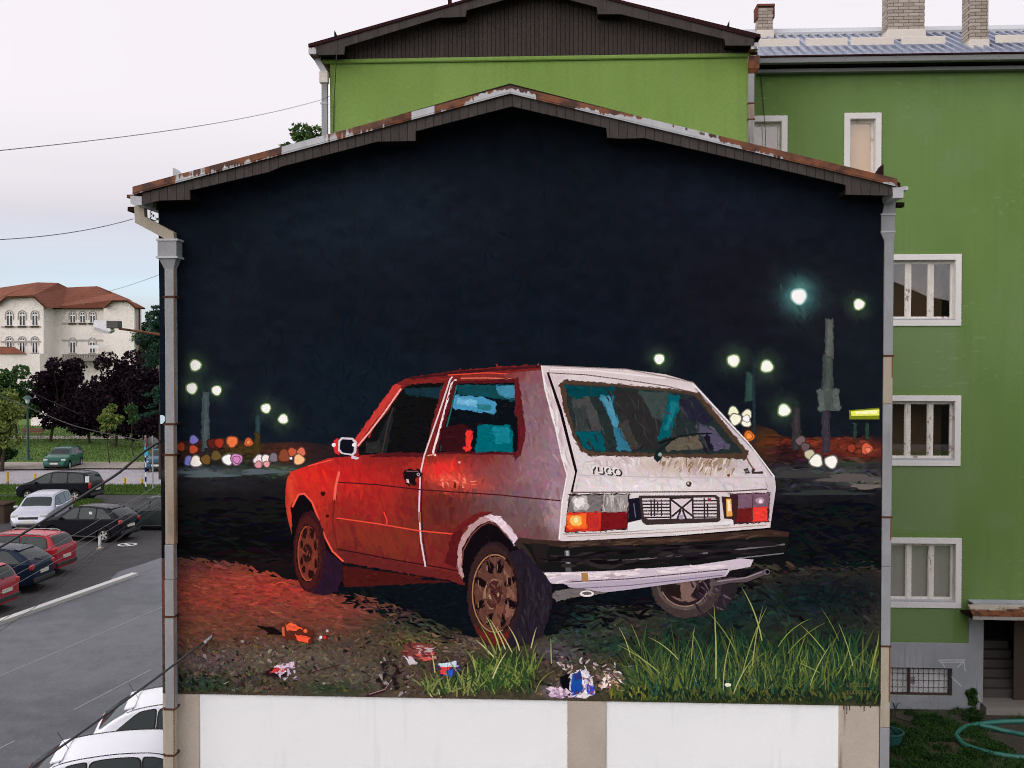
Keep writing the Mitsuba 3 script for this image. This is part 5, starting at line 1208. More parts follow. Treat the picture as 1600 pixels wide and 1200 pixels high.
def strokes(sub, poly, n, pal, ln, wd, ang, spread, seed, bend=0.25, jit=0.13, hue=0.05):
    """n brush strokes scattered over a polygon; pal: a list of colours, or the name of a painted area whose own colours they take up, each a little off."""
    rg = np.random.default_rng(seed); P = Polygon(poly).buffer(0).intersection(WALLP); a, b, c, d = P.bounds; q = np.zeros((0, 2))
    while len(q) < n:
        t = np.column_stack([a + (c - a) * rg.random(3 * n), b + (d - b) * rg.random(3 * n)]); q = np.vstack([q, t[shapely.contains_xy(P, t[:, 0], t[:, 1])]])
    q = q[:n]; L_ = ln * (.4 + 1.1 * rg.random(n)); W_ = wd * (.4 + 1.0 * rg.random(n)); A = np.radians(ang + spread * rg.normal(size=n)); B = bend * rg.normal(size=n)
    u = np.column_stack([np.cos(A), np.sin(A)]); m = np.column_stack([-np.sin(A), np.cos(A)])
    s = np.array([-.5, -.25, .1, .5]); hw = np.array([.25, .5, .42, .08])
    ctr = q[:, None] + u[:, None] * (s[None, :, None] * L_[:, None, None]) + m[:, None] * ((B * L_)[:, None] * (s ** 2)[None])[..., None]
    v = np.concatenate([ctr + m[:, None] * (hw[None, :, None] * W_[:, None, None]), ctr - m[:, None] * (hw[None, :, None] * W_[:, None, None])], 1)
    lift = rg.random(n) * STEP * 6
    tri = np.array([(0, 1, 5), (0, 5, 4), (1, 2, 6), (1, 6, 5), (2, 3, 7), (2, 7, 6)])
    W2_ = WALLP.buffer(-2); ok = shapely.contains_xy(W2_, v[:, 3, 0], v[:, 3, 1]) & shapely.contains_xy(W2_, v[:, 0, 0], v[:, 0, 1])
    if isinstance(pal, str):
        base, spots = FIELDS[pal]; C = np.tile(np.array(lin(*base)), (n, 1))
        for sx, sy, rx, ry, col, st in spots:
            w = (st * np.exp(-((q[:, 0] - sx) / rx) ** 2 - ((q[:, 1] - sy) / ry) ** 2))[:, None]; C = C * (1 - w) + np.array(lin(*col)) * w
        S = np.where(C <= 0.0031308, 12.92 * C, 1.055 * C ** (1 / 2.4) - .055) * 255
        S = S * (1 + jit * rg.normal(size=(n, 1))) * (1 + hue * rg.normal(size=(n, 3)))
        Q = np.clip(np.round(S / 12) * 12, 0, 255).astype(int); cols, pick = np.unique(Q, axis=0, return_inverse=True); pick = pick.ravel(); cols = [tuple(int(x) for x in r) for r in cols]
    else:
        pick = rg.integers(0, len(pal), n); cols = pal
    for k, col in enumerate(cols):
        i = np.nonzero((pick == k) & ok)[0]
        if len(i): add(sub, v[i].reshape(-1, 2), (np.arange(len(i))[:, None, None] * 8 + tri[None]).reshape(-1, 3), pigment(col), np.repeat(lift[i], 8))
    LAY[0] += 7


def grass(sub, items, pal, seed):
    """Painted blades: (x, y of the root, length, lean in degrees from upright, bend, width)."""
    rg = np.random.default_rng(seed); per = {}
    for (x, y, l, lean, bend, w) in items:
        t = np.linspace(0, 1, 7); a = np.radians(lean + bend * t * 1.0); st = l / 6
        px = x + np.concatenate([[0], np.cumsum(np.sin(a[1:]) * st)]); py = y - np.concatenate([[0], np.cumsum(np.cos(a[1:]) * st)])
        hw = w * .5 * np.array([.8, 1, 1, .9, .75, .5, .1]); nx, ny = np.cos(a), np.sin(a)
        v = np.concatenate([np.column_stack([px + nx * hw, py + ny * hw]), np.column_stack([px - nx * hw, py - ny * hw])]); v[:, 1] = np.minimum(v[:, 1], 1081 + (v[:, 0] - 255) * .0179)
        v[:, 0] = np.clip(v[:, 0], 256, 1375 - 0.004 * (v[:, 1] - 300)); f = [(i, i + 1, i + 8) for i in range(6)] + [(i, i + 8, i + 7) for i in range(6)]
        per.setdefault(pal[rg.integers(len(pal))], []).append((v, np.array(f), rg.random() * STEP * 6))
    for c, L_ in per.items():
        add(sub, np.vstack([v for v, _, _ in L_]), np.vstack([f + 14 * i for i, (_, f, _) in enumerate(L_)]), pigment(c), np.repeat([z for _, _, z in L_], 14))
    LAY[0] += 7


LAMPS = [(305.8, 570.8, 8), (300, 606.7, 8), (338.8, 610, 7), (415.8, 638, 7), (442.8, 654.7, 7), (1248, 463, 11), (1342, 475.6, 8), (1030, 561, 7.5), (1146, 563.5, 9), (1198, 572.5, 9), (1225, 641, 9)]
# night sky, far road, dark ground
field('mural_sky', (18, 23, 32), [(600, 330, 160, 90, (27, 36, 48), .75), (330, 450, 120, 140, (21, 28, 38), .7), (1150, 320, 160, 70, (24, 31, 45), .7), (900, 520, 300, 90, (15, 21, 33), .6), (560, 620, 120, 90, (16, 29, 40), .7), (360, 660, 90, 60, (20, 30, 42), .6),
      (1180, 460, 130, 100, (25, 22, 32), .6), (1330, 560, 60, 110, (22, 32, 38), .5), (800, 215, 150, 45, (11, 15, 23), .7), (1290, 480, 60, 60, (30, 27, 34), .5), (470, 350, 70, 60, (25, 34, 46), .5)] + [(x, y, r * 2.1, r * 2.1, (52, 70, 58), .8) for x, y, r in LAMPS if r < 10] + [(1248, 463, 40, 40, (34, 46, 54), .8), (1248, 463, 21, 21, (84, 140, 140), .9)], .30, (22, 14), .2)
shape('night_sky', WALLP, 'mural_sky')
strokes('night_strokes', [(284, 330), (650, 220), (800, 180), (950, 215), (1370, 320), (1370, 640), (1130, 640), (900, 560), (560, 680), (284, 680)], 1600, 'mural_sky', 18, 3.0, 84, 30, 12, .1, jit=.05, hue=.02)
field('mural_far_left', (30, 28, 32), [(330, 737, 70, 7, (78, 90, 92), .9), (440, 733, 40, 9, (70, 84, 70), .8), (300, 700, 40, 16, (60, 30, 28), .7), (345, 695, 40, 14, (70, 38, 26), .8), (380, 705, 30, 10, (80, 66, 28), .8), (450, 705, 35, 14, (86, 44, 34), .9), (520, 705, 50, 14, (46, 30, 34), .6), (340, 760, 60, 12, (40, 42, 46), .8), (400, 720, 60, 8, (48, 50, 30), .6), (250, 790, 600, 26, (22, 21, 24), 1.0)], .3, (12, 5), .2)
shape(uniq('far_road'), [(247, 690), (300, 688), (350, 684), (400, 692), (470, 690), (560, 700), (560, 790), (247, 790)], 'mural_far_left')
field('mural_far_right', (26, 26, 33), [(1290, 700, 70, 15, (88, 38, 28), .9), (1345, 705, 40, 14, (120, 50, 34), .8), (1195, 690, 22, 24, (84, 52, 24), .9), (1230, 705, 26, 18, (50, 24, 26), .8), (1290, 738, 110, 9, (66, 68, 70), .9), (1350, 752, 50, 8, (96, 92, 88), .8), (1240, 760, 60, 10, (44, 46, 50), .8), (1330, 725, 40, 6, (58, 74, 60), .7), (1270, 690, 80, 5, (116, 48, 30), .8), (1300, 800, 400, 24, (18, 18, 22), 1.0)], .3, (14, 5), .2)
shape(uniq('far_road'), [(1160, 664), (1180, 662), (1210, 672), (1225, 686), (1273, 684), (1380, 680), (1380, 800), (1160, 800)], 'mural_far_right')
field('mural_shadow', (17, 17, 20), [(330, 792, 120, 22, (22, 21, 24), .8), (1300, 800, 120, 22, (19, 19, 23), .8), (420, 880, 90, 16, (34, 20, 22), .6), (400, 850, 80, 20, (14, 12, 14), .7), (1300, 830, 90, 50, (17, 19, 25), .6), (1290, 900, 70, 30, (13, 22, 24), .7), (560, 960, 90, 40, (12, 18, 24), .7)], .3, (18, 8), .2)
strokes('far_road_strokes', [(260, 700), (470, 695), (470, 752), (260, 752)], 330, 'mural_far_left', 15, 3.2, 0, 14, 9, jit=.2)
strokes('far_road_strokes', [(1200, 680), (1373, 682), (1373, 775), (1205, 775)], 520, 'mural_far_right', 16, 3.4, 2, 14, 10, jit=.22)
shape('dark_ground', [(247, 789), (440, 788), (560, 788), (1160, 798), (1380, 798), (1380, 980), (247, 980)], 'mural_shadow')
for x, y, ry in ((330, 742, 4), (410, 737, 4), (300, 738, 3)): disc_(uniq('road_sheen'), x, y, 34, (86, 98, 100), ry, .3)
for x, y, rx, ry, c in ((1250, 742, 45, 5, (58, 60, 62)), (1330, 747, 48, 6, (88, 86, 84)), (1355, 760, 26, 4, (110, 104, 98)), (1290, 770, 60, 4, (50, 52, 56))): disc_(uniq('road_sheen'), x, y, rx, c, ry, .25)
for x, y0, y1, w, c in ((321.5, 613, 702, 11, (62, 74, 78)), (323, 700, 716, 8, (34, 40, 42)), (403, 648, 676, 7, (42, 60, 64)), (402, 676, 716, 8, (60, 48, 24)), (1295.5, 498, 560, 12, (78, 82, 80)), (1293, 556, 640, 16, (62, 70, 68)), (1290, 638, 706, 12, (52, 48, 58)), (1171, 582, 626, 12, (42, 64, 60)), (1178, 560, 690, 3, (30, 42, 48)), (1244, 636, 702, 12, (50, 46, 50))):
    SP = uniq('street_lamp_post')
    shape(SP, [(x - w / 2, y1), (x - w * .46, (y0 + y1) / 2), (x - w / 2 + 1, y0), (x + w / 2 - 1, y0 + 2), (x + w * .5, (y0 + y1) / 2), (x + w / 2, y1)], c)
    shape(SP, [(x - w * .15, y1), (x - w * .1, y0 + 3), (x + w * .25, y0 + 5), (x + w * .2, y1 - 3)], tuple(v * 1.18 for v in c))
shape('post_box', [(1279, 611), (1309, 609), (1311, 639), (1280, 641)], (86, 98, 94), smooth=2); shape('post_box', [(1288, 612), (1300, 611), (1301, 640), (1289, 640)], (72, 82, 80))
for i, (x, y, r) in enumerate(LAMPS):
    big = r > 10; SL_, SG = uniq('street_light'), uniq('street_light_glow')
    for k, (m, c) in enumerate((((1.22, (150, 196, 190)),) if big else ((1.25, (108, 140, 88)),))): disc_(SG, x, y, r * m, c, seed=k)
    disc_(SL_, x, y, r, (246, 250, 232) if not big else (252, 255, 252)); disc_(SL_, x, y - .4, r * .68, (255, 255, 252), wob=.1)
for x, y, r, c in ((303, 687, 6, (128, 118, 200)), (283, 698, 6, (150, 60, 38)), (302.5, 702, 6, (190, 78, 48)), (332, 693, 7, (86, 34, 30)), (343, 692, 6.5, (160, 52, 36)), (363, 690, 8, (236, 122, 66)), (388.7, 691, 6, (214, 100, 56)), (388.7, 691, 3, (236, 140, 80)), (296, 720, 7, (128, 128, 205)), (306.7, 721, 8, (250, 246, 232)), (322, 718, 7, (112, 84, 44)), (338, 712, 7, (104, 86, 50)), (356, 718, 7.5, (255, 255, 252)), (370, 717.5, 8, (226, 156, 206)), (370, 718, 5.2, (212, 130, 190)), (405, 719, 7.5, (246, 226, 236)), (404, 726, 5, (216, 150, 160)), (416.7, 718, 7, (250, 240, 236)), (417, 725, 4.5, (220, 160, 164)), (428, 715, 6.5, (126, 112, 124)), (445, 712, 9, (140, 74, 48)), (457, 706, 6, (196, 92, 60)), (471, 706, 6, (222, 112, 88)), (467.5, 718, 7.5, (250, 190, 140)), (455, 716, 2, (240, 240, 250)),
                   (1145.5, 643, 7, (246, 250, 214)), (1149, 655, 8, (250, 252, 226)), (1167, 647, 6.5, (244, 248, 216)), (1166, 660, 6.5, (248, 250, 228)), (1166, 654, 5, (255, 255, 250)), (1170, 681.5, 7.5, (232, 120, 48)), (1170, 681.5, 4.5, (246, 146, 62)), (1251, 689, 7, (112, 98, 100)), (1258, 698, 6, (104, 84, 90)), (1264.7, 710, 7, (206, 196, 166)), (1275, 720, 9, (252, 252, 240)), (1298.5, 721.5, 9, (252, 250, 244)), (1354, 701, 8, (214, 96, 64)), (1356, 703, 4, (236, 132, 96)), (1330, 700, 6, (150, 60, 40))):
    DL = uniq('distant_light')
    for m_, f_ in ((1.28, .30), (1.13, .58)): disc_(DL, x, y, r * m_, tuple(24 * (1 - f_) + v * f_ for v in c), wob=.09)
    disc_(DL, x, y, r, c, wob=.09)
shape('lit_sign', [(1326, 641), (1373.5, 637), (1373.5, 655), (1327, 655)], (120, 134, 30)); shape('lit_sign', [(1329, 642.5), (1373.5, 639.5), (1373.5, 649), (1330, 650)], (232, 240, 110)); shape('lit_sign', [(1336, 643), (1370, 641), (1370, 646), (1337, 647)], (252, 252, 190))
for x in (1334, 1353): shape(uniq('sign_post'), [(x, 662), (x + 3, 662), (x + 3, 684), (x, 684)], (40, 62, 52))
disc_(uniq('street_light'), 252.5, 655, 6, (206, 226, 240), 7)

# the foreground ground
field('mural_ground', (74, 62, 52), [(320, 885, 80, 22, (62, 42, 44), .8), (430, 922, 115, 36, (168, 56, 46), .92), (340, 935, 80, 40, (134, 58, 48), .88), (520, 950, 90, 30, (136, 62, 50), .85), (400, 975, 120, 22, (112, 62, 50), .7), (590, 945, 40, 20, (96, 60, 54), .7), (300, 990, 50, 30, (104, 62, 48), .6), (420, 990, 60, 18, (96, 60, 46), .6), (330, 1035, 60, 16, (92, 80, 84), .6), (450, 1030, 90, 24, (98, 88, 76), .7), (560, 1060, 90, 26, (92, 84, 74), .7),
      (320, 1068, 60, 18, (38, 56, 44), .9), (520, 1076, 55, 12, (34, 58, 36), .8), (610, 975, 50, 22, (44, 54, 42), .6), (690, 965, 60, 26, (24, 44, 40), .85), (650, 1005, 40, 14, (98, 86, 44), .6), (740, 1010, 50, 14, (88, 76, 64), .6), (790, 1060, 60, 30, (44, 66, 38), .7), (900, 960, 80, 50, (16, 48, 44), .9), (870, 1020, 34, 14, (92, 84, 96), .7), (880, 1078, 30, 10, (150, 132, 146), .6), (985, 1062, 44, 10, (140, 118, 112), .7), (960, 1010, 60, 20, (18, 50, 44), .8), (1080, 970, 90, 36, (24, 40, 40), .8), (1180, 1050, 170, 44, (56, 74, 36), .7), (1320, 1000, 60, 60, (22, 38, 40), .8), (1330, 1076, 50, 20, (26, 52, 44), .8), (1060, 1084, 60, 10, (80, 84, 36), .7), (1260, 940, 90, 36, (16, 24, 28), .85), (1350, 920, 40, 40, (24, 30, 30), .7), (1290, 925, 140, 55, (17, 25, 29), .95), (1140, 955, 110, 45, (18, 38, 38), .92), (1200, 1010, 200, 40, (26, 44, 36), .85), (1180, 1090, 230, 18, (44, 58, 32), .9)], .42, (7, 4), .25)
shape('foreground_ground', [(247, 872), (282, 871), (375, 890), (460, 914), (490, 926), (520, 932), (575, 938), (620, 957), (700, 950), (760, 930), (860, 920), (1000, 905), (1100, 900), (1220, 895), (1380, 890), (1380, 1110), (247, 1110)], 'mural_ground')
G_ = 'mural_ground'
strokes('ground_strokes', [(256, 880), (282, 874), (375, 893), (460, 917), (575, 941), (640, 965), (640, 1000), (256, 1015)], 2000, G_, 13, 3.0, 4, 13, 1, jit=.12)
strokes('ground_strokes', [(256, 1000), (600, 985), (740, 1000), (740, 1085), (256, 1080)], 3400, G_, 7, 2.6, 8, 40, 2, jit=.2, hue=.06)
strokes('ground_strokes', [(256, 1050), (420, 1050), (420, 1084), (256, 1082)], 700, G_, 10, 4, 30, 60, 3, jit=.28, hue=.08)
strokes('ground_strokes', [(300, 985), (740, 1000), (740, 1084), (300, 1080)], 90, [(34, 28, 28), (150, 138, 130), (44, 36, 40), (126, 106, 112), (28, 24, 30), (110, 92, 50)], 7, 3.6, 10, 45, 44)
strokes('ground_strokes', [(600, 960), (720, 950), (800, 1000), (700, 1030), (605, 1005)], 900, G_, 12, 3.2, 18, 22, 5, jit=.24, hue=.08)
strokes('ground_strokes', [(860, 925), (1010, 915), (1100, 960), (1050, 1050), (860, 1050)], 900, G_, 13, 4, 0, 28, 6, jit=.22, hue=.06)
strokes('ground_strokes', [(840, 1015), (930, 1020), (1080, 1060), (1080, 1086), (780, 1084)], 800, G_, 8, 3.6, 10, 45, 7, jit=.28, hue=.06)
strokes('ground_strokes', [(870, 1020), (1060, 1050), (1060, 1080), (870, 1084)], 120, [(178, 164, 168), (206, 196, 194), (84, 74, 84), (60, 70, 50), (150, 120, 110)], 7, 3, 10, 50, 47)
strokes('ground_strokes', [(1100, 905), (1372, 895), (1372, 1000), (1100, 990)], 500, G_, 15, 4.5, 20, 45, 8, jit=.2)
strokes('ground_strokes', [(600, 985), (740, 950), (820, 1000), (700, 1085), (560, 1085)], 500, G_, 8, 2.6, 20, 50, 46, jit=.22, hue=.06)

for poly, nm, n_, sd in (([(282, 866), (375, 882), (460, 905), (575, 928), (700, 940), (700, 962), (575, 950), (460, 926), (375, 902), (282, 884)], G_, 420, 61), ([(1000, 890), (1372, 876), (1372, 905), (1000, 915)], G_, 260, 62)):
    strokes('ground_strokes', poly, n_, nm, 15, 4, 8, 18, sd, jit=.16)
strokes('far_road_strokes', [(283, 778), (450, 778), (450, 800), (283, 800)], 120, 'mural_shadow', 26, 4, 0, 6, 63, jit=.12)
strokes('far_road_strokes', [(1206, 786), (1372, 786), (1372, 812), (1206, 812)], 120, 'mural_shadow', 26, 4, 0, 6, 64, jit=.12)
strokes('far_road_strokes', [(283, 790), (470, 790), (455, 880), (283, 866)], 260, 'mural_shadow', 30, 5, 4, 10, 65, jit=.16)
strokes('far_road_strokes', [(1240, 800), (1372, 800), (1372, 890), (1240, 880)], 260, 'mural_shadow', 30, 5, 4, 20, 66, jit=.16)

# the painted car ----------------------------------------------------------------
CAR = 'painted_car'
tyre_ = (34, 26, 32)
# far rear wheel, shadow beneath
shape('car_shadow', [(520, 885), (640, 880), (740, 905), (870, 905), (1120, 895), (1180, 888), (1170, 905), (1100, 930), (1000, 945), (900, 945), (870, 990), (740, 995), (690, 985), (640, 955), (560, 930), (500, 925)], (15, 19, 26))
shape('car_shadow', [(520, 882), (660, 902), (640, 906), (700, 908), (600, 914), (540, 915)], (74, 24, 22))
EL = lambda cx, cy, rx, ry, a0=0, a1=6.2832, n=44: [(cx + rx * math.cos(t), cy + ry * math.sin(t)) for t in np.linspace(a0, a1, n)]
for poly, n_ in (([(560, 920), (640, 945), (700, 985), (700, 1005), (620, 970), (540, 940)], 160), ([(870, 925), (1000, 935), (1180, 890), (1190, 915), (1010, 965), (870, 990)], 260)): strokes('ground_strokes', poly, n_, 'mural_shadow', 16, 4, 8, 22, 70 + n_, jit=.2)
strokes('ground_strokes', [(560, 925), (720, 985), (700, 1010), (560, 960)], 120, G_, 14, 3.4, 18, 20, 72, jit=.2)
W3 = 'far_rear_wheel'
shape(W3, EL(1085, 912, 66, 52), (44, 36, 40)); shape(W3, EL(1072, 912, 54, 52), (66, 54, 54)); shape(W3, EL(1070, 908, 44, 44), (92, 78, 74)); shape(W3, EL(1070, 906, 40, 40), (40, 30, 34)); shape(W3, EL(1072, 904, 33, 35), (118, 96, 88)); shape(W3, [(1030, 905), (1062, 915), (1064, 935), (1040, 925)], (38, 26, 26)); shape(W3, [(1080, 930), (1092, 912), (1106, 905), (1108, 920), (1092, 938)], (34, 24, 30)); line(W3, EL(1070, 907, 39, 40, .5, 2.7), 1.6, (150, 126, 112))
strokes(W3, EL(1110, 925, 30, 35), 40, [(60, 50, 62), (40, 34, 40), (90, 78, 92)], 14, 3, 60, 30, 14)
# body side
field('mural_car_side', (118, 40, 36), [(835, 690, 40, 130, (146, 112, 122), .9), (800, 800, 50, 40, (112, 88, 92), .8), (870, 800, 24, 60, (164, 136, 148), .85), (485, 745, 46, 30, (234, 42, 40), .97), (560, 748, 66, 28, (222, 40, 40), .92), (480, 790, 40, 60, (196, 46, 36), .8), (455, 770, 8, 60, (226, 80, 52), .6), (610, 735, 50, 20, (150, 38, 34), .7), (585, 790, 50, 40, (170, 42, 36), .8), (600, 850, 70, 26, (132, 50, 38), .7), (690, 738, 34, 18, (232, 58, 48), .95), (712, 752, 30, 12, (252, 96, 78), .9), (700, 730, 40, 10, (236, 50, 44), .8), (740, 762, 40, 10, (222, 78, 62), .8), (690, 800, 40, 30, (98, 42, 38), .8), (760, 790, 40, 26, (90, 62, 62), .7), (760, 735, 40, 20, (138, 66, 66), .7), (800, 750, 40, 26, (142, 84, 88), .8), (845, 740, 30, 60, (146, 112, 126), .9), (838, 640, 26, 70, (132, 102, 110), .95), (870, 700, 16, 60, (158, 130, 148), .8), (830, 810, 40, 24, (112, 88, 90), .85), (800, 780, 40, 16, (112, 92, 100), .7), (868, 800, 14, 40, (172, 146, 158), .8), (850, 835, 30, 12, (98, 70, 64), .7), (740, 880, 30, 30, (96, 34, 32), .7), (720, 590, 120, 10, (140, 44, 40), .6), (655, 680, 16, 60, (150, 44, 40), .6), (560, 870, 60, 12, (90, 34, 32), .6)], .22, (13, 8), .08)
side = [(618.8, 600.3), (640, 591), (680, 585), (720, 580), (780, 575), (845, 571), (855, 610), (870, 668), (880, 716), (890, 740), (880, 786), (876, 845), (845, 846), (812, 846), (800, 828), (781, 809), (765, 804), (750, 810), (736, 822), (724, 840), (717, 858), (715, 882), (727, 914), (700, 905), (620, 892), (535, 877), (519, 860), (506, 836), (497, 808), (487, 785), (475, 772), (467, 773), (457, 790), (457.5, 840), (449, 806), (446, 785), (446.5, 765), (449, 747), (456, 736.5), (482, 727), (514, 715.5), (549, 713), (556, 685), (570, 666), (600, 625)]
shape(CAR, side, 'mural_car_side')
strokes(CAR, Polygon(side).buffer(-7).exterior.coords[:], 1300, 'mural_car_side', 20, 5.5, 82, 26, 15, jit=.035, hue=.02)
strokes(CAR, [(800, 610), (850, 600), (882, 720), (866, 835), (800, 780)], 260, 'mural_car_side', 16, 5, 75, 30, 18, jit=.045, hue=.03)
strokes(CAR, [(690, 745), (750, 752), (750, 764), (690, 760)], 16, [(246, 104, 86), (248, 130, 110), (252, 150, 124)], 7, 2.2, 20, 40, 17)
shape(CAR, [(535, 877), (620, 892), (700, 905), (727, 914), (725, 899), (620, 878), (527, 859)], (104, 34, 34)); line(CAR, [(526, 857), (620, 875), (694, 887.5), (716, 892)], 2, (52, 18, 22))
# roof and pillars
shape(CAR, [(619, 600), (640, 591), (680, 585), (720, 579.5), (790, 573), (845, 571), (845, 577), (800, 582), (740, 584), (700, 589), (660, 594), (632, 602), (624, 607)], (122, 38, 38)); shape(CAR, [(640, 591), (720, 579.5), (845, 571.5), (846, 574), (720, 583), (650, 592)], (70, 26, 30)); line(CAR, [(700, 586), (760, 582.5), (792, 584)], 1.6, (232, 80, 60)); line(CAR, [(720, 591), (760, 590.5), (800, 592)], 1.6, (230, 120, 100))
shape(CAR, [(618, 600), (627, 604), (600, 640), (575, 672), (557, 697), (553, 690), (570, 666), (600, 624)], (196, 58, 54)); line(CAR, [(627, 607), (602, 643), (577, 676), (559, 697)], 2.6, (246, 168, 160))
GL = 'car_side_window'
shape(GL, [(632, 606), (640, 602), (694, 598), (680, 640), (664, 709), (596, 709), (563, 710), (561, 700), (580, 676), (606, 644)], (17, 16, 20)); shape(GL, [(634, 608), (690, 606), (687, 622), (660, 618), (636, 616)], (22, 50, 58)); shape(GL, [(608, 650), (616, 640), (604, 705), (586, 705), (596, 676)], (30, 34, 38)); line(GL, [(614.5, 636), (607, 660), (597.5, 707)], 1.6, (74, 52, 48)); shape(GL, [(574, 692), (592, 690), (594, 706), (572, 707)], (40, 42, 42)); shape(GL, [(582, 671), (578, 684), (575, 683)], (170, 50, 50))
shape(CAR, [(596, 708), (664, 708), (664, 713), (580, 713)], (84, 26, 30))
shape(CAR, [(694, 598), (706, 589), (700, 604), (680, 700), (672, 712), (664, 709)], (118, 38, 38))
line(CAR, [(707, 588.5), (703.5, 593), (688, 640), (663, 712), (657, 740), (655.5, 778), (655, 802), (658, 845), (665, 885)], 2.4, (226, 208, 216)); line(CAR, [(659.5, 740), (658.5, 800), (662, 845), (668, 884)], 1.6, (46, 30, 48)); shape(CAR, [(654, 800), (658, 800), (658, 816), (655, 816)], (170, 100, 60)); line(CAR, [(712, 594), (706, 600), (690, 660), (677, 706), (680, 711)], 3.4, (240, 226, 228)); line(CAR, [(668, 712), (680, 709)], 2, (236, 150, 140))
shape(GL, [(709, 596), (808, 592.5), (811, 600), (820, 672), (818, 690), (812, 710), (805, 716), (801, 710), (680, 708)], (82, 24, 30)); shape(GL, [(716, 600), (806, 599), (808, 640), (809, 705), (684, 705)], (13, 18, 26)); shape(GL, [(716, 602), (805, 602), (806, 626), (780, 622), (716, 616)], (16, 70, 80)); shape(GL, [(776, 604), (805, 603), (805, 622), (790, 620), (778, 614)], (66, 140, 168)); shape(GL, [(712, 619), (752, 621), (774, 630), (772, 645), (742, 642), (709, 637)], (70, 150, 190), smooth=3); shape(GL, [(716, 623), (745, 626), (742, 634), (714, 630)], (116, 182, 214)); shape(GL, [(746, 632), (768, 634), (766, 641), (748, 639)], (44, 118, 134)); line(GL, [(714, 602), (704, 645), (688, 704)], 2, (24, 112, 104)); shape(GL, [(690, 670), (724, 662), (736, 670), (732, 704), (690, 704)], (52, 18, 24)); shape(GL, [(730, 676), (736, 674), (737, 684), (734, 702), (728, 702)], (240, 56, 50), smooth=1); shape(GL, [(748, 666), (760, 664), (794, 666), (800, 676), (800, 705), (744, 705)], (0, 102, 116), smooth=4); shape(GL, [(770, 668), (794, 670), (797, 690), (776, 692)], (20, 128, 144), smooth=3)
shape(CAR, [(805, 592.5), (809, 592), (818, 660), (821, 675), (818, 690), (812, 712), (805, 717), (810, 704), (813, 676), (806, 640)], (96, 28, 34))
# seams, highlights, handle, arches
line(CAR, [(525, 753), (590, 757), (658, 765), (720, 769), (780, 773), (830, 778), (876, 782)], 1.8, (76, 24, 30)); line(CAR, [(526, 809), (590, 818), (655, 829), (718, 835)], 2.0, (236, 78, 62)); line(CAR, [(600, 800), (605, 812), (605, 819)], 2, (240, 70, 60)); line(CAR, [(530, 738), (525, 760), (523, 780)], 4, (238, 104, 92)); line(CAR, [(523, 780), (520, 815), (527, 857)], 1.6, (110, 34, 32)); line(CAR, [(482, 728), (520, 718)], 1.6, (246, 90, 70))
shape(CAR, [(696, 880), (708, 834), (720, 826), (728, 838), (716, 860), (714, 885)], (92, 26, 30)); shape(CAR, [(704, 832), (716, 822), (735, 809), (752, 800), (768, 800), (750, 806), (730, 822)], (110, 32, 32))
arch_o = [(722, 902), (716, 884), (716, 857), (722, 840), (735, 821), (750, 810), (766, 804.5), (781, 808), (797, 826), (811, 845), (806, 850), (794, 836), (779, 818), (765, 812.5), (750, 818), (736, 831), (722, 856), (720.5, 884), (724.5, 900)]
shape('wheel_arch', [(723, 900), (724, 865), (732, 842), (747, 827), (762, 821), (777, 825), (792, 841), (812, 870), (850, 905), (850, 930), (740, 960)], (17, 13, 17)); shape('wheel_arch', arch_o, (188, 150, 152)); shape('wheel_arch', [(760, 806), (766, 804.5), (781, 808), (797, 826), (811, 845), (805, 850), (792, 834), (777, 817)], (226, 206, 214)); line('wheel_arch', [(722, 884), (724, 860), (737, 836), (751, 822), (764, 816), (778, 821), (794, 840)], 1.8, (120, 66, 60))
FA = 'wheel_arch_001'
shape(FA, [(458, 838), (456, 792), (467, 773), (476, 772), (487, 786), (497, 812), (508, 842), (520, 866), (520, 890), (470, 880)], (16, 13, 16)); line(FA, [(457, 792), (467, 772.5), (476, 771), (488, 784), (498, 810), (508, 838), (520, 861), (537, 877)], 3, (240, 92, 74))
shape(CAR, [(633, 737), (640, 734), (655, 735), (657, 742), (648, 746), (648, 756), (638, 756), (633, 747)], (26, 18, 22), smooth=1); line(CAR, [(635, 736), (654, 736.5)], 1.4, (140, 90, 96)); shape(CAR, [(635, 748), (639, 749), (640, 755), (636, 754)], (230, 190, 190)); disc_(CAR, 654, 741, 2.6, (200, 180, 190)); disc_(CAR, 653.8, 741, 1.4, (30, 22, 28)); disc_(CAR, 505, 771, 3.6, (54, 20, 20)); disc_(CAR, 512, 806, 2.5, (60, 20, 20)); disc_(CAR, 718, 722, 2, (220, 160, 150)); disc_(CAR, 711, 758, 1.8, (90, 30, 30), 5)
# mirror
MR = 'wing_mirror'
shape(MR, [(529, 684), (522, 688), (521, 699), (524, 708), (531, 711)], (216, 50, 52)); shape(MR, [(534, 683), (552, 684), (558, 690), (557, 707), (552, 712), (534, 709), (528.5, 704), (529, 688)], (216, 206, 216), smooth=1); shape(MR, [(535.5, 686), (550, 687), (554, 692), (553, 706), (550, 709), (536, 707), (531.5, 702), (532, 690)], (20, 18, 30), smooth=1); disc_(MR, 553.5, 695, 3, (250, 246, 250)); disc_(MR, 522, 695, 3.2, (250, 236, 240)); shape(MR, [(550, 711), (562, 715), (558, 718), (549, 716)], (222, 200, 214))
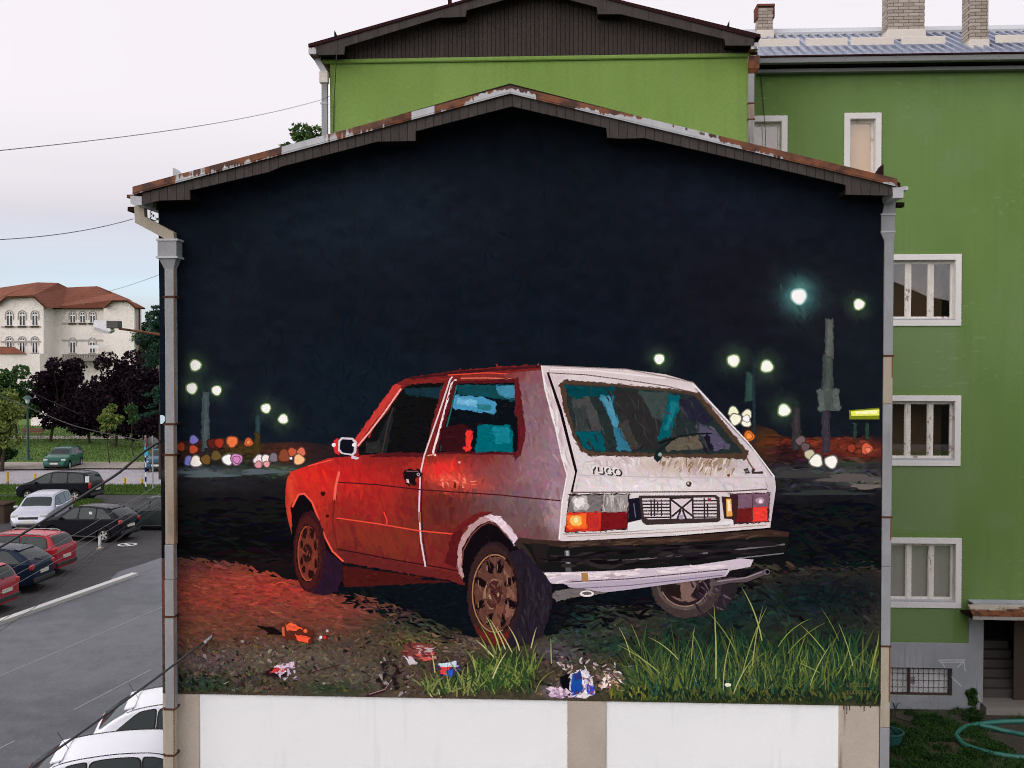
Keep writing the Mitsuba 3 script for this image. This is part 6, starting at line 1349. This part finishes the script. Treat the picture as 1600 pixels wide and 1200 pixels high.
# tailgate
field('mural_car_rear', (216, 206, 208), [(870, 620, 12, 60, (206, 184, 190), .7), (930, 582, 60, 6, (206, 194, 190), .6), (1040, 590, 50, 8, (196, 186, 178), .6), (960, 725, 50, 14, (218, 204, 212), .7), (1000, 760, 80, 14, (232, 226, 228), .8), (1080, 724, 60, 16, (180, 158, 140), .85), (1120, 722, 34, 14, (140, 112, 92), .85), (1030, 728, 30, 12, (200, 180, 168), .7), (980, 718, 20, 10, (208, 188, 190), .6), (1180, 750, 30, 30, (212, 200, 210), .7), (1150, 690, 24, 40, (200, 192, 198), .7), (900, 800, 20, 40, (226, 216, 220), .5), (1050, 830, 120, 8, (226, 224, 222), .6), (1206, 790, 8, 50, (180, 168, 176), .7)], .08, (14, 8), .04)
RG = 'painted_tailgate'
rear = [(845, 571), (880, 573), (980, 577), (1040, 585), (1083, 597.5), (1122, 640), (1172, 694), (1210, 744), (1212, 762), (1203, 824), (1060, 836), (880, 846), (872.5, 843), (877, 786), (885, 742), (877.5, 716), (865, 660), (851, 610)]
shape(RG, rear, 'mural_car_rear')
strokes(RG, [(898, 715), (1170, 712), (1204, 750), (1200, 765), (900, 765)], 420, 'mural_car_rear', 16, 3.6, 62, 40, 20, jit=.035, hue=.02)
strokes(RG, [(1020, 714), (1140, 716), (1150, 740), (1040, 734)], 90, [(160, 136, 116), (196, 180, 168), (140, 112, 92), (222, 210, 204)], 14, 2.6, 112, 14, 21)
strokes(RG, [(925, 716), (1010, 716), (1000, 736), (940, 730)], 40, [(206, 190, 196), (228, 220, 224), (196, 178, 180)], 14, 2.6, 60, 20, 48)
strokes(RG, [(850, 590), (858, 590), (892, 735), (884, 738)], 30, [(236, 228, 230), (212, 196, 204), (196, 176, 188)], 26, 4, 76, 5, 22)
line(RG, [(846, 571.5), (852, 610), (866, 660), (878, 716), (886, 741), (878, 786), (874, 842)], 1.6, (244, 238, 240))
shape(RG, [(854, 581.5), (857.5, 581.5), (878, 640), (902, 735), (895, 769), (891.5, 769), (898.5, 738), (874.5, 645)], (24, 14, 20), paint=False); line(RG, [(855, 582.5), (915, 585.5), (980, 594), (1040, 603), (1086, 614)], 1.4, (88, 66, 64)); line(RG, [(845, 571), (980, 577), (1083, 597.5)], 1.6, (150, 132, 130)); line(RG, [(860, 577), (930, 579), (1040, 591)], 2.2, (238, 230, 232)); line(RG, [(1086, 606), (1128, 652), (1180, 706), (1206, 744)], 2, (150, 138, 144)); line(RG, [(1082, 600), (1122, 641), (1172, 695), (1210, 745)], 1.6, (240, 234, 238))
RWN = 'car_rear_window'
shape(RWN, [(876, 601), (884, 595), (930, 597), (985, 603), (1040, 607), (1092, 615), (1130, 660), (1168, 707), (1163, 716), (1080, 714), (980, 712), (922, 711), (908, 704), (895, 680), (882, 640)], (78, 58, 48), smooth=2); glass = Polygon([(884, 601), (960, 605), (1040, 612), (1084, 618), (1120, 660), (1160, 707), (1080, 708.5), (980, 706), (922, 704.5), (910, 697), (898, 672), (888, 635)]); shape(RWN, glass, (38, 46, 48))
for pts, c in (([(885, 603), (958, 606), (957, 620), (930, 618), (900, 622), (890, 615)], (6, 68, 76)), ([(895, 626), (918, 622), (932, 645), (940, 672), (902, 672)], (70, 72, 72)), ([(939, 620), (956, 619), (958, 640), (984, 702), (966, 702), (958, 665)], (48, 112, 138)), ([(941, 622), (952, 622), (966, 664), (960, 664)], (76, 142, 168)), ([(902, 674), (942, 675), (943, 703), (914, 702)], (4, 84, 94)), ([(960, 612), (1000, 612), (1030, 640), (1026, 700), (990, 702), (968, 645)], (44, 42, 44)), ([(1000, 612), (1044, 614), (1040, 660), (1020, 650)], (58, 72, 70)), ([(1046, 618), (1060, 620), (1060, 640), (1046, 680), (1030, 686), (1034, 668)], (4, 90, 100)), ([(1050, 630), (1058, 632), (1044, 668), (1040, 670)], (24, 116, 126)), ([(1064, 626), (1084, 622), (1112, 655), (1096, 668), (1070, 650)], (34, 34, 52)), ([(1090, 664), (1112, 668), (1138, 698), (1118, 703), (1092, 684)], (84, 80, 104)), ([(1040, 695), (1058, 684), (1092, 682), (1103, 700), (1044, 703)], (98, 88, 76)), ([(1094, 684), (1106, 682), (1112, 700), (1102, 704)], (26, 26, 38)), ([(898, 640), (914, 636), (922, 668), (904, 672)], (54, 60, 60)), ([(968, 664), (980, 658), (996, 698), (986, 700)], (62, 58, 56))): shape(RWN, pts, c, cut=glass, smooth=1)
strokes(RWN, glass.buffer(-6).exterior.coords[:], 60, [(50, 58, 60), (34, 42, 46), (58, 60, 64)], 20, 2.6, 66, 14, 23)
line('rear_wiper', [(1027, 707), (1046, 690), (1060, 682), (1085, 678), (1112, 677)], 2.6, (26, 30, 30)); shape('rear_wiper', [(1021, 716), (1025, 704), (1050, 684), (1056, 683), (1032, 706), (1034, 716), (1027, 722)], (24, 38, 38)); disc_('rear_wiper', 1031, 710, 3, (150, 170, 168)); shape('rear_wiper', [(1027, 691), (1052, 683), (1054, 686), (1031, 694)], (20, 22, 24))
line(RG, [(893, 769), (1000, 768.5), (1140, 767.5), (1198, 764)], 2, (110, 92, 90)); line(RG, [(900, 742), (1050, 746), (1208, 746)], 1.2, (198, 184, 190)); disc_(RG, 1076, 756, 4.2, (60, 50, 48)); disc_(RG, 1075, 755, 2, (190, 180, 176)); line(RG, [(1166, 715), (1172, 726), (1178, 734)], 2.4, (122, 92, 60)); disc_(RG, 1138, 742.5, 2.4, (120, 80, 50))
line(RG, [(880, 834), (960, 832), (1060, 824), (1196, 814)], 1.4, (140, 120, 116)); line(RG, [(886, 838), (1050, 831), (1198, 820)], 1.2, (176, 150, 146)); line(RG, [(984, 826), (1140, 819)], 2.2, (96, 74, 70))
# lettering on the tailgate
def lettering(sub, text, x, y, h, c, shear=0.0, drop=0.0, wide=1.0, bold=True):
    m = meshkit.text_mesh(text, h, 0.002, bold); up = m.vertices[:, 2] > 0.001; f = m.faces[up[m.faces].all(1)]; v = m.vertices[:, :2]
    add(sub, np.column_stack([x + v[:, 0] * wide + v[:, 1] * shear, y - v[:, 1] + (v[:, 0] * wide) * drop]), f, pigment(c)); LAY[0] += 1
lettering('car_lettering', 'YUGO', 921.6, 739.6, 11.0, (30, 26, 28), -.12, .09, 1.16); lettering('car_lettering', 'YUGO', 919.6, 737.2, 10.4, (232, 228, 230), -.12, .09, 1.18, True)
shape('car_badge', [(1161, 733), (1168, 731), (1172, 739), (1165, 740)], (66, 58, 58)); shape('car_badge', [(1174, 733), (1180, 732), (1178, 737), (1192, 736), (1192, 740), (1174, 740)], (58, 50, 50)); line('car_badge', [(1163, 736), (1170, 735.5)], 1.2, (150, 140, 140))
# lamps
TL = 'car_tail_lamp'
shape(TL, [(890, 773), (983, 771.5), (980, 826), (883, 831)], (40, 26, 30)); shape(TL, [(892, 775), (940, 774), (939, 799.5), (888, 799.5)], (120, 112, 116)); shape(TL, [(895, 778), (915, 776), (918, 794), (898, 796)], (186, 180, 180), smooth=3); shape(TL, [(898, 781), (910, 779), (912, 788), (902, 790)], (230, 226, 224), smooth=2); shape(TL, [(942.5, 774), (981, 773), (979.5, 799), (941.5, 799.5)], (152, 146, 146)); strokes(TL, [(944, 776), (978, 775), (977, 797), (943, 797)], 30, [(176, 172, 170), (126, 120, 122), (196, 190, 188)], 14, 2.5, 88, 6, 24)
shape(TL, [(888, 801), (939, 801), (938, 828), (884.5, 829.5)], (206, 50, 34)); shape(TL, [(888, 806), (914, 804), (916, 824), (888, 825)], (250, 106, 42), smooth=4); shape(TL, [(893, 808), (906, 807), (907, 818), (894, 819)], (255, 190, 96), smooth=3); disc_(TL, 900, 812, 4, (255, 232, 170)); shape(TL, [(921, 806), (936, 806), (936, 826), (922, 826)], (190, 48, 40)); shape(TL, [(941, 801), (979.5, 800.5), (978.5, 824), (940, 827)], (122, 22, 28)); line(TL, [(918, 802), (919, 828)], 1.2, (150, 36, 30))
TL = 'car_tail_lamp_001'
shape(TL, [(1139.5, 772), (1202, 770), (1200, 815), (1145, 818)], (60, 34, 42)); shape(TL, [(1154, 773), (1200.5, 772), (1200, 791), (1153, 793)], (122, 92, 106)); disc_(TL, 1187, 782, 7, (176, 146, 160), 5); disc_(TL, 1188, 783, 3, (240, 226, 236)); shape(TL, [(1152, 795), (1174, 794), (1174, 814), (1150, 815)], (110, 28, 32)); shape(TL, [(1176, 793.5), (1198, 793), (1197, 812), (1176, 814)], (232, 64, 56)); line(TL, [(1176, 773), (1175, 814)], 1.2, (70, 40, 48))
PL = 'car_number_plate'
shape(PL, [(983, 779), (1000, 777), (1003, 811), (981, 816)], (26, 26, 36)); line(PL, [(990, 786), (993, 808)], 1.2, (120, 120, 150)); shape(PL, [(1127, 775), (1145, 777), (1153, 782), (1151, 811), (1131, 810)], (58, 36, 34), smooth=1); shape(PL, [(1134, 779), (1142, 779), (1144, 806), (1135, 807)], (232, 168, 84), smooth=1); shape(PL, [(1136, 781), (1140, 781), (1142, 797), (1137, 799)], (255, 236, 190)); shape(PL, [(981, 817), (1003, 813), (1006, 820), (1127, 815), (1145, 812), (1146, 819), (980, 830)], (230, 226, 226))
shape(PL, [(998, 774), (1118, 773), (1124, 777), (1125, 813), (1120, 815.5), (1010, 820), (1003, 815)], (62, 50, 46), smooth=1); inner = Polygon([(1003, 778.5), (1116, 777), (1119.5, 781), (1119.5, 809), (1012, 811), (1006, 806)]); shape(PL, inner, (214, 206, 208))
for k in range(6):
    y = 781.5 + k * 5.1; shape(PL, [(1003, y), (1046, y - .3), (1046, y + 1.9), (1004, y + 2.2)], (44, 38, 38), cut=inner); shape(PL, [(1082, y - .4), (1120, y - .6), (1120, y + 1.5), (1082, y + 1.9)], (44, 38, 38), cut=inner)
for x, y0, y1, w in ((1017, 780, 806, 2.2), (1022, 779, 806, 2.4), (1027, 784, 800, 1.8), (1047, 778, 812, 2.6), (1082, 777, 811, 2.6), (1100, 778, 810, 2.2), (1105, 786, 808, 1.8), (1033, 780, 806, 1.6)): shape(PL, [(x - w / 2, y0), (x + w / 2, y0), (x + w / 2 + .5, y1), (x - w / 2 + .5, y1)], (40, 34, 34), cut=inner)
for a, b in (((1048, 780), (1082, 806)), ((1082, 779), (1049, 807)), ((1063, 797), (1058, 811)), ((1066, 796), (1072, 811))): line(PL, [a, b], 3, (38, 32, 32))
shape(PL, [(1105, 778), (1111, 778), (1110, 782), (1106, 782)], (150, 44, 60)); line(PL, [(1046, 778.5), (1083, 777.5)], 2, (38, 32, 32)); shape(PL, [(1060, 804), (1068, 804), (1066, 811), (1062, 811)], (160, 150, 168))
# bumper, valance, exhaust
BP = 'car_bumper'
bump = [(803, 849), (811, 839), (831, 842), (880, 845), (1030, 840), (1200, 827), (1233, 831), (1231, 850), (1225, 866), (1160, 876), (985, 891), (845, 897)]
shape(BP, bump, (24, 22, 25)); shape(BP, [(806, 845), (811, 839), (831, 842), (880, 845), (1030, 840), (1200, 827), (1233, 831), (1231, 838), (1200, 838), (1030, 850), (880, 854), (831, 851)], (58, 44, 38)); shape(BP, [(803, 849), (811, 842), (826, 860), (846, 896)], (56, 42, 40)); strokes(BP, [(880, 846), (1030, 842), (1200, 829), (1228, 833), (1030, 848), (880, 854)], 60, [(70, 54, 46), (54, 42, 36), (82, 64, 54), (48, 36, 34)], 22, 2.4, -4, 5, 25)
line(BP, [(846, 875), (900, 876), (980, 875), (1100, 864), (1226, 850)], 2.4, (112, 108, 112)); line(BP, [(1150, 872), (1224, 864)], 1.6, (120, 118, 124)); shape(BP, [(882, 860), (890, 859), (893, 894), (884, 894)], (84, 84, 92)); shape(BP, [(884, 860), (888, 860), (890, 880), (886, 880)], (160, 160, 168)); shape(BP, [(828, 848), (858, 850), (852, 880), (842, 880)], (38, 28, 28)); strokes(BP, [(860, 858), (1215, 840), (1215, 860), (1000, 885), (860, 890)], 60, [(34, 32, 36), (16, 15, 18), (46, 42, 40)], 40, 5, -4, 3, 26)
VL = 'car_lower_panel'
shape(VL, [(838, 894), (900, 893), (965, 891), (1090, 882), (1157, 872), (1177, 874), (1172, 885), (1140, 891), (1134, 900), (980, 921), (945, 925), (890, 917), (880, 911), (856, 913)], (206, 192, 202)); shape(VL, [(882, 912), (1040, 902), (1136, 892), (1133, 900), (980, 921), (945, 925), (890, 917)], (182, 166, 186)); line(VL, [(884, 909), (980, 904), (1137, 889)], 1.8, (92, 74, 82)); line(VL, [(900, 919), (985, 914), (1130, 898)], 1.4, (120, 104, 122)); strokes(VL, [(850, 897), (1090, 885), (1160, 876), (1130, 888), (880, 908)], 50, [(226, 214, 220), (186, 170, 178), (238, 228, 230)], 24, 4, -5, 5, 27); shape(VL, [(908, 895), (918, 894), (920, 908), (909, 908)], (170, 124, 80)); shape(VL, [(848, 892), (858, 913), (852, 912), (836, 896)], (214, 184, 180))
shape('towing_eye', [(858, 912), (884, 914), (884, 922), (862, 924)], (20, 20, 26)); shape('underbody', [(868, 924), (900, 919), (944, 926), (905, 930), (870, 938), (862, 932)], (106, 100, 104)); line('exhaust_pipe', [(1112, 912), (1140, 906), (1165, 905), (1185, 897), (1198, 892)], 8, (88, 80, 84)); line('exhaust_pipe', [(1120, 908), (1165, 902), (1190, 893)], 2, (142, 132, 136)); disc_('exhaust_pipe', 1198, 893, 4.6, (110, 104, 106)); disc_('exhaust_pipe', 1198.5, 893, 3, (10, 12, 16)); shape('valance_gap', [(1134, 900), (1142, 891), (1168, 892), (1160, 900)], (26, 20, 24))
shape('tow_ring', Polygon(EL(917, 927, 11, 5)).buffer(0).difference(Polygon(EL(917, 926.5, 7.5, 2.6)).buffer(0)), (232, 222, 222))
# near wheels
RWH = 'rear_wheel'
shape(RWH, [(800, 862), (815, 858), (850, 895), (861, 912), (862, 940), (856, 968), (846, 992), (830, 1003), (800, 1010), (780, 1008)], (38, 32, 40)); strokes(RWH, [(818, 890), (852, 905), (856, 950), (840, 990), (810, 1000)], 70, [(46, 42, 50), (36, 32, 40), (54, 50, 56), (42, 36, 48), (30, 26, 32)], 22, 3, 84, 14, 28)
shape(RWH, EL(772, 926.5, 41, 80), (44, 30, 34)); shape(RWH, EL(770, 928, 38, 76), (56, 34, 36)); shape(RWH, [(742, 975), (752, 986), (790, 990), (798, 980), (790, 1006), (768, 1007), (752, 996)], (96, 34, 32)); shape(RWH, EL(774, 926.6, 36, 62), (30, 20, 22)); line(RWH, EL(773.5, 926.6, 35, 60.5, 1.2, 5.2), 2, (170, 120, 84)); shape(RWH, EL(775, 927, 32.5, 57), (98, 62, 52)); shape(RWH, [(788, 890), (800, 905), (804, 930), (800, 960), (790, 965), (794, 925)], (134, 92, 78))
for a in (-1.95, -1.3, -.45, .35, 1.2, 1.95, 2.75, 3.55):
    cx, cy = 775 + 25 * math.cos(a), 927 + 44 * math.sin(a); r = Polygon(EL(0, 0, 5, 9.5, n=18)); t = math.atan2(44 * math.sin(a), 25 * math.cos(a))
    from shapely import affinity
    shape(RWH, affinity.translate(affinity.rotate(r, math.degrees(t) + 90), cx, cy), (24, 15, 17)); line(RWH, [(cx - 4.4, cy + 5), (cx - 4.6, cy - 4)], 1.1, (168, 130, 112))
shape(RWH, EL(770.5, 928, 13.5, 22.5), (150, 112, 90)); shape(RWH, EL(772, 928, 12, 21), (72, 38, 36)); strokes(RWH, EL(771, 928, 8, 15), 26, [(120, 84, 66), (90, 54, 48), (50, 28, 28), (176, 144, 116)], 8, 2.6, 70, 50, 29); shape(RWH, [(778, 945), (786, 948), (780, 982), (772, 984), (768, 970)], (112, 74, 60)); strokes(RWH, EL(775, 927, 30, 54), 40, [(110, 70, 58), (86, 52, 46), (122, 82, 70)], 14, 3, 84, 30, 30)
FWH = 'front_wheel'
shape(FWH, [(486, 800), (512, 862), (534, 880), (535, 905), (528, 922), (512, 928), (490, 926)], (40, 24, 42)); strokes(FWH, [(505, 865), (530, 882), (530, 915), (500, 922)], 30, [(44, 26, 46), (36, 22, 34), (48, 26, 40)], 18, 3, 84, 14, 31)
shape(FWH, EL(484, 862, 24, 62), (56, 24, 30)); shape(FWH, EL(481.5, 863, 20, 56), (72, 28, 30)); shape(FWH, EL(481.5, 864, 16.5, 44), (38, 18, 20)); shape(FWH, EL(482, 864, 15, 42), (116, 54, 42)); shape(FWH, EL(481, 864, 6, 13), (48, 24, 22))
for cx, cy, rx, ry in ((477, 832, 3, 7), (488, 833, 3, 7), (472, 850, 2.2, 7), (493.5, 852, 2.2, 9), (472, 876, 2.2, 7), (494, 880, 2.2, 8), (475.5, 889, 3, 6), (486.5, 897, 4, 6)): shape(FWH, EL(cx, cy, rx, ry, n=16), (40, 18, 18))
line(FWH, EL(482, 864, 15.5, 42.5, 1.2, 4.6), 1.5, (176, 80, 56)); strokes(FWH, EL(482, 864, 11, 34), 20, [(134, 62, 46), (100, 46, 38)], 10, 2.5, 80, 30, 32)
# litter
LT = 'crushed_can'
shape(LT, [(405, 978), (432, 982), (444, 990), (424, 990)], (24, 14, 16)); shape(LT, [(441, 978), (452, 973), (478, 980), (489, 988), (486, 1003), (466, 1000), (444, 995)], (92, 40, 32), smooth=2); shape(LT, [(448, 976), (456, 972), (470, 981), (462, 984), (450, 983)], (240, 96, 58)); shape(LT, [(463, 992), (484, 996), (482, 1003), (465, 999)], (250, 92, 62)); shape(LT, [(441, 979), (445, 978), (446, 994), (442, 992)], (206, 96, 66)); disc_(LT, 478, 985, 3, (236, 110, 70)); disc_(LT, 502, 995, 2.4, (240, 230, 236)); disc_(LT, 508, 995, 3, (190, 50, 44)); disc_(LT, 512, 985, 2.2, (196, 180, 196))
LT = 'wrapper'
shape(LT, [(414, 1052), (430, 1042), (452, 1036), (446, 1054), (428, 1056)], (36, 22, 30)); shape(LT, [(424, 1050), (434, 1042), (448, 1043), (444, 1049)], (196, 62, 58)); shape(LT, [(430, 1041), (460, 1034), (461, 1041), (446, 1043)], (220, 200, 214)); line(LT, [(440, 1053), (448, 1047)], 2, (238, 226, 236)); strokes(LT, [(436, 1036), (470, 1038), (470, 1062), (430, 1060)], 24, [(190, 176, 190), (120, 100, 120)], 8, 3, 10, 40, 33)
LT = 'wrapper_001'
shape(LT, [(632, 1008), (655, 1004), (672, 1008), (680, 1022), (664, 1031), (640, 1026)], (120, 64, 60)); shape(LT, [(650, 1022), (676, 1019), (682, 1026), (664, 1032)], (214, 94, 92)); shape(LT, [(632, 1024), (644, 1026), (652, 1036), (640, 1036)], (206, 196, 204)); strokes(LT, [(634, 1006), (678, 1006), (678, 1026), (634, 1026)], 34, [(160, 84, 78), (110, 50, 50), (190, 170, 176), (80, 40, 42)], 12, 3, 10, 25, 34)
LT = 'wrapper_002'
shape(LT, [(700, 1050), (722, 1052), (728, 1066), (708, 1058)], (20, 16, 18)); shape(LT, [(685, 1040), (700, 1034), (713, 1034), (722, 1045), (708, 1055), (690, 1052)], (66, 44, 104)); shape(LT, [(686, 1037), (712, 1033), (712, 1039), (692, 1042)], (206, 226, 240)); shape(LT, [(690, 1042), (704, 1042), (698, 1052), (690, 1050)], (214, 72, 66)); shape(LT, [(698, 1048), (708, 1046), (706, 1055), (697, 1054)], (40, 96, 200))
LT = 'crushed_can_001'
shape(LT, [(876, 1056), (890, 1052), (896, 1076), (890, 1086), (878, 1072)], (14, 14, 20)); shape(LT, [(893, 1055), (905, 1047), (917, 1048), (925, 1062), (927, 1082), (914, 1089), (897, 1086), (891, 1074)], (220, 214, 220), smooth=2); shape(LT, [(894, 1056), (908, 1047), (908, 1066), (898, 1070), (893, 1070)], (24, 84, 170)); shape(LT, [(897, 1053), (907, 1048), (907, 1058), (898, 1062)], (50, 56, 120)); shape(LT, [(892, 1072), (905, 1066), (912, 1074), (900, 1086), (894, 1084)], (28, 72, 160)); shape(LT, [(916, 1068), (927, 1072), (927, 1083), (918, 1084)], (60, 72, 190)); strokes(LT, [(909, 1050), (922, 1056), (925, 1084), (900, 1086), (910, 1070)], 30, [(190, 60, 60), (250, 244, 246), (120, 120, 170), (96, 60, 70), (236, 228, 236)], 6, 2.4, 60, 60, 35); strokes(LT, [(860, 1072), (890, 1080), (905, 1088), (860, 1088)], 50, [(196, 170, 196), (150, 128, 150), (226, 204, 222)], 10, 4, 20, 30, 36); strokes(LT, [(940, 1050), (972, 1048), (972, 1074), (940, 1076)], 60, [(236, 226, 224), (206, 160, 140), (150, 110, 100), (110, 90, 88)], 9, 4, 20, 50, 37)
LT = 'twig'
line(LT, [(575, 1086), (600, 1078), (614, 1060), (622, 1044), (617, 1038)], 4, (52, 32, 34)); line(LT, [(577, 1084), (602, 1076), (615, 1058)], 1.4, (150, 126, 126)); line('twig_001', [(480, 1052), (500, 1046), (530, 1038)], 1.6, (60, 44, 44)); strokes('ground_strokes', [(590, 1010), (640, 1040), (640, 1084), (590, 1084)], 40, [(30, 22, 26), (150, 140, 138), (60, 46, 46)], 8, 4, 50, 50, 38)
# grasses
rg = np.random.default_rng(77); it = []
GREENS = [(84, 100, 46), (58, 80, 40), (116, 134, 66), (40, 66, 42), (100, 108, 52), (48, 78, 60), (28, 50, 38), (62, 88, 50), (24, 44, 36), (34, 60, 44), (78, 92, 44)]
for k in range(900):
    x = 1000 + rg.random() * 372 if rg.random() < .55 else 1150 + 75 * rg.normal(); x = min(max(x, 985), 1372); l = 16 + 62 * rg.random() ** 2.0; base = 1050 + 46 * rg.random() - (22 * rg.random() if x > 1150 else 0); it.append((x, base, l, rg.normal() * 15, rg.normal() * 26, 0.8 + 1.2 * rg.random()))
DG = [(24, 52, 40), (30, 62, 44), (44, 72, 40), (18, 38, 34), (58, 80, 40), (38, 46, 40)]
grass('painted_grass', [(1000 + rg.random() * 372, 1020 + 70 * rg.random(), 20 + 36 * rg.random(), rg.normal() * 18, rg.normal() * 20, 2 + 3 * rg.random()) for _ in range(520)], DG, 1)
grass('painted_grass', it, GREENS, 2)
grass('painted_grass', [(990 + rg.random() * 60, 1060 + 34 * rg.random(), 30 + 50 * rg.random(), -34 + rg.normal() * 14, -10 + rg.normal() * 18, 1.0 + 1.3 * rg.random()) for _ in range(90)], GREENS, 3)
grass('painted_grass', [(1005 + rg.random() * 340, 1082 + 12 * rg.random(), 14 + 26 * rg.random(), rg.normal() * 20, rg.normal() * 30, 1.6 + 2.6 * rg.random()) for _ in range(120)], [(96, 106, 50), (80, 96, 46), (44, 84, 66), (50, 70, 38), (30, 52, 40), (24, 46, 40)], 4)
TW = .62
tall = [(1118, 1060, 116, 2, -6, 4), (1190, 1000, 90, -8, -22, 3.4), (1150, 1020, 80, -22, -22, 2.6), (1160, 1050, 110, 12, 14, 2.6), (1215, 1010, 70, 26, 40, 2.8), (1230, 1020, 80, 34, 30, 2), (1290, 1020, 62, -34, -14, 2.4), (1332, 1040, 74, -12, -12, 2.2), (1358, 1060, 112, 10, 8, 3), (1100, 1040, 60, -4, -30, 2.4), (1060, 1030, 60, -38, -26, 2.4), (1030, 1050, 80, -46, -18, 2.2), (1020, 1050, 70, -30, -30, 2), (1130, 1080, 90, -4, 22, 2.6), (1145, 1085, 70, 16, 22, 3), (1280, 1050, 40, -62, -4, 2), (1000, 1010, 40, -14, -14, 2.2), (985, 1025, 50, -10, -20, 2.4), (1310, 940 + 60, 60, -20, -16, 1.6), (1080, 1030, 54, 2, 6, 2), (1175, 1040, 96, 4, 10, 2.2), (1265, 1070, 80, 16, 20, 2.2)]
grass('painted_grass', [(x, y, l, a, b, w * TW) for x, y, l, a, b, w in tall], [(142, 156, 78), (122, 138, 68), (162, 168, 100)], 5)
grass('painted_grass', [(x, y - l + 3, 9, a + b, 4, 3.4) for (x, y, l, a, b, w) in []], [(200, 200, 130)], 6)
grass('painted_grass', [(740 + rg.random() * 100, 1040 + 44 * rg.random(), 18 + 34 * rg.random(), rg.normal() * 24, rg.normal() * 30, 1.0 + 1.4 * rg.random()) for _ in range(190)], [(60, 88, 40), (96, 116, 52), (34, 58, 36), (124, 140, 70), (46, 74, 40)], 7)
grass('painted_grass', [(x, y, l, a, b, w) for x, y, l, a, b, w in ((775, 1020, 50, -24, -8, 2.2), (782, 1016, 60, -14, -14, 2.4), (790, 1014, 54, -18, -16, 2), (764, 1022, 34, -14, -20, 2), (800, 1018, 46, -26, -8, 1.8), (812, 1016, 44, -10, -26, 2), (772, 1026, 40, -40, -10, 2.2), (830, 1012, 34, 10, 8, 1.8), (862, 1036, 40, -4, 4, 1.6), (732, 1078, 44, -2, 2, 2), (726, 1064, 52, -38, 4, 2.2), (680, 1050, 36, -6, -6, 1.8), (676, 1090, 34, -30, -4, 2.4), (690, 1090, 30, -18, -10, 2), (770, 1060, 50, 16, 20, 2.2), (745, 1056, 36, -8, -6, 1.8))], [(164, 172, 100), (190, 186, 130), (126, 146, 80)], 8)
grass('painted_grass', [(660 + rg.random() * 90, 1066 + 22 * rg.random(), 12 + 22 * rg.random(), rg.normal() * 28, rg.normal() * 20, 1.4 + 1.8 * rg.random()) for _ in range(90)], [(86, 104, 52), (44, 66, 38), (124, 134, 80)], 9)
grass('painted_grass', [(950 + rg.random() * 60, 1084 + 8 * rg.random(), 8 + 14 * rg.random(), rg.normal() * 14, rg.normal() * 10, 2) for _ in range(60)], [(120, 118, 40), (86, 96, 36), (146, 140, 60)], 10)
disc_('painted_grass', 1137, 1069, 5, (226, 226, 206), 3)
strokes('ground_strokes', [(960, 1076), (1372, 1080), (1372, 1104), (960, 1096)], 420, [(44, 60, 34), (70, 82, 40), (30, 48, 34), (24, 36, 30), (88, 92, 44)], 12, 4, 80, 25, 90)
# the painter's small signature, two rows of marks too worn to read
for r_, (y, n) in enumerate(((1066, 8), (1077, 9))):
    for i in range(n):
        x = 1322 + i * 4.6; shape('signature', [(x, y + .08 * i), (x + 2.9, y + .08 * i), (x + 2.9, y + 1.5), (x + 1.2, y + 3.2), (x + 2.9, y + 5), (x + 2.9, y + 6.5), (x, y + 6.5)] if (i + r_) % 2 else [(x, y), (x + 1.2, y), (x + 1.2, y + 4.5), (x + 2.9, y + 4.5), (x + 2.9, y + 6.5), (x, y + 6.5)], (92, 92, 56))
# drips on the right pilaster, and the thin dark edge where the paint stops
for x, l in ((1318, 8), (1323, 14), (1327, 9), (1350, 10), (1344, 4), (1360, 5)):
    w = wxz([x - .7, x + .7], [1101, 1101 + l]); part(MB, 'paint_drip', box(w[0, 0], w[1, 0], -.0065, -.0045, w[1, 1], w[0, 1]), pigment((60, 56, 52)))
SUBLABEL = {'painted_car': 'painted body of the car, red at the front and mauve behind', 'painted_tailgate': 'painted white tailgate with brown stains', 'night_sky': 'painted dark blue night sky', 'rear_wheel': 'painted rusty near rear wheel', 'car_lettering': 'painted model lettering on the tailgate', 'painted_grass': 'painted tall grass at the lower right', 'car_number_plate': 'painted plate holder with its lamps', 'car_rear_window': 'painted rear window with turquoise reflections'}
seen = {}
for (sub, mat), ms in BAG.items():
    n = seen.get(sub, 0); seen[sub] = n + 1
    key = f'{MU}__{sub}' if n == 0 else f'{MU}__{sub}__{n:03d}'
    scene[key] = mikit.ply(cat_(ms), mat)
    if n == 0 and sub in SUBLABEL: labels[key] = {'label': SUBLABEL[sub]}
    if sub in ('painted_grass', 'ground_strokes', 'night_strokes', 'far_road_strokes', 'signature'): labels.setdefault(key, {})['kind'] = 'stuff'
labels[MB]['label'] = 'gabled building end with a big mural of a red and white car, white base'
labels[GB]['label'] = 'green rendered apartment building with a brown boarded gable and a zinc roofed wing'
print('mural', len(BAG), 'paints', len(PAINTS), 'layers', LAY[0], 'tris', sum(len(m.faces) for b in BAG.values() for m in b))
